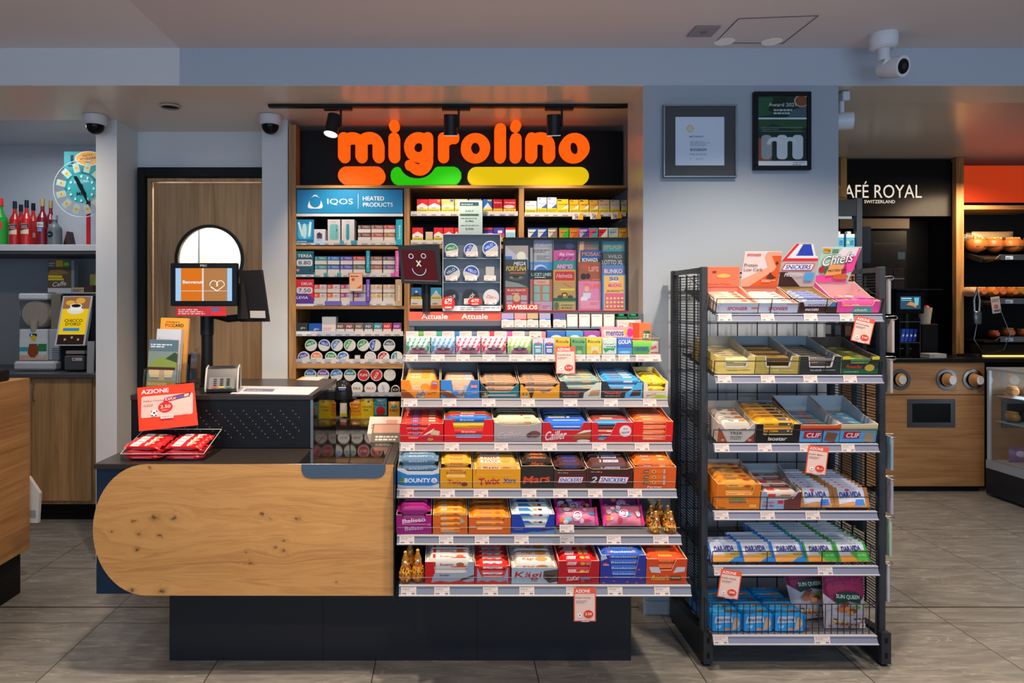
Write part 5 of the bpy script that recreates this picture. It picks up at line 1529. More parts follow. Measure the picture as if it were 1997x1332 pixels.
# ---------- second shelf
stock(1, 773, 842, 1001, 'a01478', 'd9c8a8', (.16, .16, .84, .84, .68), [T_('Balisto', .5, .3, .52, .2, 'cfc4dc', 4, .1, .02), ('r', .16, .5, .84, .52, 'd8c8cc'), T_('Balisto', .5, .72, .66, .22, 'e8d4e0', 6, .1, .03), T_('+2', .92, .5, .1, .1, 'cfc4dc')],
    'magenta carton with white script lettering, left end of its shelf', ('8a1468', [('r', 0, .0, 1, .2, 'a8307c')], 5, 3, 'magenta cereal bar', 'in the magenta carton', {'fill': 1.35}), hbf=1.75)
stock(1, 844, 912, 1001, 'd8681c', 'd9b890', (.22, .22, .78, .78, .15), [('r', 0, .5, .24, .52, 'b8541a'), ('p', [(.78, .55), (.95, .62), (.78, .95)], 'b0a088'), ('e', .5, .06, .2, .05, '8f9aa0')],
    'orange carton with full-height cut-out, left one of two orange', ('ea8a1c', [('p', [(.02, .2), (.3, .2), (.36, .8), (.06, .8)], 'b9c0cc'), T_('Ovo', .2, .5, .2, .4, '3a5a9a'), ('e', .8, .5, .12, .4, 'c0581c')], 5, 4, 'orange malt chocolate bar', 'in the left orange carton', {'W': .036, 'fill': 1.15}), hbf=1.35)
stock(1, 914, 996, 1006, 'd8641a', 'd9b890', (.16, .2, .80, .86, .28), [('r', .02, .4, .16, .46, 'c9b0a0'), ('r', 0, 0, 1, .03, 'b8541a')],
    'orange carton with wide cut-out, right one of two orange', ('e8851c', [T_('Ovomaltine', .35, .5, .45, .5, '2f3a8a', 0, .1), ('e', .82, .5, .1, .4, 'c9581c')], 5, 3, 'orange crunchy bar', 'in the right orange carton', {'W': .038, 'fill': 1.1, 'jit': 2}), hbf=1.4)
stock(1, 997, 1081, 1000, '1c3ea8', 'c9ccd8', (.2, .32, .78, .88, .36), [('p', [(0, 0), (.6, .1), (1, .22), (1, 0)], '5a8ac0'), ('r', 0, 0, 1, .04, '8fa8cc'), T_("Lindt", .17, .26, .2, .1, 'a8904c', 0, .2), ('e', .85, .3, .05, .05, '7a4a30'), ('e', .75, .2, .06, .06, '5a3020'), ('p', [(.25, .02), (.6, .12), (.5, .16)], '3a9a5c')],
    'blue carton of nut chocolate bars with hazelnut pictures', ('c8d4e0', [('p', [(0, 0), (.5, 0), (.35, 1), (0, 1)], '2f6cc0'), ('e', .6, .5, .08, .35, 'c98a4c'), ('e', .78, .5, .08, .35, '6a3a24'), ('r', .0, .0, .5, .15, '5fae50')], 5, 3, 'blue and silver nut bar', 'in the blue hazelnut carton', {'W': .038, 'fill': 1.1}), hbf=1.4)
# ---------- third shelf
stock(2, 775, 857, 912, 'c9d4e0', 'd6dde6', (.16, .24, .84, .98, .86), [('p', [(0, .2), (.2, .12), (.8, .12), (1, .26), (1, .78), (.84, .7), (.24, .7), (0, .92)], '2a7ac4'), T_('BOUNTY', .48, .4, .62, .24, 'eef0f4', 0, .1, .04), ('e', .88, .4, .07, .14, 'e6e2ea'), ('e', .88, .4, .04, .08, 'b8a8c8'), ('p', [(.05, .3), (.1, .6), (.17, .5), (.14, .25)], '4f8a3c')],
    'white and blue carton of coconut bars, left end of its shelf', ('5f7f98', [T_('BOUNTY', .5, .5, .7, .6, 'b8c8d8', 0, .1, .03), ('r', 0, .0, 1, .12, '2a6aa8')], 5, 4, 'blue-grey coconut bar', 'in the white and blue carton', {'fill': 1.55, 'W': .034}), hbf=1.9)
stock(2, 858, 921, 912, 'd99a14', 'd9c9a0', (.2, .2, .8, .8, .58), [T_('Twix', .46, .32, .46, .22, 'c02028', -3, 0, .04), ('e', .76, .2, .1, .1, '7a3418'), ('r', .0, .98, 1, 1, 'b87a10')],
    'narrow gold carton of caramel bars with one window', ('e0a02c', [T_('TWIX', .5, .5, .8, .7, 'd03a24', 0, .1, .04), ('r', 0, 0, 1, .08, 'd8c8b0')], 5, 4, 'gold caramel bar', 'in the narrow gold carton', {'fill': 1.4}), hbf=1.75)
stock(2, 922, 1015, 912, 'e29a12', 'd9c9a0', None, [T_('Twix', .34, .36, .46, .36, 'b81824', 4, .1, .05), T_('Xtra', .77, .40, .27, .24, '2634a0', 2, .1, .03), ('r', .08, .68, .84, .7, 'e8c070'), ('r', .05, .72, .07, 1, 'c9860c')],
    'wide gold carton with large red lettering on the middle shelf', ('e0aa50', [('r', 0, .0, .6, 1, 'e8ddd0'), T_('TWIX', .3, .5, .5, .8, 'c8241c', 0, .1, .05), ('e', .78, .5, .15, .4, 'c9862c')], 5, 2, 'white lettered caramel bar', 'in the wide gold carton', {'W': .04, 'fill': 1.28}), hbf=1.6)
stock(2, 1016, 1079, 906, '2f2a28', 'b8a88c', None, [T_('Mars', .48, .4, .84, .34, 'c83a20', 5, .2, .05), T_('Mars', .48, .4, .80, .3, 'd24a28', 5, .2, .03)],
    'black carton with red script lettering on the middle shelf', ('3a2c24', [T_('Mars', .5, .5, .7, .8, 'd8501c', 0, .3, .05), ('r', 0, .0, 1, .1, 'c0963c')], 5, 3, 'black caramel bar', 'in the black carton', {'fill': 1.3, 'W': .036}), hbf=1.7)
snk = [('p', [(.1, .26), (.86, .26), (.92, .60), (.16, .60)], 'c8242c'), ('p', [(.125, .29), (.85, .29), (.895, .57), (.17, .57)], 'e4e4ee'), T_('SNICKERS', .51, .43, .68, .2, '1c3a9c', 0, .25, .04)]
stock(2, 1080, 1143, 912, '4a2723', 'c9a898', (.02, .1, .9, .98, .93), [('g', .0, .0, .001, .001, .0001, '4a2723')] + snk + [T_('24 x 50 g', .26, .8, .32, .08, 'c9b0a8')],
    'brown carton with one blue and white name plate, narrower one', ('4c2a28', [T_('SNICKERS', .5, .5, .8, .8, '2a4ab0', 0, .2, .05)], 5, 3, 'brown peanut bar', 'in the narrow brown carton', {'fill': 1.3, 'W': .036}), hbf=1.6)
snk2 = [('p', [(.23, .24), (.87, .22), (.93, .56), (.29, .6)], 'c8242c'), ('p', [(.25, .27), (.865, .25), (.905, .53), (.30, .57)], 'e4e4ee'), T_('SNICKERS', .58, .41, .55, .21, '1c3a9c', -2, .25, .04), T_('2', .16, .42, .13, .3, 'bcc8d8', 0, .3, .05)]
stock(2, 1144, 1233, 910, '43241f', 'c9a898', (.04, .12, .86, .96, .94), snk2 + [T_('24 x 80 g', .2, .8, .24, .08, 'c9b0a8')],
    'wide brown carton whose name plate follows a large figure two', ('5a3632', [('p', [(.3, .1), (.8, .1), (.84, .9), (.34, .9)], 'd8d4e0'), T_('SNICKERS', .57, .5, .46, .6, '1c3a9c', 0, .2, .05), T_('2', .22, .5, .08, .8, 'c9bdc0', 0, .2, .05)], 4, 2, 'wide brown peanut bar', 'in the wide brown carton', {'fill': 1.22, 'W': .044}), hbf=1.6)
stock(2, 1235, 1317, 908, 'dc5a1c', 'c98a5c', None, [('r', .2, .68, .74, .90, 'e66a1c'), ('r', .2, .42, .74, .65, 'e66a1c'), ('r', .2, .18, .74, .4, 'e66a1c')] + [it for v in (.79, .53, .29) for it in (('p', [(.21, v - .07), (.34, v - .07), (.36, v + .07), (.23, v + .07)], '5c4038'), T_('nuts', .29, v, .1, .07, 'dcc8c0'), ('e', .47, v, .05, .08, 'd8a868'), ('e', .47, v, .025, .04, '8a4a24'), ('r', .69, v - .1, .74, v + .1, 'b8a8a8'))] + [T_('Farmer', .5, .08, .36, .1, 'd8c8c0')],
    'orange carton with three printed nut pictures, right end of the shelf', ('e2681c', [('r', .06, .2, .4, .8, 'b8402c'), T_('Farmer', .23, .5, .3, .5, 'e8d8d0', 0, .2), ('e', .78, .5, .12, .35, 'd8a868')], 5, 3, 'orange nut bar', 'in the orange picture carton', {'fill': 1.25, 'W': .036}), hbf=1.5)
# ---------- fourth shelf
stock(3, 780, 865, 824, 'd01420', 'c98a80', (.14, .2, .4, .72, .2), [('p', [(.4, .18), (.58, .5), (.72, .86), (1, 1), (1, 0), (.3, .0)], 'd01420'), ('p', [(.5, .3), (.72, .5), (.8, .76), (.62, .5)], 'd9cdb8'), ('p', [(.7, .4), (.9, .36), (.92, .58), (.76, .66)], 'c9b08c'), ('e', .7, .14, .07, .08, 'c9954c'), T_('Prussien', .6, .32, .16, .08, '3a4aa0', 20)],
    'red carton with rolled wafer picture, left end of the fourth shelf', ('d8382c', [('e', .28, .5, .18, .42, '2f46a8'), T_('LU', .28, .5, .16, .5, 'dcd8e6'), ('r', .5, .1, .7, .9, 'e05a48'), ('r', .74, .1, .98, .9, 'd8b49c')], 5, 4, 'red wafer bar with blue oval', 'in the rolled wafer carton', {'fill': 1.05}), hbf=1.35)
stock(3, 866, 962, 816, 'd8121c', 'c98a80', (.16, .24, .76, .82, .2), [('r', .03, .0, .97, .03, 'b81018')],
    'plain bright red carton holding mixed coloured branches', ('1c62b0', [('r', .0, .1, .12, .9, 'c83a3c'), T_('Branches', .4, .5, .4, .6, 'e0dcd8', 0, .2)], 5, 4, 'mixed colour chocolate branch', 'in the plain bright red carton', {'fill': 1.1, 'colors': [
        ('1c6cc0', [('r', .0, .1, .12, .9, 'c83a3c'), T_('Branches', .45, .5, .4, .6, 'e0dcd8', 0, .2)]), ('d8281c', [T_('Branches', .5, .5, .4, .6, 'e8dcd8', 0, .2)]), ('e0b01c', [('r', .5, .1, .9, .6, 'd8701c')]), ('1c4f94', [('r', .0, .1, .12, .9, 'c83a3c'), T_('Noir', .4, .5, .3, .6, 'e0dcd8', 0, .2)]), ('a8b81c', [('r', .0, .1, .12, .9, 'c83a3c'), T_('Branches', .45, .5, .4, .6, 'e0dcd8', 0, .2)])]}), hbf=1.3)
stock(3, 963, 1056, 822, 'a39a9e', '6c7270', (.02, .2, .76, .98, .86), [T_('Cailler', .32, .36, .48, .34, 'b9b3b6', 5, .3, .02), ('e', .85, .4, .13, .17, '6a4440'), ('e', .74, .34, .06, .11, '4f2f2c'), ('r', .05, .02, .95, .05, '8a8488')],
    'grey carton with tone-on-tone script lettering, fourth shelf', ('d8c4a0', [T_('Cailler', .3, .5, .4, .7, 'e8e0d0', 0, .3), ('r', .7, .3, .9, .8, 'c98a4c')], 5, 3, 'grey and cream chocolate branch', 'in the grey carton', {'fill': 1.15, 'colors': [('d8c4a0', [T_('Cailler', .3, .5, .4, .7, 'e8e0d0', 0, .3), ('r', .7, .3, .9, .8, 'c98a4c')]), ('d9ceb4', [('e', .66, .5, .04, .3, 'c83030')]), ('3c4a48', [T_('Cailler', .4, .5, .5, .7, '6f8a80', 0, .3)])]}), hbf=1.4)
stock(3, 1057, 1152, 822, 'bf1c2a', 'b8aca8', (.16, .2, .78, .84, .62), [T_('Cailler', .28, .34, .44, .46, 'e2d6da', 5, .3, .03), ('p', [(.62, .1), (.68, .4), (1, .56), (1, .2)], '9a5430'), ('p', [(.7, .4), (.85, .6), (1, .62), (1, .54)], 'd8cdc4'), ('e', .85, .05, .14, .08, 'd8d0d0')],
    'red carton with white script lettering and chocolate branch picture', ('2f6cd8', [('r', .1, .2, .9, .55, 'a8c4e8'), ('e', .7, .5, .06, .4, '2a3a80')], 5, 2, 'blue chocolate branch', 'in the red script carton', {'W': .036, 'fill': 1.05, 'colors': [('2f6cd8', [('r', .1, .2, .9, .5, 'b8d0f0')]), ('3a56b8', [('r', .0, .2, .5, .8, 'c9b8a0'), ('e', .6, .5, .05, .35, 'd8dcea')]), ('1c4a5c', [T_('Cailler', .4, .5, .4, .7, '7fc8b8', 0, .3)])]}), hbf=1.35)
stock(3, 1153, 1233, 822, 'd01824', 'c4b4b0', (.14, .16, .4, .6, .12), [('p', [(.3, .12), (.5, .4), (.6, .8), (.95, 1), (1, 1), (1, 0), (.2, .0)], 'd01824'), ('d', .82, .56, .0235, 'd8cdd2'), T_('Natural', .82, .5, .2, .13, '5a5058', 8, .2), T_('GO', .82, .68, .1, .07, '6a6068')],
    'red carton with round white seal on the fourth shelf', ('d8584c', [('r', .0, .1, .5, .9, 'c9b8b4'), ('r', .5, .1, 1, .5, 'd89a80')], 5, 5, 'mixed fruit bar', 'in the red carton with round seal', {'fill': 1.0, 'colors': [('3a86b8', []), ('c83a44', [('r', .1, .1, .6, .9, 'd8a89c')]), ('e07a5c', [('r', .3, .1, .9, .9, 'd8cfc4')]), ('5a2028', []), ('74242c', [('r', 0, 0, .3, 1, '4a5a58')])]}), hbf=1.4)
stock(3, 1234, 1311, 820, 'd81c14', 'b86a50', (.24, .24, .82, .82, .12), [('r', 0, .0, 1, .03, 'a8140c')],
    'bright red carton with tall window, right end of the fourth shelf', ('e0602c', [('r', .1, .2, .9, .6, 'e8b888'), T_('Torino', .7, .5, .4, .6, 'c8281c')], 5, 4, 'orange and cream striped bar', 'in the tall windowed red carton', {'fill': 1.05}), hbf=1.2)
# ---------- fifth shelf
ob = [('p', [(0, .0), (.34, .0), (.24, .28), (.1, .46), (0, .5)], '8a4a1c'), ('r', .3, .0, .62, .02, '5a3a20')]
stock(4, 782, 858, 740, 'e8861a', '8a8a92', (.22, .27, .72, .8, .46), ob + [('p', [(.36, .02), (.58, .02), (.66, .42), (.44, .42)], 'b9a8a4'), T_('chiefs', .5, .24, .24, .3, '5a3a2c', 20, .2), T_('PROTEIN', .8, .28, .24, .09, '3a2418', 14), ('r', .8, .76, .94, .9, '7a7aa0'), T_('20g', .87, .83, .12, .1, 'e8d8e0'), ('r', .78, .58, .94, .74, 'd84a3c')],
    'orange carton of protein bars at the left end of the fifth shelf', ('e8b060', [T_('PROTEIN', .4, .5, .5, .6, 'f0e0c8'), ('e', .7, .5, .2, .5, 'e8942c')], 4, 1, 'yellow and white protein bar', 'in the orange carton on the fifth shelf', {'W': .045, 'fill': 1.1}), hbf=1.6)
stock(4, 859, 935, 740, '3a82cc', '6c6e72', (.28, .32, .66, .78, .44), [('p', [(0, .5), (.1, .44), (.3, .3), (.42, .05), (.2, .02), (0, .2)], '7a4428'), ('p', [(.12, .4), (.25, .4), (.3, .25)], 'd8a84c'), ('p', [(.40, .02), (.6, .02), (.66, .4), (.46, .4)], 'b9a8a4'), T_('chiefs', .52, .22, .24, .3, '5a3a2c', 20, .2), T_('PROTEIN', .82, .26, .26, .09, 'd8a080', 14), ('r', .8, .76, .94, .9, '5a6ab0'), ('r', .78, .58, .94, .74, 'e08a8c')],
    'blue carton of protein bars with tall grey lid behind', ('d8a888', [T_('PROTEIN', .4, .5, .5, .6, 'f0e0c8'), ('r', .7, .1, 1, .9, '9ab8d4')], 3, 1, 'salmon and white protein bar', 'in the blue carton on the fifth shelf', {'W': .045, 'fill': 1.0}), hbf=1.75)
for (a, c, k, k2, lab, dd) in ((937, 1012, '1c6c7c', '2a3a40', 'teal and black carton of clear wrapped nut bars', 'in the teal and black carton'), (1014, 1091, '3a3436', 'e09a1c', 'black and amber carton of clear wrapped nut bars', 'in the black and amber carton')):
    stock(4, a, c, 746, k, '3a3a3c', (.02, .22, .74, .98, .40), [('p', [(0, 0), (.26, 0), (.22, .4), (.04, .9), (0, .9)], k2), ('p', [(.3, 0), (1, 0), (1, 1), (.74, .4), (.56, .34), (.5, .5), (.36, .5)], 'e29a18') if a > 1000 else ('r', .1, .12, .94, .26, 'b8b0ac'), T_('KIND', .12, .1, .16, .12, 'd8d0c8')] + ([('r', .06, .2, .1, .36, 'c83a2c'), ('r', .1, .2, .14, .36, 'e0b02c'), ('r', .14, .2, .18, .36, '3a9a4c')]),
        lab + ' on the fifth shelf', ('b88a68', [('r', .0, .1, .22, .9, '3a3430'), T_('KIND', .11, .5, .18, .4, 'e8e0d8'), ('s', .25, .1, .98, .9, 4, '7a4a30'), ('s', .28, .2, .9, .7, 2, 'e0c8b0')], 4, 3, 'clear wrapped nut bar', dd, {'fill': 1.15}), hbf=1.45)
for (a, c, k, k2, kb, lab, dd) in ((1092, 1172, '33383c', 'c9cfc0', '8fa8a0', 'black and pale green carton with orange lettering', 'in the black and pale green carton'), (1174, 1252, '30343c', '4aa8dc', '3f9ad8', 'black and sky blue carton with orange lettering', 'in the black and sky blue carton')):
    stock(4, a, c, 742, k, '4a5258', (.08, .2, .74, .94, .56), [('p', [(.56, 0), (1, 0), (1, .95), (.86, .9), (.72, .5), (.58, .3)], k2), ('p', [(.68, .1), (.95, .14), (.98, .5), (.76, .46)], '4a2c2c' if a > 1170 else 'b08a6c'), T_('PowerBar', .27, .3, .42, .18, 'e8502c', 0, .2, .03), T_('PROTEIN NUT2', .26, .12, .38, .06, 'c9cdd0')],
        lab + ' on the fifth shelf', (kb, [T_('PowerBar', .25, .5, .4, .4, 'e8502c', 0, .2, .03), ('r', .55, .1, .9, .9, 'd8a878' if a < 1170 else 'c8d4dc'), ('r', 0, .0, 1, .12, '4a4440')], 5, 3, ('pale green' if a < 1170 else 'sky blue') + ' energy bar', dd, {'fill': 1.15, 'W': .036, 'jit': 1.8}), hbf=1.5)
stock(4, 1254, 1302, 743, 'd6cfc2', 'e8d27a', (.14, .2, .86, .9, .44), [('p', [(.3, .0), (1, .0), (1, .12), (.6, .2)], 'b8c81c'), T_('BALISTO', .32, .2, .4, .12, 'd8502c', 10, .2), ('r', .1, .4, .9, .42, 'c9c0b0')],
    'white and yellow carton at the right end of the fifth shelf', ('e6c81c', [('r', .2, .2, .7, .5, 'e8e0c8'), ('r', .0, .1, .15, .9, 'e8962c')], 5, 3, 'yellow and white bar', 'in the white and yellow carton', {'fill': 1.05}), hbf=1.2)

# ---------- sweets bags and foil-wrapped eggs on the second shelf, foil hens on the bottom one
def onshelf(sh, px, D_extra=0.03):
    F, x0, x1, z0, z1, D = SHF[sh]
    return F @ Matrix.Translation((WX(px, D + D_extra) - x0, D_extra - .014, .001)), D + D_extra
bagit = lambda rnd, k='e05a9c': [('e', rnd.uniform(.1, .9), rnd.uniform(.1, .9), rnd.uniform(.05, .09), rnd.uniform(.07, .13), c_) for c_ in ('d84a8c', 'e8a8c0', '3a9ac0', 'e0dce8', 'd8702c', 'c83a5c', 'e8c0d0', '6ac0c8', 'e8905c', 'd8d0e8', 'e05a9c', 'f0d0dc')]
rnd = random.Random(3)
def clean_bag(px, wpx, hpx, y, lean, k, label, seed):
    F, x0, x1, z0, z1, D = SHF[1]
    rn = random.Random(seed)
    w, h = wpx * D / S, hpx * D / S
    G = F @ Matrix.Translation((WX(px, D + y) - x0, y, .012)) @ Matrix.Rotation(R(-lean), 4, 'X')
    its = bagit(rn) + [('a', .5, .5, .012, .004, 0, 360, 'f0d8e4'), ('a', .5, .5, .019, .003, 20, 300, 'e87ab0'), T_('Mix', .5, .5, .22, .2, 'f4e6ee', 8, .2, .03), ('r', 0, 0, .07, 1, 'd8288c'), ('r', .93, 0, 1, 1, 'd8288c')]
    pillow_items('sweets_bag', w, h, .05, k + '!', its, label, 'bag', F=G, group='pink bags of mixed sweets')
clean_bag(1127, 84, 36, .045, 38, 'c87a98', 'pink bag of sweets lying flat behind the standing white ticket', 5)
clean_bag(1120, 78, 40, .11, 38, '6a2a5c', 'dark violet bag of sweets behind the flat pink one, left pile', 6)
clean_bag(1118, 70, 40, .165, 38, '8a1c68', 'magenta bag of sweets at the back of the left pile', 7)
clean_bag(1218, 82, 42, .045, 42, 'd87a90', 'pink bag of mixed sweets at the front of the right pile', 8)
clean_bag(1213, 82, 46, .11, 42, '7a3a70', 'violet bag of mixed sweets behind the pink one, right pile', 9)
b_egg = {}
def foil_hen(F, h, label, seed, name='foil_hen', cat='chocolate figure', tall=.58):
    rn = random.Random(seed)
    b = MB(); b.M = Matrix.Diagonal((tall, tall, 1, 1))
    b.lathe([(0, 0), (h * .30, .0), (h * .36, h * .12), (h * .33, h * .32), (h * .24, h * .5), (h * .2, h * .6), (h * .18, h * .75), (h * .1, h * .9), (0, h * .95)], 'd8962c!', 18, ['7a2414!', 'a8481c!', 'b8741c!', 'c98a20!', 'a8601c!', 'c08420!', '8a5a1c!', '8a5a1c!'])
    for i in range(130):
        a = rn.uniform(0, 2 * PI); q = rn.uniform(.05, .72)
        pr_ = [(0, .30), (.12, .36), (.32, .33), (.5, .24), (.6, .2), (.75, .18)]
        for (za, ra), (zb, rb) in zip(pr_, pr_[1:]):
            if za <= q <= zb: r = h * (ra + (rb - ra) * (q - za) / (zb - za))
        z = q * h; s4 = rn.uniform(.0022, .0045)
        b.ball((r * math.cos(a), r * math.sin(a), z), (s4, s4, s4), rn.choice(('a8201c!', 'e8d04c!', '3a5a2c!', '2a1a10!', '2a1a10!', 'c84a1c!', 'e0b02c!')), 5, 4)
    b.ball((0, -h * .2, h * .66), (h * .07, h * .05, h * .07), 'e6e2dc!', 8, 6)
    b.ball((0, -h * .245, h * .66), (h * .03, h * .02, h * .03), '1a1a1a!', 6, 5)
    b.ball((0, -h * .26, h * .58), (h * .03, h * .04, h * .025), 'd8401c!', 6, 5)
    b.ball((0, -.02 * h, h * .97), (h * .1, h * .06, h * .06), 'e0a020!', 8, 6)
    return b.obj(name, F=F, label=label, cat=cat, smooth=70, group='gold foil chocolate figures')
for px, y, hh, lb, sd in ((791, .04, .115, 'gold foil chocolate hen at the left end of the bottom shelf', 1), (815, .045, .12, 'gold foil chocolate hen with dark cap beside the red and grey carton', 2), (800, .11, .12, 'gold foil chocolate hen standing behind the two front ones', 3)):
    G, Dq = onshelf(0, px, y)
    foil_hen(G, hh, lb, sd)
for px, y, lb, sd in ((1277, .035, 'gold foil figure, front left in the cluster at the right end of the second shelf', 4), (1306, .035, 'gold foil figure, front right in the cluster at the right end of the second shelf', 5), (1268, .085, 'gold foil figure, back left in the cluster at the right end of the second shelf', 6), (1300, .085, 'gold foil figure, back right in the cluster at the right end of the second shelf', 7), (1283, .14, 'gold foil figure at the very back of the cluster on the second shelf', 8)):
    G, Dq = onshelf(1, px, y)
    foil_hen(G, .082, lb, sd, tall=.76)

# ---------- top shelf: sweets and gum
F5, X5, X5b, z50, z5, D5 = SHF[5]
zt5 = z5 + .0005
DF = D5 + .03
for i, (a, c, k, k2, n_) in enumerate([(791, 839, '1f9a6c', 'd5dcd8', 'green striped'), (840, 888, '3f86c0', 'b8cde0', 'blue striped'), (889, 938, 'd8286c', 'e6dade', 'pink striped'), (939, 988, 'd02440', 'e6dada', 'red striped'), (990, 1037, '9ad02c', 'dfe4d2', 'lime striped')]):
    w, h = (c - a) * DF / S - .004, .074
    its = []
    rn = random.Random(i)
    for r_ in range(3):
        for q_ in range(5):
            x = q_ * .22 - .05 + r_ * .07; y = .45 + r_ * .2
            its.append(('p', [(x, y - .07), (x + .07, y - .05), (x + .14, y + .08), (x + .05, y + .06)], k))
    its += [('p', [(0, .05), (.1, .2), (.16, .5), (.04, .4)], k), ('p', [(.84, .1), (.97, .2), (1, .5), (.9, .4)], k), ('e', .52, .3, .3, .08, '4a3a48'), ('e', .5, .34, .08, .1, '8a7a88'), ('r', .16, .04, .86, .22, 'c0405c'), T_("Fisherman's Friend", .51, .13, .64, .1, 'e8dce0', 0, .1)]
    pillow_items('lozenge_bag', w, h, .03, k2 + '!', its, f'{n_} lozenge bag at the front of the top candy shelf', 'bag', loc=(WX((a + c) / 2, DF), DF + .018, zt5), group='striped lozenge bags', n=8)
def fbox(px0, px1, y0, D_, depth, k, items, label, cat='pack', name='sweets_box', zb=None, top=None, y1=None, group=None):
    w = (px1 - px0) * D_ / S - .001
    zb = zt5 if zb is None else zb
    h = WZ(y0, D_) - zb
    b = MB(); b.box(0, w, 0, depth, 0, h, k, .001); b.pr((0, 0, 0), (w, 0, 0), (0, 0, h), items)
    if top: b.pr((0, 0, h), (w, 0, 0), (0, depth, 0), top)
    return b.obj(name, loc=(WX(px0, D_), D_, zb), label=label, cat=cat, group=group)
for a, k, n_ in ((1039, '2a9aa4', 'teal'), (1061, '2c5cb8', 'blue')):
    fbox(a, a + 21, 660, DF, .06, 'bfc0d0!', [('g', .1, .02, .9, .72, .006, k), ('e', .5, .68, .22, .1, 'd8566c', 5), ('r', .25, .1, .75, .35, 'b8c8dc'), ('r', .2, .42, .8, .52, 'dfe4ee')], f'grey gum pouch with {n_} label, front of the top candy shelf', top=[('s', .1, .1, .9, .9, 3, '8f90a8')])
for a, c, k, kt, n_ in ((1082, 1112, 'e0b824', 'e8b83a', 'yellow herb sweets box at left, partly behind the hanging red ticket'), (1114, 1143, '6aa86c', '8fbf7c', 'green herb sweets box between the two yellow ones'), (1144, 1174, 'e0c42c', 'e8c44a', 'yellow herb sweets box with lemon picture, right of the green one')):
    fbox(a, c, 659, DF, .09, k, [T_('Ricola', .5, .78, .84, .2, '2a2a1c', 0, .1, .02), ('r', .3, .05, .8, .5, 'd9d4b4' if a != 1114 else '4f8a5c'), ('e', .55, .12, .2, .12, 'e09a1c' if a != 1114 else '8fbf8c')], n_, top=[('s', .2, .1, .9, .8, 3, 'e8e2c8'), ('r', 0, 0, 1, .12, 'd88a3c')])
fbox(1175, 1203, 659, DF, .09, 'c9d4cc!', [T_('GOLIA', .5, .74, .9, .3, '1f7a48', 0, .05, .05), T_('GOLIA', .5, .75, .84, .25, 'e4eae4', 0, .05, .02), ('p', [(.05, .35), (.3, .5), (.95, .5), (.8, .2), (.5, .28), (.2, .1)], '1f9a5c'), T_('BIANCA', .5, .42, .7, .13, 'e4eae4')], 'white and green sweets box with big block letters', top=[('s', .1, .1, .9, .9, 3, 'a09a90')])
fbox(1204, 1233, 659, DF, .09, '2a62c4!', [('r', 0, 0, 1, .4, '3f92dc'), T_('GOLIA', .5, .76, .86, .27, 'e0e2ea', 4, .1, .04), ('s', .6, .46, .95, .55, 1, 'd0405c'), ('e', .5, .12, .4, .08, '8fc4ec')], 'blue sweets box with white block letters', top=[('s', .1, .1, .9, .9, 3, '8a86a8')])
fbox(1234, 1284, 666, DF, .07, '7cc83c!', [('p', [(.66, 0), (1, 0), (1, 1), (.75, .9)], 'c9b8b4'), ('r', 0, 0, .62, .16, '4f9a2c'), ('p', [(.02, .2), (.66, .2), (.62, .6), (.0, .6)], '3f8a5c'), T_('HI-CHEW', .36, .4, .46, .26, '3a4a9c', 0, .2, .05), ('p', [(.7, .35), (.95, .5), (.9, .7), (.72, .55)], 'd84a4c'), ('r', .7, .08, 1, .18, 'd03a44')], 'green chewy sweets pack at the right end of the top candy shelf', top=[('p', [(0, 0), (.6, 0), (.5, 1), (0, 1)], '8fd04c')])
# second tier: gum boxes with tickets
D6 = 2.90
z6 = WZ(668, D6)
b = MB(); b.box(WX(789, D6), WX(1274, D6), D6 - .004, D6 + .085, z6 - .004, z6, '8a8c94~'); b.box(WX(789, D6), WX(1274, D6), D6 - .006, D6 - .004, z6 - .004, z6 + .018, 'acrylic'); b.obj('upper_tier', rk)
for i, (a, c, k, n_) in enumerate([(792, 826, '6aa84c', 'green'), (828, 862, '3fa08c', 'sea green'), (864, 897, '3a7cc0', 'blue'), (898, 930, '6a7a98', 'grey-blue'), (932, 965, 'd8404c', 'red'), (966, 999, 'd05aa0', 'pink'), (1001, 1032, '8a8a90', 'grey'), (1034, 1065, 'c9808c', 'rose')]):
    fbox(a, c, 647, D6 + .012, .05, k + '!', [('r', .05, .1, .7, .95, 'b9c4bc'), ('s', .1, .2, .6, .8, 2, k)], f'{n_} gum pack behind a white ticket, {posn(i)} on the second tier', name='gum_pack', zb=z6 + .001, top=[('r', .1, .1, .66, .9, 'b8bcb4'), ('s', .15, .2, .6, .8, 3, '8f8a94')], group='gum packs on the second tier')
    ticket(a - 2 + (0 if i else 2), 24, (647, 660, 0, 0, D6 - .0), f'white ticket before the {n_} gum pack on the second tier', name='price_ticket')
for a, c, k, k2, n_ in ((1067, 1103, '2a5cb0', '8fa8b0', 'blue flat gum box'), (1104, 1138, '3f86c8', 'b8b8a8', 'sky blue flat gum box'), (1139, 1171, '8a3c98', '8f9a94', 'purple flat gum box')):
    fbox(a, c, 646, D6 + .01, .07, k + '!', [('e', .5, .4, .3, .25, 'c9d0dc')], f'{n_} on the second tier near the fruity roll', name='gum_pack', zb=z6 + .001, top=[('r', .03, .05, .97, .95, k2)])
fbox(1173, 1235, 638, D6 + .0, .035, 'e08a9c!', [('p', [(.1, .1), (.75, .1), (.75, .75), (.05, .75)], 'e8b8a0'), T_('mentos', .42, .45, .56, .5, '2a3a9c', 0, 0, .05), ('e', .9, .5, .1, .4, 'd8287c'), ('e', .76, .6, .06, .25, 'e8a02c')], 'pink fruity chewing roll on the second tier', name='sweets_roll', zb=z6 + .02)
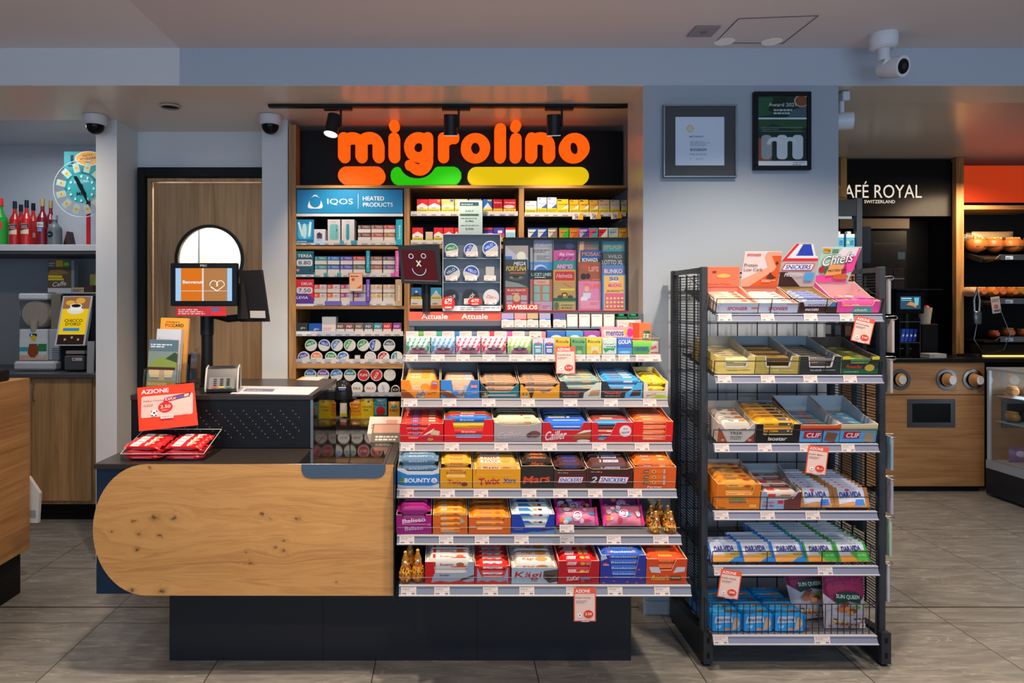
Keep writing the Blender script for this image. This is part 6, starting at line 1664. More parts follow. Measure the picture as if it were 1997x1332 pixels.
fbox(1234, 1270, 630, D6 + .0, .10, 'e8641c!', [('r', 0, 0, .35, 1, 'd83a1c'), ('p', [(.52, .15), (.9, .15), (.96, .6), (.6, .6)], '2a5a3c'), T_('tic tac', .74, .38, .32, .28, 'e8e8dc', 0, .2)], 'orange sweets dispenser box at the right end of the second tier', zb=z6 + .001, top=[('r', 0, 0, .25, 1, 'c9b8a8')])
# third tier with Attuale board, tin display, lottery display
D7 = 2.985
z7 = WZ(608, D7)
b = MB(); b.box(WX(797, D7), WX(977, D7), D7, D7 + .012, WZ(636, D7), z7, '55565e~', .001)
b.pr((WX(797, D7), D7, WZ(625, D7)), (WX(977, D7) - WX(797, D7), 0, 0), (0, 0, z7 - WZ(625, D7)), [('r', 0, 0, 1, 1, 'e4502c~'), ('r', 0, 0, 1, .02, 'b9b4b0'), T_('Attuale', .28, .47, .285, .62, 'd8dfe4', 0, 0, .03), T_('Attuale', .715, .47, .285, .62, 'd8dfe4', 0, 0, .03)]); b.obj('header_strip', rk)
b = MB(); b.box(WX(797, D7), WX(1245, D7), D7 + .013, 3.1, z7 - .01, z7 - .002, '4a4c52~', .001); b.box(WX(980, D7), WX(1262, D7), D7 - .03, D7 + .012, WZ(641, D7), WZ(640, D7), '6a6c72~'); b.obj('upper_tier', rk)
zz = WZ(640, D7)
for i, (a, c, k, k2, n_) in enumerate([(978, 1002, 'a08fb0', '3a6ad0', 'lilac pack with blue corner'), (1003, 1027, 'd88a80', 'c8284c', 'pink pack with red band'), (1028, 1050, 'b8946c', '2a4a2c', 'tan pack with strawberries'), (1052, 1074, '9a90ac', '3a8ad0', 'grey pack with blue corner'), (1079, 1104, '5a4280', '3f8a90', 'purple pack with teal label')]):
    fbox(a, c, 611, D7 - .01, .02, k + '!', [('r', 0, .4, 1, .62, k2), ('r', .1, .44, .5, .58, 'd9d9e2'), ('r', .0, 0, 1, .36, 'd8cfcf')], f'{n_} on the tier below the scratch tickets', zb=zz + .001)
    ticket(a, c - a, (625, 640, 0, 0, D7 - .02), f'white ticket before the {n_}')
for i, a in enumerate((1106, 1130, 1154, 1178)):
    fbox(a, a + 21, 613, D7 - .01, .02, 'd9cdca', [('s', .1, .82, .9, .9, 1, '9a8a90'), ('r', 0, 0, 1, .12, '6a7a9a')], f'plain white booklet below the scratch tickets, {posn(i)} of four', name='booklet', cat='booklet', zb=zz + .001)
ticket(1204, 34, (626, 640, 0, 0, D7 - .025), 'long white ticket at the right end of the tier below the scratch tickets')
b = MB()
for x in (0, .052):
    b.lathe([(.001, 0)] * 2, '0b6a48~', 4)
    b.box(x, x + .048, 0, .05, 0, .012, '0c5c40~', .004); b.box(x + .012, x + .036, .01, .04, .012, .024, '0f7a52~', .004)
b.obj('card_holder', loc=(WX(1203, D7 - .02), D7 - .02, WZ(623, D7 - .02)), label='green double card holder at the right end below the scratch tickets', cat='holder')
b = MB(); b.box(WX(1203, D7 - .02), WX(1250, D7 - .02), D7 - .02, D7 + .011, zz + .001, WZ(623.5, D7 - .02), 'a9a5a4~'); b.obj('ticket_block', label='pale block carrying the green card holder beside the white booklets', cat='box')

# small smiling screen
DM = 2.93
t = thing('face_screen', 'small dark red screen showing a drawn smiling face', 'screen', (WX(820, DM), DM, z7))
mz = lambda py: WZ(py, DM) - z7
mxx = lambda px: WX(px, DM) - WX(820, DM)
b = MB(); b.tube([(mxx(831), .05, 0), (mxx(831), .05, mz(540))], .019, '16181c~', 18); b.obj('pole', t, smooth=50)
b = MB(); q = [(mxx(783), mz(552)), (mxx(861), mz(555)), (mxx(857), mz(476)), (mxx(776), mz(479))]
b.prism([(x, 0, z) for x, z in q], (0, .03, 0), '1b1c20~'); b.obj('casing', t)
b = MB(); O = Vector((mxx(789), 0, mz(547))); U = Vector((mxx(855), 0, mz(549))) - O; V = Vector((mxx(782), 0, mz(484))) - O
b.pr(O, U, V, [('r', 0, 0, 1, .96, '4a0410*0.5'), ('r', 0, 0, 1, .02, '5c5c62'),
    ('a', .27, .76, .0085, .0026, 0, 360, 'b8c4d8*0.8'), ('a', .64, .78, .0085, .0026, 0, 360, 'b8c4d8*0.8'), ('p', [(.40, .46), (.43, .44), (.55, .62), (.52, .64)], 'b8bcb0*0.8'), ('p', [(.52, .44), (.55, .46), (.43, .64), (.40, .62)], 'b8bcb0*0.8'), ('a', .47, .38, .028, .003, 180, 360, '8fb4cc*0.9')]); b.obj('screen', t)

# tin display case
DV = 2.975
cxw = WX(977, DV) - WX(863, DV)
chh = WZ(456, DV) - WZ(607, DV)
t = thing('tin_display_case', 'grey display case with three shelves of round tins above the red header strip', 'display case', (WX(863, DV), DV, WZ(607, DV)))
b = MB(); b.box(0, cxw, .05, .055, 0, chh, '5c5f66~'); b.box(0, .003, 0, .05, 0, chh, 'b9bcc4~'); b.box(cxw - .003, cxw, 0, .05, 0, chh, 'b9bcc4~'); b.box(0, cxw, 0, .05, chh - .003, chh, 'b9bcc4~'); b.box(0, cxw, 0, .05, 0, .003, 'b9bcc4~'); b.obj('cabinet', t)
rows = [WZ(503, DV) - WZ(607, DV), WZ(550, DV) - WZ(607, DV), WZ(597, DV) - WZ(607, DV)]
for z in rows:
    b = MB(); b.box(.003, cxw - .003, .008, .05, z - .003, z, 'a4b4bc~'); b.obj('shelf', t)
b = MB(); b.poly([(.003, .002, .003), (cxw - .003, .002, .003), (cxw - .003, .002, chh - .003), (.003, .002, chh - .003)], 'acrylic'); b.obj('front_pane', t)
b = MB(); b.box(.002, cxw - .002, -.001, .001, .001, rows[2] + .001, 'c9cbd2~'); b.pr((.002, -.001, .001), (cxw - .004, 0, 0), (0, 0, rows[2]), [('s', .3, .2, .98, .9, 2, '8a8c98')]); b.obj('notice_strip', t)
tins = [(880.5, 486, 13.5, GN, 'VELO', 12, 'green', 0), (918, 486, 13.5, '2a4cb0', 'VELO', 60, 'blue with diagonal wedge', 0), (956, 483, 15.5, '2458bc', 'VELO', 32, 'large bright blue', 0),
        (881.5, 531, 15.8, '1f4f74', 'VELO', 30, 'dark blue', 1), (919, 531, 15.8, '2a4ab0', 'VELO', -18, 'blue and green edged', 1),
        (879, 578, 15.8, '232326', 'SKRUF', 15, 'black with grey label', 2), (918, 578, 16, '262427', 'KNOX', 50, 'black with striped label', 2), (958, 578, 16, 'd8392c', 'ZONE X', -18, 'white with red lettering', 2)]
for (x, y, r, k, s_, a, n_, rw) in tins:
    tin(x, y + 2, r, k if rw < 2 else ('d9d6d8' if k[0] == 'd' else k), s_, a, f'{n_} tin on the {("top", "middle", "bottom")[rw]} shelf of the grey case', ring='d5d7dc' if rw < 2 or x > 950 else '2a2a2c', D_=DV + .01, kt='e8ecf2' if x < 950 or rw < 2 else 'cf3a2c', wedge=rw < 2, grp='tins in the grey display case')
for rw, xs in enumerate(((870, 909, 948), (869, 907, 944), (905, 945))):
    for j, x in enumerate(xs):
        ticket(x, 23, ((491, 548 - 10, 583)[rw], (502, 549, 595)[rw], 0, 0, DV - .0), f'white ticket in the grey tin case, {("top", "middle", "bottom")[rw]} shelf, {posn(j)}')
boxthing('blank_card', 947, 964, 520, 549, DV + .012, .001, 'c4bcb4', [], 'blank beige rounded card at the right of the middle case shelf', 'card')
for x, y, w_, n_, dd in ((874, 591, 13, 'large round red 6.90 price badge hanging from the case corner', -.012), (926, 588, 13.5, 'oval red 6.90 price badge in the middle of the case', -.009)):
    b = MB(); r = w_ * DV / S
    rz = r if x < 900 else r * .55
    b.prism([(r * math.cos(2 * PI * i / 24), 0, rz * math.sin(2 * PI * i / 24)) for i in range(24)], (0, .001, 0), 'd4201c')
    b.pr((-r, 0, -rz), (2 * r, 0, 0), (0, 0, 2 * rz), [T_('6', .34, .62, .2, .4, 'f0e4e0', 0, 0, .05), T_('90', .62, .72, .32, .26, 'f0e4e0', 0, 0, .04), T_('CHF', .62, .46, .3, .13, 'f0e4e0'), ('s', .26, .12, .78, .34, 1, 'e0c8c0')])
    b.obj('price_badge', loc=(WX(x, DV), DV + dd, WZ(y, DV)), label=n_, cat='badge')

# lottery display
DL = 3.03
lw, lh = WX(1226, DL) - WX(982, DL), WZ(463, DL) - WZ(607, DL)
t = thing('lottery_display', 'black framed glass lottery display above the top candy shelf', 'display', (WX(982, DL), DL, WZ(607, DL)))
b = MB(); b.box(0, lw, .03, .036, 0, lh, '1a191b~'); b.box(0, .008, 0, .03, 0, lh, '1d1c1f~', .001); b.box(lw - .008, lw, 0, .03, 0, lh, '1d1c1f~', .001); b.box(0, lw, 0, .03, lh - .006, lh, '1d1c1f~', .001); b.box(0, lw, 0, .03, -.002, .004, '8a1c20~'); b.obj('frame', t)
b = MB(); b.poly([(.008, .005, .004), (lw - .008, .005, .004), (lw - .008, .005, lh - .006), (.008, .005, lh - .006)], 'pane'); b.obj('front_pane', t)
for xx in (1041, 1079, 1127, 1174):
    b = MB(); b.box(WX(xx, DL) - WX(982, DL) - .001, WX(xx, DL) - WX(982, DL) + .001, .008, .03, .006, lh - .01, '3a383c~'); b.obj('divider', t)
def lot(a, c, y0, y1, lay, k, items, label):
    D_ = DL + .0275 - lay * .0028
    boxthing('scratch_ticket', a, c, y0, y1, D_, .0012, k, items, label, 'lottery ticket', 'scratch tickets in the glass lottery display', c=0)
LT = ' in the lottery display'
lot(985, 1030, 479, 525, 0, 'b8b4c4', [('p', [(0, 1), (1, 1), (1, .5), (.5, .6)], 'a89890'), ('e', .7, .55, .2, .2, 'e8dcc8'), T_('Power', .35, .35, .6, .22, 'd8a02c'), ('r', 0, .4, .3, .55, '3a6ab0')], 'pale ticket at the top of the first column' + LT)
lot(985, 1029, 506, 560, 1, '3a3c3c', [T_('MEGA', .66, .85, .54, .14, 'd8d4d8', 0, .3, .04), T_('FORTUNA', .5, .67, .9, .17, 'e8b81c', 0, .2, .04), ('r', .2, .48, .9, .54, 'a8602c'), ('p', [(0, .0), (1, .0), (.6, .14), (0, .24)], '8a9088'), ('e', .5, .33, .36, .09, '4f5450'), ('e', .48, .35, .28, .035, 'a88a2c'), ('e', .48, .38, .16, .06, '2a2c2c')], 'black ticket with yellow lettering, first column' + LT)
lot(985, 1030, 561, 606, 2, 'b8423a', [T_('BLACKJACK', .5, .88, .8, .12, 'e8d0c4'), ('s', .3, .72, .7, .8, 1, 'e0b8ac'), ('e', .5, .55, .16, .17, 'd8b080')] + [('g', x, y, x + .26, y + .22, .002, 'a9a4b4') for x in (.06, .68) for y in (.45, .18)], 'red ticket with card pictures at the bottom of the first column' + LT)
lot(1040, 1080, 468, 520, 0, '9a94a8', [T_('XMAS', .3, .84, .4, .12, 'c8c8dc'), T_('LOSE', .75, .84, .4, .12, 'b8b0c0'), ('r', .1, .6, .5, .7, 'c98a5c')], 'violet-grey ticket at the top of the second column' + LT)
lot(1034, 1077, 483, 530, 1, 'aaa4a8', [('s', .1, .8, .9, .95, 2, '5a5860'), ('s', .3, .5, .9, .7, 3, '6a6870')], 'grey ticket with small dark print, second column' + LT)
lot(1034, 1077, 511, 545, 2, '3f86c0', [('a', .5, .1, .018, .004, 20, 160, 'e0602c'), ('a', .5, .1, .022, .004, 20, 160, '7ac04c'), T_('10', .14, .7, .18, .3, 'c8a8d8'), ('e', .45, .6, .3, .25, 'c8c0e0'), ('e', .5, .5, .26, .25, '2a6ab0')], 'blue rainbow ticket, second column' + LT)
lot(1034, 1077, 527, 590, 3, '2a2c2a', [T_('LUCKY LINES', .5, .87, .9, .1, 'b8d4c8', 0, 0, .03), ('s', .2, .77, .8, .81, 1, 'd8dcd8'), ('r', 0, 0, 1, .72, 'b86a4c'), ('r', .14, .56, .86, .7, 'd8a08c'), T_('CASINO', .5, .63, .4, .06, '6a4a48')] + [('g', x, y, x + .3, y + .22, .003, '7fa8a0') for x in (.14, .56) for y in (.05, .3)], 'black and rust ticket with green grids, second column' + LT)
lot(1034, 1077, 588, 607, 4, 'b898ac', [('s', .1, .2, .45, .8, 3, '8a6a88'), ('r', .46, 0, .48, 1, 'a888a0'), ('s', .55, .3, .9, .7, 2, 'c85a8c')], 'pale pink ticket at the bottom of the second column' + LT)
lot(1082, 1124, 470, 520, 0, '221c3a', [('e', .7, .8, .2, .12, '3a3468'), ('s', .2, .62, .9, .68, 1, 'b8843c')], 'midnight blue ticket at the top of the third column' + LT)
lot(1079, 1123, 488, 530, 1, 'c84c94', [T_('Big Deal', .6, .8, .64, .16, 'e8d0e0', 0, .3, .02), T_('777', .5, .6, .7, .16, '4a1c4c', 0, .3, .02)], 'magenta ticket, third column' + LT)
lot(1079, 1123, 508, 545, 2, '2a8a84', [T_('ANIMO', .5, .68, .72, .26, 'e06ab8', 0, 0, .05), T_('ANIMO', .5, .7, .68, .22, 'e8a0d0', 0, 0, .02)], 'teal ticket with pink capitals, third column' + LT)
lot(1079, 1123, 526, 570, 3, 'd8922c', [('g', .08, .52, .94, .92, .003, 'b81c24'), T_('Helvetia', .5, .74, .7, .2, 'e0a8a0', 0, .2, .02)], 'orange ticket with red plaque, third column' + LT)
lot(1079, 1123, 549, 595, 4, 'b08a50', [('r', .3, .62, .95, .7, 'd8c02c'), ('e', .5, .44, .14, .1, '4a3420'), ('e', .5, .42, .08, .06, 'e0b02c'), ('e', .3, .34, .12, .08, '4a3420'), ('e', .75, .34, .12, .08, '4a3420'), ('r', .1, .14, .9, .3, 'd8a83c'), ('p', [(.4, .95), (.9, .9), (.8, .75)], 'c87a4c')], 'sandy ticket with bell pictures, third column' + LT)
lot(1079, 1123, 581, 607, 5, 'a08a50', [('r', 0, .75, 1, 1, '1f5a3c'), ('r', .3, .1, .95, .66, 'b89c5c'), ('s', .35, .2, .9, .6, 2, '6a5a30'), ('e', .14, .4, .1, .3, '4a6a3c')], 'green and sand ticket at the bottom of the third column' + LT)
lot(1127, 1168, 471, 520, 0, '7a5a4c', [('p', [(.6, 1), (1, 1), (1, .8), (.8, .7)], '3a6a60'), ('s', .2, .6, .95, .8, 2, 'a8705c'), ('p', [(0, 0), (.2, 0), (.3, 1), (.1, 1)], 'd8a070')], 'brown ticket at the top of the fourth column' + LT)
lot(1132, 1176, 488, 535, 1, '1f4c9c', [T_('MOSAIC', .5, .84, .86, .17, 'd88a2c', 0, 0, .03), ('r', 0, .45, .9, .64, '3a3430'), T_('BONANZA', .42, .6, .7, .16, 'e0dce0', 0, 0, .04)], 'blue ticket with orange capitals, fourth column' + LT)
lot(1128, 1172, 511, 560, 2, 'a0502c', [T_('WIN', .3, .82, .32, .16, 'd84a1c', 0, 0, .05), T_('LIFE', .68, .72, .44, .16, 'e8dcd4', 0, 0, .06), T_('LIFE', .68, .72, .42, .13, 'e0541c', 0, 0, .02), ('e', .22, .42, .12, .13, '2a1c18'), ('e', .42, .44, .11, .12, '3a2420'), ('p', [(.1, .3), (.55, .3), (.5, .1), (.1, .1)], 'b85a3c'), ('s', .6, .2, .95, .36, 2, 'e8703c')], 'brown ticket with two people, fourth column' + LT)
lot(1128, 1173, 548, 606, 3, 'd07aa0', [T_('WIN', .34, .87, .26, .1, 'e8602c', 0, 0, .05), T_('LIFE', .72, .82, .4, .14, 'e85a2c', 0, 0, .06), ('e', .36, .73, .1, .1, 'd8a888'), ('p', [(.2, .6), (.55, .6), (.5, .4), (.2, .4)], 'c0c8d8'), ('e', .24, .38, .16, .11, 'd8ccd8'), ('r', .08, .06, .94, .34, 'd88aa0'), ('s', .5, .2, .9, .3, 2, 'b86a84')], 'pink ticket with baby picture, fourth column' + LT)
lot(1175, 1218, 471, 515, 0, '2a8c9c', [T_('SPLASH', .5, .76, .9, .2, 'b08a4c', 0, 0, .05), ('r', 0, 0, 1, .55, '3a3c34')], 'turquoise ticket at the top of the fifth column' + LT)
lot(1172, 1217, 493, 530, 1, '4a4a48', [T_('WILD', .6, .8, .6, .18, '9a94a0', 0, 0, .04), T_('LOTTO XL', .5, .5, .9, .24, 'b8b0b4', 0, 0, .05)], 'grey ticket with silver lettering, fifth column' + LT)
lot(1174, 1218, 517, 545, 2, '4f7ab8', [T_('BLINKO', .5, .58, .86, .4, 'b8243c', 0, 0, .06), T_('BLINKO', .5, .58, .8, .3, 'd8e0e8', 0, 0, .02)], 'light blue ticket with round letters, fifth column' + LT)
lot(1174, 1220, 535, 606, 3, '2a8ac8', [('r', .08, 0, .96, .97, 'e8b05c'), T_('50', .5, .88, .4, .1, '1f7ac8', 0, 0, .08), ('r', .35, .79, .7, .82, 'e0dce0'), T_('MUCHO', .55, .7, .56, .1, 'e0509c', 0, 0, .08), ('s', .2, .52, .92, .58, 2, '8a6a48'), ('r', .12, .05, .92, .48, 'd85a8c')] + [('e', .22 + i * .155, .34 - j * .11, .055, .032, 'd8d03c', 10) for i in range(5) for j in range(3)], 'yellow ticket with pink field and yellow dots, fifth column' + LT)
b = MB(); w = 62 * DL / S; h = 12 * DL / S
b.box(0, w, 0, .001, 0, h, 'd8281c'); b.pr((0, 0, 0), (w, 0, 0), (0, 0, h), [T_('SWISSLOS', .5, .5, .94, .72, 'f0e4dc', 0, 0, .06)]); b.obj('brand_strip', loc=(WX(988, DL), DL - .003, WZ(605, DL)), label='red strip with white capitals on the lower left of the lottery display', cat='strip')


def azione(px0, px1, y0, y1, D, label, head, price, ang=0.0, lean=0):
    w, h = (px1 - px0) * D / S, (y1 - y0) * D / S
    b = MB(); b.box(0, w, 0, .001, -h, 0, 'e0563c~')
    b.pr((0, 0, -h), (w, 0, 0), (0, 0, h), [('r', .05, .03, .95, .82, 'dfc0b6'), T_('AZIONE', .4, .9, .66, .1, 'f0dcdc', 0, 0, .06), T_(head, .42, .70, .7, .05, '5a403c'), ('s', .1, .55, .6, .64, 2, 'a88a84'), ('e', .66, .22, .22, .12, 'd43a24'), T_(price, .66, .23, .3, .075, 'f0d8d4', 0, 0, .05), ('e', .27, .19, .09, .07, 'ece0e0'), ('e', .27, .19, .03, .024, '1c1c20', 5), ('r', .35, .0, .7, .02, 'e8d0cc')])
    return b.obj('promo_ticket', F=Matrix.Translation((WX(px0, D), D, WZ(y0, D))) @ Matrix.Rotation(R(ang), 4, 'Y') @ Matrix.Rotation(R(lean), 4, 'X'), label=label, cat='ticket')
azione(1084, 1122, 676, 729, 2.752, 'red framed promotion ticket hanging before the yellow herb sweets', 'Caramelle Ricola', '5.50')
azione(1119, 1162, 1146, 1212, 2.437, 'red framed 2.50 promotion ticket hanging from the lowest candy rail', 'KitKat Chunky', '2.50')
# ================================================================ black wire snack rack
GX0, GX1 = 1.016, 1.757
GD0, GD1 = 2.68, 3.03
gd = thing('snack_rack', 'tall black metal snack rack with mesh sides standing before the blue wall', 'rack', (0, 0, 0))
KB = '24272c~'
ztop = WZ(520, 2.68)
for x, nm in ((GX0, 'l'), (GX1, 'r')):
    s_ = 1 if nm == 'l' else -1
    for y in (GD0, GD1):
        b = MB(); b.box(min(x, x + s_ * .026), max(x, x + s_ * .026), y, y + .028, .11, ztop, '33373d~', .003); b.obj('post', gd)
    b = MB()
    b.box(x + s_ * .006, x + s_ * .020, GD0 + .028, GD1, ztop - .022, ztop - .002, '33373d~') if s_ > 0 else b.box(x - .020, x - .006, GD0 + .028, GD1, ztop - .022, ztop - .002, '33373d~')
    b.obj('top_bar', gd)
    b = MB()
    xx = x + s_ * .012
    z = .2
    while z < ztop - .03:
        b.box(xx - .0011, xx + .0011, GD0 + .028, GD1, z, z + .0034, KB); z += .0118
    for y in (GD0 + .11, GD0 + .2, GD0 + .28):
        b.box(xx - .003, xx + .003, y, y + .005, .2, ztop - .03, KB)
    b.obj('mesh_side', gd)
    b = MB(); xa, xb = (x - .002, x + .034) if s_ > 0 else (x - .036, x + .002)
    b.prism([(xa, GD0 - .028, .012), (xa, GD1 + .03, .012), (xa, GD1 + .03, .10), (xa, GD0 - .028, .135)], (xb - xa, 0, 0), '2b2e33~')
    for z in (.035, .095):
        b.box((xa + xb) / 2 - .006, (xa + xb) / 2 + .006, GD0 - .0285, GD0 - .027, z, z + .022, '08090a')
    b.tube([((xa + xb) / 2, GD0, 0), ((xa + xb) / 2, GD0, .014)], .018, '101114~', 12); b.tube([((xa + xb) / 2, GD1, 0), ((xa + xb) / 2, GD1, .014)], .018, '101114~', 12)
    b.obj('foot', gd)
b = MB()
for i in range(8):
    x = GX0 + .03 + i * .09
    if x < GX1 - .02: b.box(x - .0018, x + .0018, GD1 + .008, GD1 + .012, .15, ztop - .01, KB)
z = .2
while z < ztop:
    b.box(GX0 + .02, GX1 - .02, GD1 + .004, GD1 + .008, z - .0018, z + .0018, KB); z += .105
b.box(GX0 + .02, GX1 - .02, GD1 + .004, GD1 + .012, ztop - .014, ztop - .006, KB)
b.obj('back_grid', gd)
b = MB(); b.box(GX0 + .036, GX1 - .036, GD1 - .02, GD1 + .01, .06, .1, '2b2e33~'); b.obj('base_bar', gd)
GSH = [(612, 628, 1398, 1722, 17, .06), (732, 748, 1395, 1722, 10, .055), (866, 882, 1393, 1714, 13, .055), (998, 1014, 1392, 1712, 10, .055), (1105, 1122, 1392, 1714, 6, .055), (1241, 1257, 1391, 1712, 2, .12)]
GN_ = ['top', 'second', 'third', 'fourth', 'fifth', 'lowest']
GD = 2.62
GF = []
for i, (yt, yb, xl, xr, tl, fh) in enumerate(GSH):
    x0, x1, z0, z1 = WX(xl, GD), WX(xr, GD), WZ(yb, GD), WZ(yt, GD)
    x1 = min(x1, GX1 - .03)
    F = Matrix.Translation((x0, GD + .014, z1 + .001)) @ Matrix.Rotation(R(tl), 4, 'X')
    GF.append((F, x0, x1, z0, z1))
    dp = .36
    b = MB(); b.M = F
    w = x1 - x0
    for yy in range(int(dp / .0115)):
        b.box(0, w, yy * .0115, yy * .0115 + .0022, -.004, -.0015, KB)
    for k_ in range(9):
        xq_ = k_ * w / 8
        b.box(xq_ - .0015, xq_ + .0015, 0, dp, -.0065, -.0035, KB)
    if i == 5: b.box(0, w, .004, dp, -.003, -.0005, '6c6a72~')
    sh_ = b.obj('wire_shelf', gd)
    b = MB(); rail(b, x0, x1, GD, z0, z1, '6c7188~', 'a9a9b6~'); b.obj('price_rail', sh_)
    b = MB(); b.M = F
    b.tube([(0, .002, fh), (w, .002, fh)], .0017, KB, 6)
    nb = 26 if i == 5 else 3
    for k_ in range(nb + 1):
        xq_ = w * k_ / nb
        b.box(xq_ - .0012, xq_ + .0012, .001, .0035, 0, fh, KB)
    b.obj('front_fence', sh_)
    for xx in (-.012, w + .002):
        b = MB(); b.M = F
        b.tube([(xx, .0, fh), (xx, dp - .02, fh * 1.2)], .0018, KB, 5)
        for k_ in range(8): b.box(xx - .001, xx + .001, k_ * .045, k_ * .045 + .002, -.004, fh, KB)
        b.obj('side_wires', sh_)

for i, row in enumerate([[(1401, 26), (1484, 26), (1568, 26), (1638, 26)], [(1400, 26), (1484, 27), (1567, 27), (1645, 26)], [(1394, 28), (1478, 27), (1560, 20), (1641, 26)], [(1394, 27), (1483, 28), (1571, 28)], [(1393, 18), (1595, 29)], [(1391, 29), (1588, 31)]]):
    for j, (px, w) in enumerate(row):
        ticket(px, w, (GSH[i][0], GSH[i][1], 0, 0, GD), f'white price ticket on the {GN_[i]} rail of the black wire rack, {posn(j)}')


def gcart(i, a, c, hf, d, hb, k, kin, cut, items, lab, bar=None, **kw):
    F, x0, x1, z0, z1 = GF[i]
    Dc = GD + .022
    xx = WX(a, Dc) - x0 + .001; w = (c - a) * Dc / S - .002
    G = F @ Matrix.Translation((xx, .008, .001))
    carton(G, w, d, hf, hb, k, kin, cut, items, lab, **kw)
    if bar:
        bk, bits, n, lay, what, where = bar[:6]
        o = dict(bar[6]) if len(bar) > 6 else {}
        Wb = o.pop('W', .033)
        n = min(n, int((d - .010) / (Wb * 1.012)))
        H = (hf * o.pop('fill', 1.0) - .003) / lay / 1.02
        bars(G, w, d, n, lay, H, Wb, bk, bits, what, where, **o)
    return G, w


# ---- top shelf
spt = [('r', 0, .0, 1, 1, 'aab6cc'), T_('SPONSER', .5, .42, .5, .34, 'a81c3c', 0, .1, .05)]
gcart(0, 1397, 1477, .040, .19, .055, 'c9b8b4', 'd98a7a', None, spt + [('r', .84, .4, 1, .55, 'c8503c')], 'low carton with coral lid and red lettering, left end of top wire shelf', ('e6b8a8', [('s', .05, .3, .5, .7, 1, '7a4a48'), ('e', .8, .5, .12, .5, 'e8502c'), ('e', .7, .3, .05, .3, 'f0785c')], 6, 1, 'pink and coral bar', 'in the low coral carton', {'W': .03, 'fill': 1.1}),
      header=.085, hitems=('f0785a', [T_('Recovery Protein', .45, .12, .6, .1, 'a0402c'), ('e', .55, .55, .18, .1, 'd8b860'), ('e', .3, .75, .06, .06, '7a4034')]), hk=[(0, 0), (1, 0), (.95, 1), (-.03, 1)])
gcart(0, 1478, 1555, .040, .19, .055, 'b08070', 'c98a74', None, spt + [('r', .7, .84, 1, .9, 'a83c5c')], 'low carton with tall brown and white protein header card', ('d9cdc4', [('s', .05, .3, .5, .7, 1, '8a7a78'), ('p', [(.6, .2), (.95, .5), (.9, .8), (.7, .7)], '6a3c30')], 6, 1, 'cream bar with brown picture', 'in the protein header carton', {'W': .03, 'fill': 1.1}),
      header=.150, hk=[(0, 0), (1, 0), (1, 1), (0, 1)], hitems=('d6c9cc', [('p', [(.7, 0), (1, 0), (1, .88), (.72, .88), (.85, .6), (.82, .5), (0.2, 0)], 'cf5424'), ('p', [(0, 0), (.22, 0), (.84, .46), (.9, .56), (.74, .88), (1, .88), (1, 1), (.62, 1), (.55, .86), (.68, .56), (0, .2)], 'd99a80'),
       T_('SPONSER', .26, .91, .38, .07, 'c42838', 0, .1, .05), T_('Protein', .21, .62, .36, .09, '4a3c3c', 0, 0, .01), T_('Low Carb', .28, .49, .5, .09, '4a3c3c', 0, 0, .01), ('p', [(.66, .26), (.75, .42), (.86, .3), (.94, .28), (.8, .2)], '5a3020'), ('p', [(.85, .66), (.9, .74), (.95, .66)], '4a2c24'), ('s', .55, .14, .92, .22, 2, 'e0c0b0')]))
gcart(0, 1556, 1630, .044, .19, .055, '3c2420', 'b8965c', (.1, .14, .8, .86, .62), [('r', 0, 0, 1, .5, '3a2422'), T_('SNICKERS', .35, .28, .36, .22, 'd8d4e8', 0, .2, .05), ('p', [(.82, .55), (.97, .6), (.97, .95), (.85, .95)], '3a86c8')], 'dark brown carton with peaked blue and white header card', ('8f9ab8', [T_('SNICKERS', .45, .5, .7, .7, '2a3a9c', 0, .2, .05), ('r', .85, .2, 1, .8, '6a5048')], 6, 1, 'silver protein bar with blue letters', 'in the dark brown carton', {'W': .03, 'fill': 1.1}),
      header=.185, hk=[(0, 0), (1, 0), (1.02, .68), (.92, .72), (.8, 1), (.34, 1), (0, .62)], hitems=('b0a4a4', [('p', [(0, 0), (.62, 0), (.2, .34), (0, .34)], '3c2422'), ('p', [(0, .60), (1.0, .6), (1.0, .66), (.12, .66), (.42, .99), (.34, .99)], 'd8242c'), ('p', [(.13, .66), (1.0, .66), (.98, .7), (.92, .72), (.8, .98), (.42, .98)], 'dcdce6'), ('p', [(.36, .72), (.86, .72), (.74, .98), (.52, .98)], '2440b0'), ('p', [(.4, .74), (.5, .96), (.52, .98), (.38, .72)], 'e4e4ee'),
       ('p', [(.02, .38), (.86, .38), (.94, .54), (.1, .54)], 'c8242c'), ('p', [(.05, .395), (.85, .395), (.91, .525), (.12, .525)], 'e4e4ee'), T_('SNICKERS', .48, .46, .7, .1, '1c3a9c', 0, .2, .04), T_('PROTEIN', .38, .28, .5, .09, 'd0ccd0', 0, .2, .04), ('p', [(.68, .14), (.92, .14), (.96, .33), (.7, .33)], '4a9ad8')]))
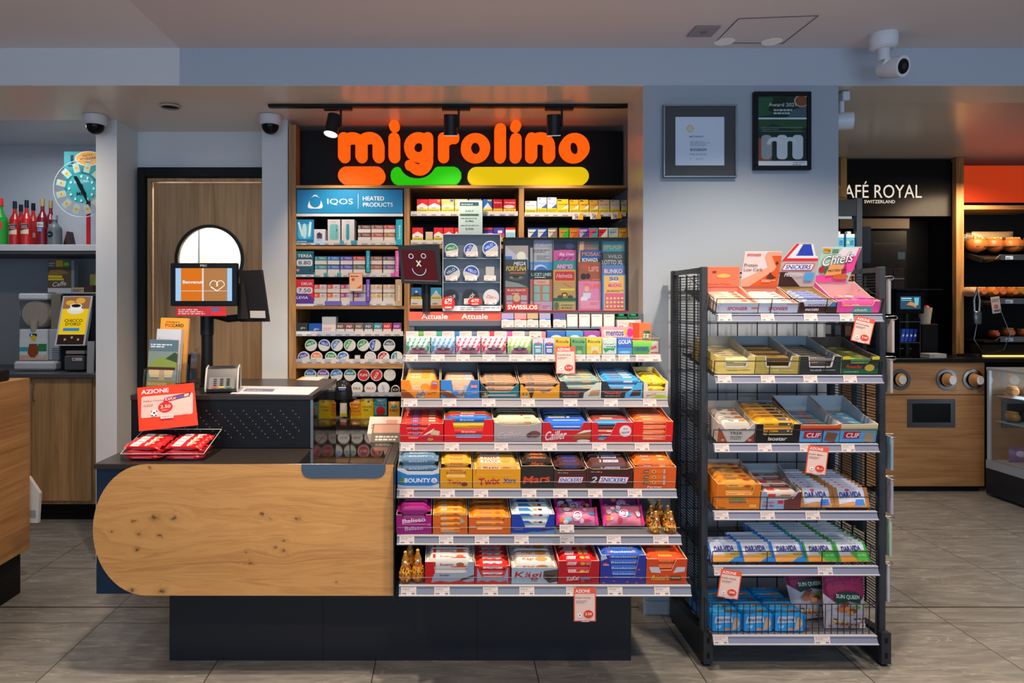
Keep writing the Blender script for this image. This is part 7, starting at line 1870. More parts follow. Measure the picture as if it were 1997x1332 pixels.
gcart(0, 1631, 1714, .048, .19, .075, 'e04c9c', 'c9a0a4', (.08, .1, .82, .86, .6), [('p', [(.3, 0), (.42, .5), (.8, .5), (.84, 0)], '3f9a90'), T_('chiefs', .56, .24, .3, .2, 'd8e4e0', 0, .2), ('r', .02, .1, .9, .12, 'd83a8c')], 'bright pink carton with patterned header card, right end of top wire shelf', ('e05a9c', [('r', .0, .1, .16, .9, 'd8a02c'), ('e', .4, .5, .16, .4, 'e0c48c'), T_('Bar', .42, .5, .16, .4, '6a8ab8')], 2, 1, 'pink bar with yellow corner', 'in the bright pink carton', {'W': .036, 'fill': 1.05}),
      header=.15, hk=[(-.05, 0), (.82, 0), (1.02, 1), (0.05, .98)], hitems=('9cc8b8', [('p', [(.5, .2), (.9, .3), (1.0, .98), (.85, .98), (.7, .6), (.78, 0), (.0, 0), (0, .2)], 'dc4a98'), ('p', [(.55, .98), (.95, .98), (.9, .75), (.4, .7)], 'd8d4dc'), T_('20g', .16, .9, .2, .1, '6a3a1c'), ('r', .08, .84, .26, .97, 'e0a02c'), T_('20g', .17, .905, .16, .08, '5a3418'), ('s', .3, .84, .46, .96, 2, '3a4a48'), T_('Chiefs', .47, .66, .78, .3, '26282c', 10, .3, .07), T_('Chiefs', .47, .66, .76, .28, 'e6e2e6', 10, .3, .02),
       ('e', .12, .36, .09, .1, 'b01c3c'), ('e', .24, .34, .08, .1, '1f6a48'), ('p', [(.2, .18), (.6, .22), (.66, .5), (.3, .5)], 'd89a5c'), T_('PROTEIN BAR', .5, .34, .46, .07, '2a2c30', 4, .2, .03), ('e', .6, .16, .2, .08, 'b8642c')]))
# ---- second shelf
for (a, c, k, kin, bk, n_, kk2, lb) in ((1395, 1471, 'd8c06c', 'c4bca8', 'd0c08c', 'pale yellow', '6a5c2c', 'nutramino'), (1472, 1556, 'a8964c', '9aa4a8', '3a3020', 'olive', 'e0ddc4', 'barebells'), (1557, 1637, '2c3030', '9aaab0', '5a5858', 'black', 'c9ccd0', 'barebells')):
    gcart(1, a, c, .072, .26, .095, k, kin, (.22, .26, .76, .82, .42), [('r', .3, .2, .8, .3, k), T_(lb, .42, .22, .28, .1, kk2), T_('proteinbar', .75, .22, .3, .08, kk2), ('p', [(.2, 1), (.24, .4), (.28, .36), (.74, .36), (.8, .4), (.84, 1), (.82, 1), (.76, .42), (.26, .42), (.22, 1)], 'c9ccd0')],
          f'{n_} carton with cut-out front on the second wire shelf', (bk, [('s', .1, .3, .6, .7, 1, '4a4030' if a < 1400 else 'c9a860'), ('r', .8, .1, 1, .9, 'b8b09c' if a < 1500 else '2a2420')], 7, 2, ('sand', 'dark gold-edged', 'grey-brown')[(1395, 1472, 1557).index(a)] + ' protein bar', f'in the {n_} carton', {'W': .033, 'fill': .85, 'jit': 2, 'colors': None if a != 1472 else [('3a3020', [('r', 0, .6, 1, .9, 'b8862c')]), ('c9922c', [('r', 0, .0, .7, .2, '2a2018')])]}))
gcart(1, 1638, 1712, .07, .26, .09, '26382c', '6a5c54', (.22, .26, .7, .8, .62), [('r', 0, 0, 1, .3, '1f5a3c'), T_('PowerBar', .36, .42, .42, .2, 'd8382c', 0, .2, .03), ('s', .1, .1, .55, .2, 1, '7fb090'), ('e', .76, .36, .13, .2, 'c9a83c'), ('r', .02, .84, .22, 1, 'd8c41c'), ('r', .8, .84, 1, 1, 'd8c41c')],
      'dark green carton with red lettering, right end of second wire shelf', ('4f7a3c', [('r', .0, .1, .7, .5, '7fb03c'), ('r', .6, .2, .95, .9, 'c9b03c')], 6, 2, 'green energy bar', 'in the dark green carton', {'fill': .85, 'jit': 2, 'W': .033, 'colors': [('4f7a3c', [('r', .0, .1, .7, .5, '8fb03c')]), ('7a6a3c', [('r', .2, .1, .9, .7, 'c9a03c')])]}), ks='3f7a2c')
# ---- third shelf
gcart(2, 1398, 1470, .078, .19, .10, 'b8b4b0', 'c9bca8', (.04, .2, .8, .96, .66), [('p', [(0, 0), (.28, 0), (.1, .6), (0, .8)], '9a4a2c'), ('p', [(.74, 0), (1, 0), (1, .5)], '8a3c2c'), T_('TREK', .5, .48, .36, .14, '3a3030', 0, 0, .02), T_('PROTEIN', .5, .28, .3, .09, '5a4a44'), T_('FLAPJACK', .5, .16, .3, .09, '5a4a44'), ('e', .14, .12, .05, .06, 'c98a70'), ('e', .88, .12, .05, .06, 'c98a70')],
      'grey carton with brown corners, left end of third wire shelf', ('d8cfc4', [T_('TREK', .3, .5, .3, .6, '3a3030', 0, 0, .03), ('p', [(.6, .2), (.95, .1), (.95, .9), (.7, .8)], 'c8742c')], 5, 1, 'white and orange oat bar', 'in the grey carton', {'W': .036, 'fill': 1.05}), group=None)
gcart(2, 1471, 1556, .076, .23, .085, '1c1c20', '8a9298', (.16, .18, .84, .86, .5), [T_('isostar', .52, .18, .44, .2, 'd8d4d0', 0, .2, .04), ('r', .3, .12, .33, .24, 'e8b81c'), ('p', [(.16, .46), (.86, .46), (.84, .4), (.2, .4)], 'c9b890'), ('r', .18, .5, .84, .52, '3a3a3c')],
      'black carton with italic white lettering on the third wire shelf', ('e8a01c', [('r', .55, .0, 1, 1, '4a4a4c'), ('s', .1, .3, .5, .7, 1, '6a4a10'), ('e', .9, .5, .04, .3, 'c9c9cc')], 6, 3, 'orange and grey energy bar', 'in the black carton', {'fill': 1.15}))
for (a, c, k, ln, n_) in ((1558, 1635, 'e8602c', 'c02c1c', 'orange'), (1636, 1708, 'e2c89c', '8a4a2c', 'cream')):
    gcart(2, a, c, .076, .25, .10, k, 'c2c8cc', (.0, .04, .9, .96, .94) if a < 1600 else (.02, .06, .5, .7, .97), [('r', 0, 0, 1, .62, '4aa0d8'), ('r', 0, .64, 1, .78, ln if a < 1600 else 'a8a878'), ('p', [(.08, .18), (.52, .18), (.56, .58), (.1, .58)], 'b01c2c'), T_('CLIF', .34, .38, .36, .26, 'e4dce0', 0, .2, .05), ('p', [(.62, .08), (.9, .0), (.96, .5), (.68, .56)], '7a4c34' if a < 1600 else 'a08c70')],
          f'{n_} and blue carton with white letters on red, third wire shelf', ('4a8ca0' if a < 1600 else '4a9ac8', [T_('CLIF', .3, .5, .3, .6, 'c0283c', 0, .2, .05), ('r', .5, .1, .8, .9, 'c8502c' if a < 1600 else '9aa8a4')], 4, 1, ('rust and teal' if a < 1600 else 'sky blue') + ' oat bar', f'in the {n_} and blue carton', {'W': .044, 'fill': .7, 'jit': 2}), ks='8a4a30' if a < 1600 else 'b09c74')
# ---- fourth shelf
gcart(3, 1396, 1481, .106, .2, .125, 'e07a1c', 'b8a89c', (.16, .2, .8, .86, .58), [T_('ovomaltine', .48, .3, .44, .12, 'e4e0d8', 0, 0, .07), T_('ovomaltine', .48, .3, .42, .1, '2a3088', 0, 0, .03), ('e', .47, .38, .2, .08, '6a8a3c'), ('r', .76, .08, .92, .2, 'e8b04c'), ('s', .04, .04, .26, .1, 1, '3a4a2c'), ('r', .28, .26, .68, .35, 'e07a1c'), T_('ovomaltine', .48, .3, .42, .1, '2a3088', 0, 0, .03)],
      'tall orange carton with dark blue lettering, left end of fourth wire shelf', ('e8942c', [('p', [(.1, .2), (.6, .2), (.7, .8), (.2, .8)], 'e8b83c'), T_('ovo', .3, .6, .3, .4, '3a3a8a'), ('e', .8, .4, .12, .4, 'b8501c')], 5, 3, 'orange malt bar', 'in the tall orange carton', {'fill': 1.08, 'W': .036}))
gcart(3, 1482, 1561, .074, .2, .105, '8fa4c0', '9ca8b0', (.12, .2, .78, .9, .56), [('p', [(.58, 0), (1, 0), (1, 1), (.92, .95), (.8, .6), (.58, .55)], '6a3430'), T_('Protein', .2, .4, .26, .13, 'c0284c', 0, .1), T_('Nut Bar', .2, .2, .3, .12, '9a2c5c', 0, .1), ('r', .42, .32, .56, .5, 'c8283c')],
      'blue-grey and brown carton on the fourth wire shelf', ('7a3430', [('r', .0, .1, .3, .9, 'b8a8b4'), T_('twar', .15, .5, .22, .5, 'c8283c'), ('r', .5, .4, .9, .6, 'c9c0c0')], 5, 2, 'maroon protein bar', 'in the blue-grey and brown carton', {'fill': 1.0, 'jit': 2, 'colors': [('c8bcb8', [('r', .0, .1, .3, .9, 'd83a2c'), ('r', .5, .3, .9, .7, 'b8623c')]), ('7a3430', [('r', .0, .1, .3, .9, 'b8a8b4'), ('r', .4, .4, .9, .6, 'b8b0b8')])]}), ks='8a3c2c')


def pack_bag(name, w, h, th, k, items):
    """flow-wrapped pack mesh: pillow with crimped left and right seams, printed front; origin bottom centre"""
    b = MB()
    n, m = 8, 5
    def bul(u, v): return th / 2 * (max(math.sin(PI * min(max(u, 0), 1)), 0) ** .35) * (max(math.sin(PI * min(max(v, 0), 1)), 0) ** .4)
    for sg in (-1, 1):
        vs_ = [(w * (i / n - .5), sg * bul(i / n, j / m), h * j / m) for j in range(m + 1) for i in range(n + 1)]
        fs_ = []
        for j in range(m):
            for i in range(n):
                a = j * (n + 1) + i
                q = (a, a + 1, a + n + 2, a + n + 1)
                fs_.append(q if sg < 0 else q[::-1])
        b.add(vs_, fs_, k)
    b.pr((-w / 2, 0, 0), (w, 0, 0), (0, 0, h), items, warp=bul, d0=.0012, dd=.0003)
    return b.mesh(name, 60)


DVt = lambda kt: [T_('DAR-VIDA', .47, .64, .62, .28, kt, 3, .1, .05)]
def rowpacks(i, px, n, me, wpx, step, lean, y0, what, where, dx=0.0, z=.001, name='cracker_pack', cat='cracker pack', grp=None, yaw=2):
    F, x0, x1, z0, z1 = GF[i]
    for q in range(n):
        y = y0 + q * step
        x = WX(px, GD + .03) - x0 + dx * q
        G = F @ Matrix.Translation((x + random.uniform(-.001, .001), y, z)) @ Matrix.Rotation(R(random.uniform(-yaw, yaw)), 4, 'Z') @ Matrix.Rotation(R(-lean), 4, 'X')
        put_mesh(me, name, G, f'{what} {where}, {ORD[q]} in its row', cat, grp)
mw = 68 * 2.65 / S
me_b = pack_bag('pack_brown', mw, .078, .0125, 'c9cfe0!', [('r', .0, .0, .12, 1, 'a8703c'), ('r', .88, .0, 1, 1, 'a8703c'), ('p', [(.1, .0), (.9, 0), (.9, .22), (.5, .3), (.1, .16)], 'c98a54'), ('p', [(.55, .1), (.85, .12), (.82, .42), (.6, .4)], '3f7ad0')] + DVt('1c2c8c') + [('e', .4, .86, .06, .06, 'd83a4c')])
rowpacks(3, 1595, 9, me_b, 0, .0215, 28, .02, 'brown-edged white cracker pack', 'on the fourth wire shelf, inner row', dx=-.003, grp='brown-edged cracker packs')
rowpacks(3, 1664, 9, me_b, 0, .0215, 28, .02, 'brown-edged white cracker pack', 'on the fourth wire shelf, right row', dx=-.003, grp='brown-edged cracker packs')
me_u = pack_bag('pack_blue', 65 * 2.65 / S - .004, .078, .0125, 'c6cfe4!', [('r', .0, .0, 1, .34, 'e8a04c'), ('p', [(.4, .35), (1, .5), (1, .3), (.5, .24)], 'd8b83c'), T_('SNACK', .78, .36, .3, .1, '2a3a48'), ('p', [(.55, .0), (1, 0), (1, .28), (.75, .2)], '2a86d0'), ('r', .92, .0, 1, 1, '2a86d0'), ('r', .0, .0, .05, 1, '2a6ac0')] + DVt('141c8c'))
me_g = pack_bag('pack_green', 64 * 2.65 / S - .004, .078, .0125, 'c6d0dc!', [('r', .0, .0, 1, .3, 'e8983c'), ('p', [(.4, .45), (1, .6), (1, .0), (.6, .0), (.55, .3)], '4fb03c'), T_('de SEL', .76, .32, .3, .12, 'b8dca8'), ('r', .92, .0, 1, 1, '2f9a3c'), ('r', .0, .0, .05, 1, '2f9a3c')] + DVt('141c8c'))
for px, n, me, k_, wh, dx in ((1419, 3, me_u, 'blue-edged', 'fifth wire shelf, first column', -.004), (1481, 5, me_u, 'blue-edged', 'fifth wire shelf, second column', -.004), (1543, 9, me_u, 'blue-edged', 'fifth wire shelf, third column', -.0035), (1606, 9, me_g, 'green-edged', 'fifth wire shelf, fourth column', -.003), (1670, 9, me_g, 'green-edged', 'fifth wire shelf, fifth column', -.003)):
    rowpacks(4, px, n, me, 0, .0225, 40, .022, f'{k_} cracker pack', wh, dx=dx, grp=f'{k_} cracker packs')
# ---- lowest shelf: blue biscuit packs lying in three columns
b = MB(); bw = 62 * 2.66 / S; bh = .074
def biscuit():
    b = MB()
    b.box(-bw / 2 + .006, bw / 2 - .006, 0, .045, 0, bh, '1c92dc!', .006)
    for s_ in (-1, 1):
        b.prism([(s_ * (bw / 2 - .006), .012, .01), (s_ * bw / 2, .006, .006), (s_ * bw / 2, .04, .006), (s_ * (bw / 2 - .006), .034, .01)], (0, 0, bh - .014), '1a7cc8!')
    W_ = bw - .014
    b.pr((-W_ / 2, 0, .004), (W_, 0, 0), (0, 0, bh - .008), [('p', [(.05, .5), (.7, .56), (.66, .94), (.1, .9)], 'b8c4dc'), T_('Blevita', .38, .72, .5, .2, '2a2c4c', 3, .2), ('p', [(.68, .1), (.86, .16), (.94, .5), (.84, .95), (.74, .8)], 'c9a078'), ('p', [(.4, .08), (.66, .06), (.62, .2), (.46, .24)], 'b88858'), ('s', .12, .22, .3, .42, 2, 'b8dcf0')])
    b.pr((-W_ / 2, .004, bh), (W_, 0, 0), (0, .037, 0), [('e', .65, .6, .2, .3, 'a8743c'), ('s', .1, .3, .6, .8, 2, '8fc8e8')])
    return b.mesh('biscuit', 30)
me_bi = biscuit()
F, x0, x1, z0, z1 = GF[5]
for cc, (px, wn) in enumerate(((1417, 'left'), (1478, 'middle'), (1539, 'right'))):
    for q in range(5):
        G = F @ Matrix.Translation((WX(px, GD + .03) - x0 - .0015 * q, .012 + q * .048, .0012)) @ Matrix.Rotation(R(random.uniform(-1, 1)), 4, 'Z')
        put_mesh(me_bi, 'biscuit_pack', G, f'blue biscuit pack on the lowest wire shelf, {wn} column, {ORD[q]}', 'biscuit pack', 'blue biscuit packs on the lowest wire shelf')
sq_it = [('r', 0, .62, 1, 1, '7a1c48'), ('p', [(0, .62), (.2, .5), (.4, .62)], '7a1c48'), ('p', [(.6, .62), (.8, .5), (1, .62)], '7a1c48')] + [('p', [(.5, .7), (.5 + .5 * math.sin(R(a)) - .01, .7 + .36 * math.cos(R(a))), (.5 + .5 * math.sin(R(a)) + .01, .7 + .36 * math.cos(R(a)))], '8f3060') for a in range(-70, 71, 20)] + [
    ('p', [(.18, .6), (.3, .68), (.5, .69), (.72, .68), (.84, .6), (.8, .48), (.5, .53), (.22, .48)], '1f3c34'), T_('SUN QUEEN', .5, .6, .56, .08, 'd0dcd4', -3, 0, .02),
    ('e', .4, .44, .09, .05, '8a4a2c'), ('e', .5, .4, .09, .05, 'b87a4c'), ('e', .33, .38, .1, .05, 'a8643c'), ('e', .6, .36, .1, .045, '7a3a28'), ('e', .52, .33, .09, .04, 'c88a50'), ('e', .7, .42, .1, .03, '5a9a3c'), ('e', .44, .5, .07, .03, '6a2c2c'), ('r', .1, .27, .9, .28, '9a90a0')] + [
    ('e', .1 + .8 * ((i * 37) % 100) / 100, .07 + .16 * ((i * 61) % 100) / 100, .045, .02, ('a06a3c', 'c9b890', '6a3c28', '3a4a6c', 'b8844c')[i % 5]) for i in range(26)] + [('r', .76, .06, .9, .14, 'd0d8d4'), ('e', .84, .1, .04, .025, 'e0702c')]
w, h = 80 * 2.67 / S, .222
G = F @ Matrix.Translation((WX(1651, GD + .04) - x0, .04, .003)) @ Matrix.Rotation(R(-6), 4, 'X')
pillow_items('nut_bag', w, h, .06, 'b9b3bd!', sq_it, 'crimson and grey nut bag standing upright at the right of the lowest shelf', 'bag', F=G, back='7a1c48!', group='crimson nut bags')
G = F @ Matrix.Translation((WX(1609, GD + .04) - x0, .105, .011)) @ Matrix.Rotation(R(-16), 4, 'X') @ Matrix.Rotation(R(-7), 4, 'Y')
pillow_items('nut_bag', w, h * 1.02, .05, 'b3adb8!', sq_it, 'crimson and grey nut bag slumping beside the blue biscuit packs', 'bag', F=G, back='7a1c48!', group='crimson nut bags')
G = F @ Matrix.Translation((WX(1640, GD + .04) - x0, .20, .004)) @ Matrix.Rotation(R(-14), 4, 'X')
pillow_items('nut_bag', w * 1.1, h * 1.05, .05, 'a9a3ae!', sq_it[:1], 'crimson nut bag hidden behind the two front nut bags', 'bag', F=G, back='7a1c48!', group='crimson nut bags')
azione(1670, 1708, 615, 665, GD - .016, 'red framed promotion ticket tilted on the top right wire rack rail', 'Chiefs', '3.60', 13)
azione(1577, 1617, 868, 923, GD - .016, 'red framed promotion ticket hanging before the cracker packs', 'Clif Bar', '5.-', 7)
azione(1407, 1448, 1109, 1164, GD - .016, 'red framed promotion ticket hanging above the blue biscuit packs', 'DAR-VIDA', '20%', 9)

# hanging goods and ticket holders on the right side of the rack
for i, (ya, yb, px, k, n_) in enumerate(((545, 612, 1731, '8a8c94', 'grey'), (622, 687, 1738, 'a09a9c', 'pale'), (700, 765, 1735, '9c9698', 'pale grey'), (850, 915, 1736, '7f98a8', 'bluish'), (932, 1000, 1736, '9a96a4', 'lilac'), (1010, 1082, 1733, '9ab0a0', 'greenish'), (1098, 1170, 1729, 'a4a2ac', 'silver'))):
    D_ = 2.70
    t = thing('hanging_card', f'{n_} card hanging from a wire hook on the rack side, {["topmost", "second from top", "third from top", "fourth from top", "third from bottom", "second from bottom", "lowest"][i]}', 'card', (WX(px, D_) - .022, D_, WZ(yb, D_)), 0, 'cards hanging on the right side of the wire rack')
    h = (yb - ya) * D_ / S
    b = MB(); b.prism([(.012, -.02, 0), (.014, .022, 0), (.014, .022, h), (.012, -.02, h)], (.010, 0, 0), k + '~'); b.obj('card', t)
    b = MB(); b.tube([(-.012, 0, h + .008), (.014, -.02, h + .012), (.03, -.02, h + .012), (.034, -.02, h + .004), (.028, -.02, h - .002), (.015, -.02, h - .003)], .0018, 'a8a49c%', 6); b.obj('hook', t, smooth=60)
rn = random.Random(11)
for i in range(16):
    y = GD0 + .06 + (i % 4) * .075; z = [1.50, 1.36, 1.0, .62][i // 4]
    k = ('6a5878', 'a8502c', '5c6470', '8a8c94')[i % 4]
    b = MB(); b.box(-.02, -.004, 0, .05, -.11, 0, '2a2c32!', .001); b.box(-.021, -.003, .004, .046, -.05, -.01, k + '!'); b.tube([(.02, .025, .006), (-.02, .025, .006), (-.024, .025, -.002)], .0014, 'b0b4bc%', 5)
    b.obj('hanging_pouch', loc=(GX1 - .035, y, z), label=f'small dark pouch hung inside the right mesh side, {["top", "upper middle", "lower middle", "bottom"][i // 4]} hooks, {posn(i % 4).replace("leftmost", "nearest").replace(" from left", " deep")}', cat='pouch', group='pouches hung on the right mesh side')
# ================================================================ left side: second counter, drinks alcove
XL = -2.1
t = thing('side_counter', 'oak fronted counter at the left edge on a black plinth', 'counter', (0, 0, 0))
b = MB(); b.box(-3.4, XL - .02, 1.2, 3.344, WZ(1069, 3.344), WZ(737, 3.344), 'oak_left', .002); b.obj('body', t)
b = MB(); b.box(XL - .019, XL, 1.2, 3.344, WZ(1069, 3.344), WZ(737, 3.344), 'oak_left', .001); b.obj('front_panel', t)
b = MB(); b.box(-3.4, XL - .04, 1.2, 3.335, 0, WZ(1069, 3.344), '15130f', .002); b.obj('plinth', t)
zc = WZ(737, 3.344)
b = MB(); b.box(-.2, 0, -.14, .14, 0, .055, '141214~', .006); b.M = Matrix.Rotation(R(0), 4, 'Z')
b.pr((-.07, -.141, .012), (.06, 0, 0), (0, 0, .03), [('r', 0, 0, 1, 1, 'd0ccc8'), ('s', .1, .1, .9, .9, 1, '222')])
b.pr((.0005, -.13, .01), (0, .1, 0), (0, 0, .035), [('r', 0, 0, 1, 1, 'd0ccc8')] + [('r', .1 + i * .11, .35, .1 + i * .11 + .05 * (1 + i % 2), .85, '151515') for i in range(7)])
b.obj('label_printer', loc=(-2.13, 3.1, zc), label='black device with barcode label on the left side counter', cat='device')
b = MB(); b.prism([(-.03, 0, 0), (.018, 0, .0), (.026, 0, .15), (-.03, 0, .235)], (0, .02, 0), 'cdc9c4'); b.pr((-.028, 0, .02), (.04, 0, 0), (0, 0, .05), [('r', .1 + i * .12, .1, .15 + i * .12, .9, '4a4644') for i in range(7)])
b.obj('paper_bag', loc=(WX(67, 3.37), 3.37, WZ(1010, 3.45)), label='white paper tag with barcode hanging at the end of the side counter', cat='bag')
# drinks cabinet
DCB = 4.4
t = thing('drinks_cabinet', 'low oak cabinet with dark worktop in the left alcove', 'cabinet', (0, 0, 0))
ax1 = WX(187, 3.71) - .003
za = WZ(728, DCB)
b = MB(); b.box(-4.2, ax1, DCB - .03, 5.04, za - .03, za, '4c4d50~', .003); b.obj('worktop', t)
b = MB(); b.box(-4.2, ax1, DCB + .02, 5.0, WZ(985, DCB), za - .031, 'oak_door', .001); b.obj('body', t)
b = MB(); b.box(-4.2, ax1, DCB + .06, 4.95, 0, WZ(985, DCB), '0e0d0c'); b.obj('plinth', t)
dx0, dx1 = WX(62, DCB), WX(178, DCB)
b = MB(); b.box(dx0, dx1, DCB, DCB + .019, WZ(977, DCB), WZ(738, DCB), 'oak_door', .0015); dd = b.obj('door', t)
b = MB(); hx0 = dx0 + .017; b.tube([(hx0, DCB, WZ(749, DCB)), (hx0, DCB - .025, WZ(749, DCB)), (hx0, DCB - .025, WZ(780, DCB)), (hx0, DCB, WZ(780, DCB))], .004, 'b9b2a8%', 8); b.obj('handle', dd)
b = MB(); b.box(dx0 - .8, dx0 - .004, DCB, DCB + .019, WZ(977, DCB), WZ(738, DCB), 'oak_door', .0015); b.obj('door', t)
b = MB(); b.box(-4.2, ax1, 5.02, 5.048, za, WZ(487, 4.6), '8b8d90~'); b.obj('alcove_back_panel', label='dark grey splash panel behind the coffee machines', cat='panel')
b = MB(); zs_ = WZ(489, 4.5); b.box(-4.2, ax1, 4.5, 5.018, zs_, zs_ + .042, 'c9ccd2', .002); b.box(-4.2, ax1, 4.52, 5.018, zs_ - .02, zs_, '55575c'); b.obj('bottle_shelf', label='white wall shelf carrying bottles in the left alcove', cat='shelf')
zb_ = zs_ + .0425
def bottle(px, D, h, r, kb, kc, its, label, kn=None, neck=.32):
    t = thing('liqueur_bottle', label, 'bottle', (WX(px, D), D, zb_), 0, 'bottles on the alcove shelf')
    b = MB(); nk = r * neck
    b.lathe([(0, .001), (r * .96, 0), (r, .006), (r, h * .52), (r * .92, h * .6), (nk * 1.25, h * .72), (nk, h * .78), (nk, h * .86)], kb + '!', 20)
    b.obj('glass_body', t, smooth=40)
    b = MB(); b.lathe([(nk * 1.15, h * .84), (nk * 1.2, h * .845), (nk * 1.15, h), (0, h)], kc + '~', 16); b.obj('cap', t, smooth=40)
    b = MB(); n = 10
    w_ = lambda u, v: r * 1.012 * math.cos(R(100) * (u - .5)) - r * .6
    b.pr((-r * .78, -r * .6, h * .16), (r * 1.56, 0, 0), (0, 0, h * .34), its, warp=w_); b.obj('label', t)
ap = [('r', 0, .3, 1, .95, 'd0b89c'), ('p', [(0, .5), (1, .62), (1, .95), (0, .9)], '1f2f5c'), T_('APEROL', .5, .74, .86, .22, 'd8902c', 3, 0, .04)]
cp = [('r', .1, .7, .9, 1, 'b8c8c4'), T_('CAMPARI', .5, .84, .74, .16, '1f4a4c'), ('r', .2, .42, .76, .66, '6a7ab0')]
bottle(-1, 4.66, .335, .052, '1f8a2c', 'c8242c', [('p', [(0, .1), (1, .6), (1, 1), (0, .8)], 'c8242c'), T_('BAR', .6, .6, .5, .25, 'e0dcd8')], 'green bottle with red label at the left end of the shelf', neck=.4)
bottle(29, 4.68, .318, .036, 'a81c1c', '1a2030', ap, 'red bottle with dark cap and orange lettering, front left')
bottle(41, 4.82, .315, .036, 'a81c1c', '1a2030', ap[:1], 'red bottle with dark cap standing behind between the two lettered ones')
bottle(52, 4.66, .322, .036, 'b01c1c', '1a2030', ap, 'red bottle with dark cap and orange lettering, front right')
bottle(65, 4.8, .322, .036, 'b8241c', '141820', [('r', 0, .2, 1, .5, 'b89c88')], 'orange-red bottle with black cap standing in the back row')
bottle(83, 4.66, .332, .037, '6c1020', '9a8450', cp, 'tall dark red bottle with gold cap and pale label')
bottle(99, 4.8, .34, .037, '7c1420', '9a8450', [('r', .5, .5, .9, 1, 'b8b0b0')], 'dark red bottle with gold cap behind the small clear bottle')
bottle(107, 4.64, .215, .046, '5c6468', '8a9098', [('d', .38, .6, .022, '0e1c24'), T_('GIN', .3, .6, .3, .12, '8ab0b8')], 'short clear bottle with round black label', neck=.35)
b = MB(); b.prism([(-.03, 0, 0), (.03, 0, 0), (.006, 0, .11), (-.0, 0, .11)], (0, .07, 0), '4a3430~'); b.obj('card_stand', loc=(WX(130, 4.7), 4.7, zb_), label='small dark folded card beside the short clear bottle', cat='card')
# lottery wheel
DW = 4.62
t = thing('prize_wheel', 'clear round prize wheel with teal centre on a red stand', 'wheel', (WX(167, DW), DW, zb_))
wz = WZ(368, DW) - zb_; wx = WX(160, DW) - WX(167, DW); rw = .198
b = MB(); b.box(-.1, .07, -.05, .09, 0, .006, 'b81420~', .002); b.box(-.012, .012, .03, .042, .006, wz, 'b81420~'); b.obj('stand', t)
b = MB(); b.M = Matrix.Translation((wx, 0, wz)) @ Matrix.Rotation(R(90), 4, 'X'); b.lathe([(0, 0), (rw, 0)], 'acrylic', 48); b.tube([(rw * math.cos(R(a)), rw * math.sin(R(a)), 0) for a in range(0, 361, 8)], .003, 'b9c0c4~', 6, False)
b.obj('disc', t)
b = MB(); b.M = Matrix.Translation((wx, -.006, wz)) @ Matrix.Rotation(R(90), 4, 'X'); b.lathe([(0, 0), (.102, 0)], '2a9494', 36); b.M = Matrix()
b.pr((wx - .1, -.0062, wz - .1), (.2, 0, 0), (0, 0, .2), [T_('FORTUNA', .5, .74, .5, .09, 'd0dcdc', 6), T_('1', .5, .55, .1, .2, '1c3c50', 0, 0, .05), T_('MIO', .5, .32, .34, .14, '14303c', 0, 0, .05)] + [('e', .5 + .42 * math.cos(R(a)), .5 + .42 * math.sin(R(a)), .04, .05, 'b8d4d4', 8) for a in range(0, 360, 30)])
for a in range(15, 375, 30):
    c_, s_ = math.cos(R(a)), math.sin(R(a))
    U_, V_ = Vector((-s_, 0, c_)) * -.042, Vector((c_, 0, s_)) * .065
    P_ = Vector((wx, -.003, wz)) + Vector((c_, 0, s_)) * .115 - U_ / 2
    b.pr(P_, U_, V_, [('r', 0, 0, 1, 1, '8fb0a4'), ('e', .5, .5, .3, .25, 'd8a048'), ('r', .3, .4, .7, .6, 'c8782c')])
b.obj('print', t)
b = MB(); a = R(60); d_ = Vector((-.42, 0, .9)).normalized()
c0 = Vector((wx, -.012, wz)); b.prism([c0 + d_ * .09 + Vector((-.014, 0, 0)), c0 + d_ * .09 + Vector((.008, 0, .004)), c0 + Vector((.016, 0, 0)), c0 - d_ * .14, c0 + Vector((-.012, 0, 0))], (0, -.004, 0), '101214~'); b.obj('pointer', t)
b = MB(); wc = 72 * DW / S; hc = 78 * DW / S; b.box(0, wc, .055, .06, 0, hc, '2f8f90')
b.pr((0, .055, 0), (wc, 0, 0), (0, 0, hc), [T_('1', .22, .8, .08, .22, '14243c', 0, 0, .05), ('s', .12, .62, .34, .68, 1, '14243c'), ('e', .66, .82, .36, .19, 'e8e0d0'), ('e', .66, .82, .34, .17, 'e0981c'), T_('MILIONARIA', .66, .82, .44, .07, '2a3050', 8, 0, .04), T_('VINCITA', .64, .9, .28, .05, '2a3050', 8), T_('QUI', .68, .74, .2, .05, '2a3050', 8)])
b.obj('backing_card', t, loc=(WX(116, DW) - WX(167, DW), 0, WZ(370, DW) - zb_))

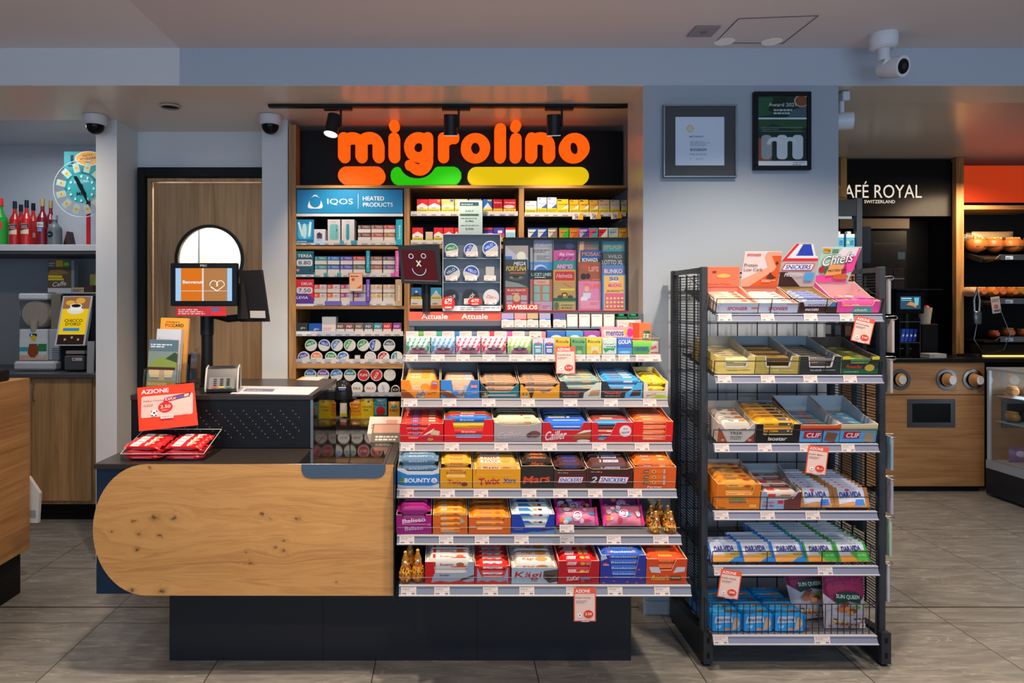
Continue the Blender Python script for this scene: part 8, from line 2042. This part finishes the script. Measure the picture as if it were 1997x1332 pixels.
# sorbet machine
DG = 4.55
t = thing('sorbet_machine', 'white cold drink machine with clear round drum and picture front', 'machine', (WX(66, DG), DG, za))
gz = lambda py: WZ(py, DG) - za
gx = lambda px: WX(px, DG) - WX(66, DG)
b = MB(); b.box(gx(30), gx(112), -.03, .34, .004, gz(704), 'b9bcc0~', .015); b.obj('drip_tray', t)
b = MB(); b.box(gx(37), gx(92), 0, .33, gz(703), gz(642), 'c6cbce~', .006); b.box(gx(92), gx(112), .02, .33, gz(703), gz(642), 'a2a6aa~', .004)
for i in range(6): b.box(gx(98), gx(112) + .008, .015, .02, gz(700 - i * 4), gz(699 - i * 4), '5a5c60')
b.pr((gx(38), 0, gz(702)), (gx(91) - gx(38), 0, 0), (0, 0, gz(660) - gz(702)), [('r', 0, 0, 1, 1, 'c8d0d0'), ('r', 0, 0, 1, .22, 'c9a48c'), ('r', 0, .4, .35, .6, '3a9aa8'), ('p', [(.62, .4), (1, .4), (1, .75), (.7, .75)], '2a7a4c'), ('p', [(.3, .3), (.36, .75), (.66, .75), (.7, .3), (.58, .12), (.42, .12)], '8a4420'), T_('Caffe', .76, .16, .3, .16, 'd8d4d0', 0, .3), ('e', .52, 1.02, .1, .14, 'd8b41c')])
b.pr((gx(58), 0, gz(656)), (gx(72) - gx(58), 0, 0), (0, 0, .018), [('r', 0, 0, 1, 1, '16181c'), ('e', .25, .5, .1, .3, '4a8ae0*1.5')])
b.obj('body', t)
b = MB(); b.M = Matrix.Translation((gx(65), .02, gz(612))); b.tube([(0, 0, 0), (0, .02, 0), (0, .26, 0)], [.09, .1, .1], 'a89a8c!', 30); b.tube([(0, -.01, -.05), (0, -.01, -.12)], [.03, .02], 'a89a88~', 12); b.obj('drum', t, smooth=40)
b = MB(); b.box(gx(38), gx(91), .0, .3, gz(641), gz(585), 'acrylic'); b.obj('clear_tank', t)
b = MB(); b.box(gx(36), gx(93), -.01, .32, gz(585), gz(572), 'c9ced2~', .01); b.box(gx(92), gx(112), .04, .32, gz(642), gz(574), '7c746a~', .003); b.obj('lid', t)
# coffee machine with lit picture
DK = 4.5
t = thing('coffee_machine', 'black coffee machine with tilted lit yellow picture panel', 'machine', (WX(145, DK), DK, za))
kx = lambda px: WX(px, DK) - WX(145, DK)
kz = lambda py: WZ(py, DK) - za
b = MB(); b.box(kx(108), kx(186), .06, .45, .01, kz(575), '18181b~', .005); b.box(kx(128), kx(166), -.02, .06, .01, kz(693), '4a4a4e~', .008); b.box(kx(130), kx(166), -.01, .05, kz(690), kz(684), '8a8078~'); b.pr((kx(144), -.021, kz(703)), (kx(164) - kx(144), 0, 0), (0, 0, .02), [('r', 0, 0, 1, 1, 'b9b0b4'), ('e', .2, .5, .1, .3, 'a83c2c')]); b.obj('body', t)
P0, P1, P3 = Vector((kx(106), 0, kz(674))), Vector((kx(165), .0, kz(674))), Vector((kx(113), .06, kz(577)))
b = MB(); U_, V_ = P1 - P0, P3 - P0
b.prism([P0, P1, P1 + V_, P0 + V_], (0, .03, 0), 'c9ccd4~')
b.pr(P0, U_, V_, [('r', .06, .02, .94, .98, 'd9b416*0.7'), ('r', .06, .02, .94, .22, '3a2418'), ('r', .06, .74, .94, .98, '9a6a48*0.5'), ('e', .62, .9, .16, .06, 'd8a03c*0.6'), ('e', .3, .86, .16, .05, 'd8a03c*0.6'), ('e', .5, .70, .28, .07, 'd0ccc4*0.7'), ('p', [(.3, .8), (.34, .7), (.66, .7), (.7, .8)], 'dcd8d0*0.7'), ('e', .5, .8, .2, .045, 'dcd8d0*0.7'), ('e', .5, .8, .16, .035, '2a1a14'),
    T_('CHICCO', .5, .5, .6, .06, '2a2414', 0, 0, .03), T_("D'ORO", .5, .43, .5, .06, '2a2414', 0, 0, .03), ('r', .2, .29, .74, .35, '2a7cc0*0.6')] + [('e', .32 + i * .22, .12 + .04 * (i % 2), .04, .025, 'c9c4c0', 8) for i in range(3)])
b.obj('picture_panel', t)
b = MB(); zt_ = kz(572); b.box(kx(92), kx(187), .1, .4, zt_, zt_ + .008, 'b9bcc0~'); b.obj('top_plate', t)
zt_ += za + .0085
b = MB(); w_, h_ = 46 * 4.7 / S, 63 * 4.7 / S; b.box(0, w_, 0, .01, 0, h_, '5c5a52~'); b.box(w_, w_ + .02, 0, .05, 0, h_, '7a8894~')
b.pr((0, 0, 0), (w_, 0, 0), (0, 0, h_), [('r', 0, 0, 1, .14, 'c9ccd0'), ('r', 0, .14, 1, .78, '5a4a3c'), ('p', [(.0, .5), (.9, .6), (.6, .72), (.1, .7)], '8a6a3c'), T_('Caffe', .5, .27, .6, .14, 'd0ccd0', 6, .3, .03), ('r', .02, .46, .62, .53, 'd8c41c'), ('r', .02, .38, .68, .44, 'd8c41c'), ('r', .35, .8, .65, 1, 'c9a02c'), ('e', .8, .88, .12, .06, '7ac02c'), ('s', .04, .82, .3, .96, 2, 'b0b4bc')]); b.obj('drinks_poster', loc=(WX(90, 4.7), 4.72, zt_ - .0), label='small coffee picture board standing on the machines in the alcove', cat='sign')
for px, w_, h_, k, its, n_ in ((167, .075, .13, '8a8440', [('p', [(.5, .1), (.9, .4), (.8, .8), (.4, .6)], '6ab03c')], 'olive paper bag with green leaf'), (163, .07, .05, '4a3428', [], 'brown flat packet'), (140, .09, .035, 'b9a890', [('s', .1, .2, .9, .8, 2, '6a4a40')], 'pale small box')):
    dz_ = .035 if h_ > .1 else 0
    b = MB(); b.box(0, w_, 0, .05, 0, h_, k, .002); b.pr((0, 0, 0), (w_, 0, 0), (0, 0, h_), its)
    b.obj('packet', loc=(WX(px, 4.68), 4.68 + (.051 if h_ > .1 else 0), zt_ + (0 if h_ <= .1 else 0)), label=n_ + ' lying on top of the coffee machine', cat='packet')
b = MB(); b.prism([(0, 0, 0), (.045, 0, 0), (.05, .0, .21), (.005, 0, .21)], (0, .01, 0), '9a9ca0~'); b.obj('menu_card', loc=(WX(169, 4.42), 4.42, za), label='grey menu card leaning right of the coffee machine', cat='card')
# ================================================================ right side: coffee and bakery corner
DK2 = 5.1
t = thing('coffee_counter', 'oak coffee counter with black worktop and waste opening', 'counter', (0, 0, 0))
zk = WZ(699, DK2)
cx0, cx1 = WX(1730, DK2) - .25, WX(1920, DK2)
b = MB(); b.box(cx0, cx1 + 1.6, DK2 - .015, 5.88, zk - .03, zk, '121214~', .002); b.obj('worktop', t)
b = MB(); b.box(cx0, cx1, DK2 + .02, 5.8, WZ(950, DK2), zk - .031, 'oak_coffee', .001); b.obj('body', t)
b = MB(); b.box(cx0 + .02, cx1 - .02, DK2 + .03, 5.7, 0, WZ(950, DK2), '0c0b0a'); b.obj('plinth', t)
b = MB(); b.box(cx0, cx1, DK2, DK2 + .019, WZ(948, DK2), WZ(771, DK2), 'oak_coffee', .001); fp = b.obj('lower_front', t)
b = MB(); b.box(cx0, cx1, DK2, DK2 + .019, WZ(769, DK2), zk - .032, 'oak_coffee', .001); b.obj('upper_front', t)
b = MB(); a0, a1, a2, a3 = WX(1769, DK2), WX(1862, DK2), WZ(833, DK2), WZ(778, DK2)
for q in ((a0, a1, a2, a2 + .036), (a0, a1, a3 - .036, a3), (a0, a0 + .036, a2 + .036, a3 - .036), (a1 - .036, a1, a2 + .036, a3 - .036)):
    b.box(q[0], q[1], DK2 - .006, DK2, q[2], q[3], '77777a%', .001)
b.box(a0 + .036, a1 - .036, DK2 - .002, DK2, a2 + .036, a3 - .036, '070707'); b.obj('waste_opening', fp)
for i, (px, ln, lab) in enumerate(((1755, .02, 'short row of brown paper cups in the left cup holder'), (1845, .05, 'brown paper cups in the middle cup holder'), (1897, .055, 'brown paper cups in the right cup holder'))):
    x = WX(px, DK2); z = WZ(740, DK2)
    b = MB(); b.M = Matrix.Translation((x, DK2, z)) @ Matrix.Rotation(R(90), 4, 'X')
    b.lathe([(.055, .001), (.056, .008), (.078, .008), (.08, .001)], '8a8a8c%', 32); b.lathe([(0, .0015), (.055, .0015)], '0a0a0a', 24); b.obj('cup_holder_ring', t, smooth=40)
    b = MB(); b.M = Matrix.Translation((x, DK2 - .004, z)) @ Matrix.Rotation(R(14), 4, 'Z')
    b.tube([(0, .0, 0), (0, -ln, 0)], [.046, .034], 'b07a44', 24); b.tube([(0, -ln, 0), (0, -ln - .002, 0)], [.034, .033], 'd8d2ca', 24); b.tube([(0, -.003, 0), (0, -.012, 0)], [.05, .05], 'c08a54', 24)
    b.obj('paper_cup', label=lab, cat='cup', group='paper cup stacks in the coffee counter', smooth=40)
DB = 5.43
t = thing('coffee_shelving', 'dark coffee and bakery wall unit with oak posts', 'shelving', (0, 0, 0))
for (a, c, y0, nm) in ((1640, 1652, 385, 'post'), (1865, 1880, 700, 'post')):
    b = MB(); b.box(WX(a, DB), WX(c, DB), DB, DB + .045, WZ(y0, DB) if y0 == 385 else zk + .001, WZ(306, DB) - .002, 'oak_v', .001); b.obj(nm, t)
b = MB(); b.box(WX(1560, DB), WX(1652, DB), DB, 5.8, WZ(390, DB), WZ(386, DB), 'oak_h'); b.box(WX(1560, 5.6), WX(2300, 5.6), 5.8, 5.88, zk, WZ(306, DB) - .02, '0f1012~'); b.obj('back_board', t)
b = MB(); b.box(WX(1881, DB) - .03, WX(1881, DB) - .005, DB + .05, 5.79, zk + .001, WZ(306, DB) - .02, '0f1012~'); b.obj('side_board', t)
b = MB(); b.box(WX(1652, DB), WX(1864, DB), DB + .05, 5.79, WZ(420, DB), WZ(309, DB), '0e0f11~'); b.obj('sign_board', t)
b = MB(); b.box(WX(1652, DB), WX(1790, DB), DB + .1, 5.79, WZ(443, DB), WZ(423, DB), '5c4c3a'); b.obj('brown_strip', t)
b = MB(); b.box(WX(1881, DB), 4.9, DB + .01, 5.78, WZ(408, DB), WZ(400, DB), 'oak_h'); b.obj('shelf_board', t)
b = MB(); b.box(WX(1884, DB), 4.9, DB + .04, DB + .06, WZ(393, DB), WZ(321, DB), 'e0441c*0.42'); b.obj('lit_panel', t)
DT2 = DB + .046
b = MB(); b.M = Matrix.Translation((0, DT2, 0))
b.pr((WX(1626, DT2), 0, WZ(397, DT2)), (WX(1797, DT2) - WX(1626, DT2), 0, 0), (0, 0, WZ(352, DT2) - WZ(397, DT2)), [T_('CAFÉ ROYAL', .5, .6, 1, .72, 'e0d4c4*0.75', 0, 0, .0), T_('SWITZERLAND', .52, .08, .35, .14, 'e0d4c4*0.75', 0, 0, .02)], d0=.004)
b.obj('brand_sign', label='lit white lettering sign on the black board above the coffee corner', cat='sign')
# tall drinks rack half hidden behind the blue wall
DR2 = 4.3
t = thing('drinks_rack', 'tall dark drinks rack seen beyond the blue wall edge', 'rack', (0, 0, 0))
b = MB(); b.box(WX(1671, DR2), WX(1682, DR2), DR2, DR2 + .04, 0, WZ(386, DR2), '3c444e~', .002); b.obj('post', t)
b = MB(); b.box(WX(1560, DR2), WX(1670, DR2), DR2 + .0, DR2 + .02, WZ(421, DR2), WZ(389, DR2), '2c343c~'); b.box(WX(1560, DR2), WX(1661, DR2), DR2 - .002, DR2, WZ(427, DR2), WZ(422, DR2), '8a98a0~'); b.obj('header_board', t)
b = MB(); b.box(WX(1560, DR2), WX(1670, DR2), DR2 + .3, DR2 + .33, .2, WZ(421, DR2), '14161a~'); b.obj('back_panel', t)
for y in (494, 560, 640):
    b = MB(); b.box(WX(1560, DR2), WX(1670, DR2), DR2 + .01, DR2 + .3, WZ(y, DR2) - .012, WZ(y, DR2), '3a4048~'); b.obj('shelf', t)
b = MB(); b.box(WX(1671, DR2), WX(1682, DR2), DR2 + .3, DR2 + .34, 0, WZ(386, DR2), '3c444e~', .002); b.obj('post', t)
for i, px in enumerate((1629, 1650)):
    D_ = DR2 + .02; w = 17 * D_ / S; h = 38 * D_ / S
    b = MB(); b.box(0, w, 0, .06, 0, h, '5cb4dc!', .002); b.box(w * .3, w * .75, .015, .045, h, h + .018, 'd0d4d8~', .002)
    b.pr((0, 0, 0), (w, 0, 0), (0, 0, h), [('r', 0, .82, 1, 1, 'd0d8e0'), ('r', 0, 0, 1, .12, 'c9d4cc'), T_('ION', .66, .55, .5, .2, '1f5a9c', 90, 0, .03), ('p', [(.05, .5), (.4, .5), (.2, .7)], 'c9d03c')])
    b.obj('drink_carton', loc=(WX(px, D_), D_, WZ(494, DR2) + .0005), label=f'sky blue drink carton on the dark rack, {("partly behind the wall edge", "next to the rack post")[i]}', cat='carton', group='sky blue drink cartons')
b = MB(); b.box(0, .05, 0, .05, 0, .16, 'b87060!', .002); b.obj('drink_carton', loc=(WX(1656, DR2), DR2 + .02, WZ(560, DR2) + .0005), label='brownish drink carton on the lower level of the dark rack', cat='carton')

# black coffee machine, payment screen, racks on the counter
t = thing('barista_machine', 'large black coffee machine in the dark recess', 'machine', (WX(1736, 5.35), 5.35, zk + .0005))
b = MB(); b.box(-.22, .22, .0, .4, 0, .06, '101114~', .004); b.box(-.22, .22, .12, .4, .06, WZ(446, 5.35) - zk, '0c0d10~', .006); b.obj('casing', t)
b = MB(); b.pr((-.2, .119, .75), (.4, 0, 0), (0, 0, .3), [('r', 0, 0, .3, 1, '0e2440'), ('r', .85, .1, 1, .3, '14384c'), ('r', .35, .5, .95, .56, '12202c')]); b.obj('touch_panel', t)
b = MB(); b.box(-.06, .3, -.17, .12, WZ(563, 5.1) - zk - .007, WZ(563, 5.1) - zk - .001, '4a4c50%'); b.obj('side_shelf', t)
for i, px in enumerate((1751, 1772)):
    b = MB(); w = .075
    b.box(0, w, 0, .1, 0, .16, '3a2c28!', .002); b.box(0, w, -.002, 0, .075, .085, 'a8a4a4%'); b.box(-.002, 0, 0, .1, 0, .16, '8a8a8c%'); b.obj('snack_box', loc=(WX(px, 5.1) - .04, 5.2, WZ(563, 5.1)), label=f'dark clear-fronted box above the small payment screen, {("left", "right")[i]} one', cat='box')
t = thing('self_checkout_screen', 'small lit picture screen in a black housing at the coffee corner', 'screen', (WX(1776, 5.27), 5.27, zk + .0005))
sz = lambda py: WZ(py, 5.2) - zk
b = MB(); b.box(-.11, .11, .0, .06, sz(612), sz(568), '0c1016~', .006); b.tube([(0, .05, 0), (0, .05, sz(600))], .02, '101114~', 10); b.obj('housing', t)
b = MB(); b.pr((-.082, 0, sz(603)), (.16, 0, 0), (0, 0, sz(578) - sz(603)), [('r', 0, 0, 1, 1, '35586a*0.6'), ('p', [(.3, .35), (.5, .6), (.8, .4), (.78, .1), (.6, .25)], 'd88a48*0.7'), ('p', [(.68, .9), (.92, .9), (.88, .3), (.72, .3)], '6ac0d8*0.7'), ('r', .04, .8, .55, .88, 'a8dcec*0.8'), ('r', .04, .66, .55, .72, '7ac0d8*0.7')]); b.obj('display', t)
t = thing('packet_stand', 'small wire stand of blue sugar packets below the lit picture screen', 'stand', (WX(1780, 5.14), 5.14, zk + .0005))
b = MB()
for z in (sz(668), sz(628)): b.box(-.1, .06, 0, .09, z, z + .004, '8a8c90%')
b.box(-.1, -.096, 0, .09, 0, sz(620), '4a4c50%'); b.box(.056, .06, 0, .09, 0, sz(620), '8a6a74%'); b.obj('frame', t)
for i, k in enumerate(('2a5cc8', '2452b8', '1f3fa8', '1a2c8a')):
    b = MB(); b.M = Matrix.Rotation(R(10), 4, 'Y'); b.box(0, .024, 0, .05, 0, .1, k + '!', .002); b.pr((0, 0, 0), (.026, 0, 0), (0, 0, .1), [('e', .5, .5, .3, .1, 'c9d4ec')])
    b.obj('sugar_packet', loc=(WX(1780, 5.14) - .088 + i * .031, 5.15, zk + sz(668) + .0105), label=f'blue packet in the wire stand at the coffee corner, {posn(i)}', cat='packet', group='blue packets in the wire stand')
b = MB(); b.box(-.06, .07, -.05, .06, 0, .03, 'b8bcb8'); b.box(-.061, -.02, -.051, .061, .012, .02, '8a9094'); b.obj('napkin_stack', loc=(WX(1832, 5.13), 5.2, zk + .0005), label='flat stack of white lids on the black coffee counter', cat='napkins')
b = MB(); b.lathe([(0, 0), (.035, 0), (.05, .13), (.044, .13), (.03, .01), (0, .01)], 'c0b49a', 18); b.ball((.01, 0, .12), (.03, .03, .03), 'b0203c~', 8, 6); b.obj('utensil_cup', loc=(WX(1818, 5.3), 5.38, WZ(632, 5.3)), label='paper cup with red item right of the small lit screen', cat='cup', smooth=50)
b = MB(); b.box(-.06, .07, -.05, .08, 0, WZ(632, 5.3) - zk - .002, '0f1012~', .003); b.obj('counter_box', loc=(WX(1818, 5.3), 5.38, zk + .0005), label='black box under the paper cup with red item', cat='box')

# bakery shelves with wire trays and bread
rn = random.Random(5)
def loaf(F, L_, r, k, label, k2=None, grp='bread on the bakery shelves', name='bread_loaf', curved=0):
    b = MB(); n = 9
    P_ = [(L_ * (i / (n - 1) - .5), 0, r * 1.08 + curved * math.sin(PI * i / (n - 1))) for i in range(n)]
    rs = [r * max(.3, (math.sin(PI * (i + .7) / (n + .4))) ** .5) * (1 + rn.uniform(-.06, .06)) for i in range(n)]
    b.tube(P_, rs, k + '~', 12)
    for i in range(3): b.tube([(L_ * (i * .22 - .28), -r * .5, r * 1.9), (L_ * (i * .22 - .18), r * .5, r * 1.9)], r * .14, k2 or 'd8a868', 6)
    return b.obj(name, F=F, label=label, cat='bread', group=grp, smooth=60)
tr = thing('bread_rack', 'dark bakery rack with sloping trays and chrome ticket rails', 'rack', (0, 0, 0))
bx0 = WX(1884, 5.45)
TRY = [(505, 26), (590, 22), (664, 4)]
for i, (py, tl) in enumerate(TRY):
    z = WZ(py, 5.3)
    b = MB(); b.M = Matrix.Translation((bx0 + .01, 5.28, z)) @ Matrix.Rotation(R(tl * .5), 4, 'X')
    b.box(0, 1.1, 0, .42, -.012, 0, '2a2018'); b.obj('tray', tr)
    b = MB(); b.M = Matrix.Translation((bx0 + .13, 5.27, z))
    b.box(0, 1, -.002, .0, -.01, .028, '9a9c9c%'); b.tube([(0, 0, .03), (1, 0, .03)], .003, 'c0bcb0%', 6); b.tube([(0, 0, .03), (-.03, .02, -.01), (-.04, .1, -.02)], .003, 'c0bcb0%', 6)
    for k_ in range(3): b.pr((.04 + k_ * .16, -.002, -.006), (.06, 0, 0), (0, 0, .028), [('r', 0, 0, 1, 1, 'a8c0d8'), ('s', .1, .2, .9, .8, 1, '4a5a70')])
    b.obj('ticket_rail', tr)
for a in (490, 575):
    b = MB(); z = WZ(a, 5.3); b.prism([(bx0, 5.3, z - .09), (bx0, 5.77, z + .06), (bx0, 5.77, z + .1), (bx0, 5.3, z - .05)], (.03, 0, 0), '17120f'); b.obj('side_bracket', tr)
b = MB(); b.box(bx0, 4.8, 5.25, 5.285, zk + .001, zk + .010, 'ffd070*1.3'); b.obj('light_strip', tr)
for i in range(4):
    F = Matrix.Translation((WX(1918 + i * 36, 5.35), 5.42, WZ(505, 5.3) + .035 + .018)) @ Matrix.Rotation(R(rn.uniform(-15, 15)), 4, 'Z')
    loaf(F, .14, .064, ('b0622c', 'a85a28', 'b86a30', 'a8562c')[i], f'golden loaf in clear wrap on the upper bakery tray, {posn(i)}', name='bread_loaf')
b = MB()
for i in range(3):
    pillow_items('bread_bag', .34, .1, .09, ('8a7458!', '7c684e!', '9a8464!')[i], [('s', .5, .3, .8, .6, 1, '4a3a2c'), ('p', [(.02, .2), (.12, .5), (.02, .8)], 'a89878')], f'long paper bread bag on the top bakery level, {("front", "middle", "rear")[i]} one', 'bag', F=Matrix.Translation((WX(1955, 5.4) + .03 * i, 5.50 + .1 * i, WZ(478, 5.4) + .02)), group='paper bread bags')
b = MB(); b.M = Matrix.Translation((bx0 + .02, 5.36, WZ(480, 5.4))); b.box(0, 1, 0, .4, -.006, 0, '4a4640~'); b.obj('upper_tray', tr)
for i in range(7):
    k = ('c9a07a', 'b8683c', 'd07a30', 'c0602c', 'c8702c', 'a8762c', 'b8642c')[i]
    F = Matrix.Translation((WX(1900 + i * 19, 5.35), 5.40, WZ(590, 5.3) + .04)) @ Matrix.Rotation(R(75 + rn.uniform(-8, 8)), 4, 'Z')
    loaf(F, .19, .042, k, f'small roll on the middle bakery tray, {posn(i)}', name='bread_roll')
for i in range(3):
    F = Matrix.Translation((WX(1950 + i * 28, 5.32), 5.38, WZ(664, 5.3) + .016)) @ Matrix.Rotation(R(70), 4, 'Z')
    loaf(F, .16, (.03, .04, .036)[i], ('b0502c', 'a8602c', 'a8582c')[i], f'brown pastry on the lowest bakery tray, {posn(i)}', name='pastry')
t = thing('bread_tongs', 'chrome bread tongs with cable hanging before the bakery trays', 'tongs', (WX(1905, 5.2), 5.2, WZ(632, 5.2)))
b = MB(); b.box(-.028, .028, -.02, .02, 0, .1, '8a9496%', .008); b.tube([(-.018, 0, .1), (-.022, 0, .19), (0, 0, .27), (.022, 0, .19), (.018, 0, .1)], .008, 'a8b0b2%', 8); b.tube([(0, 0, 0), (-.03, -.01, -.12), (.05, -.01, -.24), (.2, -.01, -.2), (.26, 0, -.08), (.18, 0, .12)], .003, '7a8486%', 6); b.obj('handle', t, smooth=50)
w = .07; b = MB(); b.box(0, w, 0, .001, 0, .13, 'c9b8b8'); b.pr((0, 0, 0), (w, 0, 0), (0, 0, .13), [('s', .1, .7, .9, .9, 2, '7a6a70'), ('e', .5, .4, .25, .14, 'b06a5c'), ('r', .2, .1, .8, .2, '3a4a8a')])
b.obj('bakery_notice', F=Matrix.Translation((WX(1940, 5.2), 5.22, WZ(612, 5.2))) @ Matrix.Rotation(R(-8), 4, 'Y'), label='small pink and white notice under the middle bakery tray rail', cat='notice')
b = MB(); b.box(WX(1866, 5.32), 4.8, 5.302, 5.32, zk + .001, zk + .02, '1b1a18~'); b.box(bx0, 4.8, 5.29, 5.5, zk + .001, WZ(672, 5.3), '151312~'); b.obj('bakery_cabinet', label='black base cabinet under the lowest bakery tray', cat='cabinet')
light('AREA', 'bakery_lamp', (4.2, 5.1, 2.2), 9, (1, .72, .45), .5, (4.1, 5.5, 1.6))

# refrigerated display
t = thing('refrigerated_display', 'grey framed refrigerated display case with pastries at the right edge', 'display case', (0, 0, 0))
def RP(px, py, D): return Vector((WX(px, D), D, WZ(py, D)))
DA, DBk = 4.55, 5.02
xA = WX(1920, DBk) + .01
FR = '9aa4ac~'
zt1, zm, zb1 = WZ(716, DBk), WZ(878, DBk) , WZ(896, DBk)
L_ = 1.3
b = MB(); b.box(xA, xA + L_, DA, DBk, zt1 - .02, zt1, FR, .003); b.obj('top', t)
for (x, y) in ((xA, DBk - .03), (xA, DA), (xA + .06, DA)):
    b = MB(); b.box(x, x + .022, y, y + .022, zb1, zt1 - .02, FR, .002); b.obj('frame_post', t)
b = MB(); b.prism([(xA, DA, zb1 - .06), (xA, DBk, zb1 - .06), (xA, DBk, zb1), (xA, DA, zb1)], (L_, 0, 0), '8c96a0~'); b.obj('lower_frame', t)
b = MB(); b.box(xA + .01, xA + L_, DA + .02, DBk, .02, zb1 - .06, '101116~', .002); b.box(xA, xA + .01, DA, DBk, .02, zb1 - .06, '22252b~'); b.pr((xA + .05, DA + .02, .1), (.13, 0, 0), (0, 0, .035), [('r', 0, 0, 1, 1, 'a9a9ac'), ('r', .03, .1, .97, .9, '1c1c1e'), ('s', .1, .2, .9, .8, 1, 'b0b0b0')]); b.obj('machine_box', t)
b = MB(); b.poly([(xA + .08, DA + .004, zb1), (xA + L_, DA + .004, zb1), (xA + L_, DA + .004, zt1 - .02), (xA + .08, DA + .004, zt1 - .02)], 'pane'); b.obj('front_pane', t)
b = MB(); b.poly([(xA + .006, DA + .02, zb1), (xA + .006, DBk - .03, zb1), (xA + .006, DBk - .03, zt1 - .02), (xA + .006, DA + .02, zt1 - .02)], 'pane'); b.obj('side_pane', t)
b = MB(); b.box(xA + .08, xA + L_, DA + .03, DA + .04, zt1 - .035, zt1 - .025, 'e6ecff*2.2'); b.obj('light_strip', t)
b = MB(); b.box(xA + .03, xA + L_, DBk - .012, DBk - .004, zb1, zt1 - .02, '5c5448'); b.obj('back_wall', t)
lv = [zt1 - .21, zt1 - .40, zb1 + .004]
for z in lv:
    b = MB(); b.box(xA + .06, xA + L_, DA + .06, DBk - .02, z - .005, z, 'a8b4bc~'); b.obj('shelf', t)
light('AREA', 'case_fill', (xA + .25, DA + .2, zt1 - .045), 3.0, (.9, .94, 1), .25, (xA + .2, DA + .35, 0))  # added fill that brightens the inside of the case
for i in range(6):
    l_ = i // 2
    F = Matrix.Translation((xA + .115 + .13 * (i % 2), DA + .37, lv[l_] + .001)) @ Matrix.Rotation(R(60 + rn.uniform(-20, 20)), 4, 'Z')
    if l_ < 2: loaf(F, .13, .04, ('b07840', 'a86a34', 'b88a4c', 'a87038')[i % 4], f'pastry in the refrigerated case, {("upper", "middle")[l_]} shelf, {("left", "right")[i % 2]}', name='pastry', grp='pastries in the refrigerated case')
pillow_items('snack_bag', .16, .11, .06, '3a3a8a!', [('e', .4, .6, .2, .2, 'b0b0d8'), ('e', .7, .4, .1, .1, 'd8d8ec')], 'violet-blue bag on the bottom of the refrigerated case', 'bag', loc=(xA + .16, DA + .36, lv[2] + .001))
b = MB(); b.prism([(0, 0, 0), (.3, 0, 0), (.3, .12, .05), (0, .12, .05)], (0, 0, .004), 'a8b8cc~'); b.obj('price_plate', loc=(xA + .09, DA + .05, lv[0] - .075), label='slanted white price plate under the upper shelf of the refrigerated case', cat='sign')
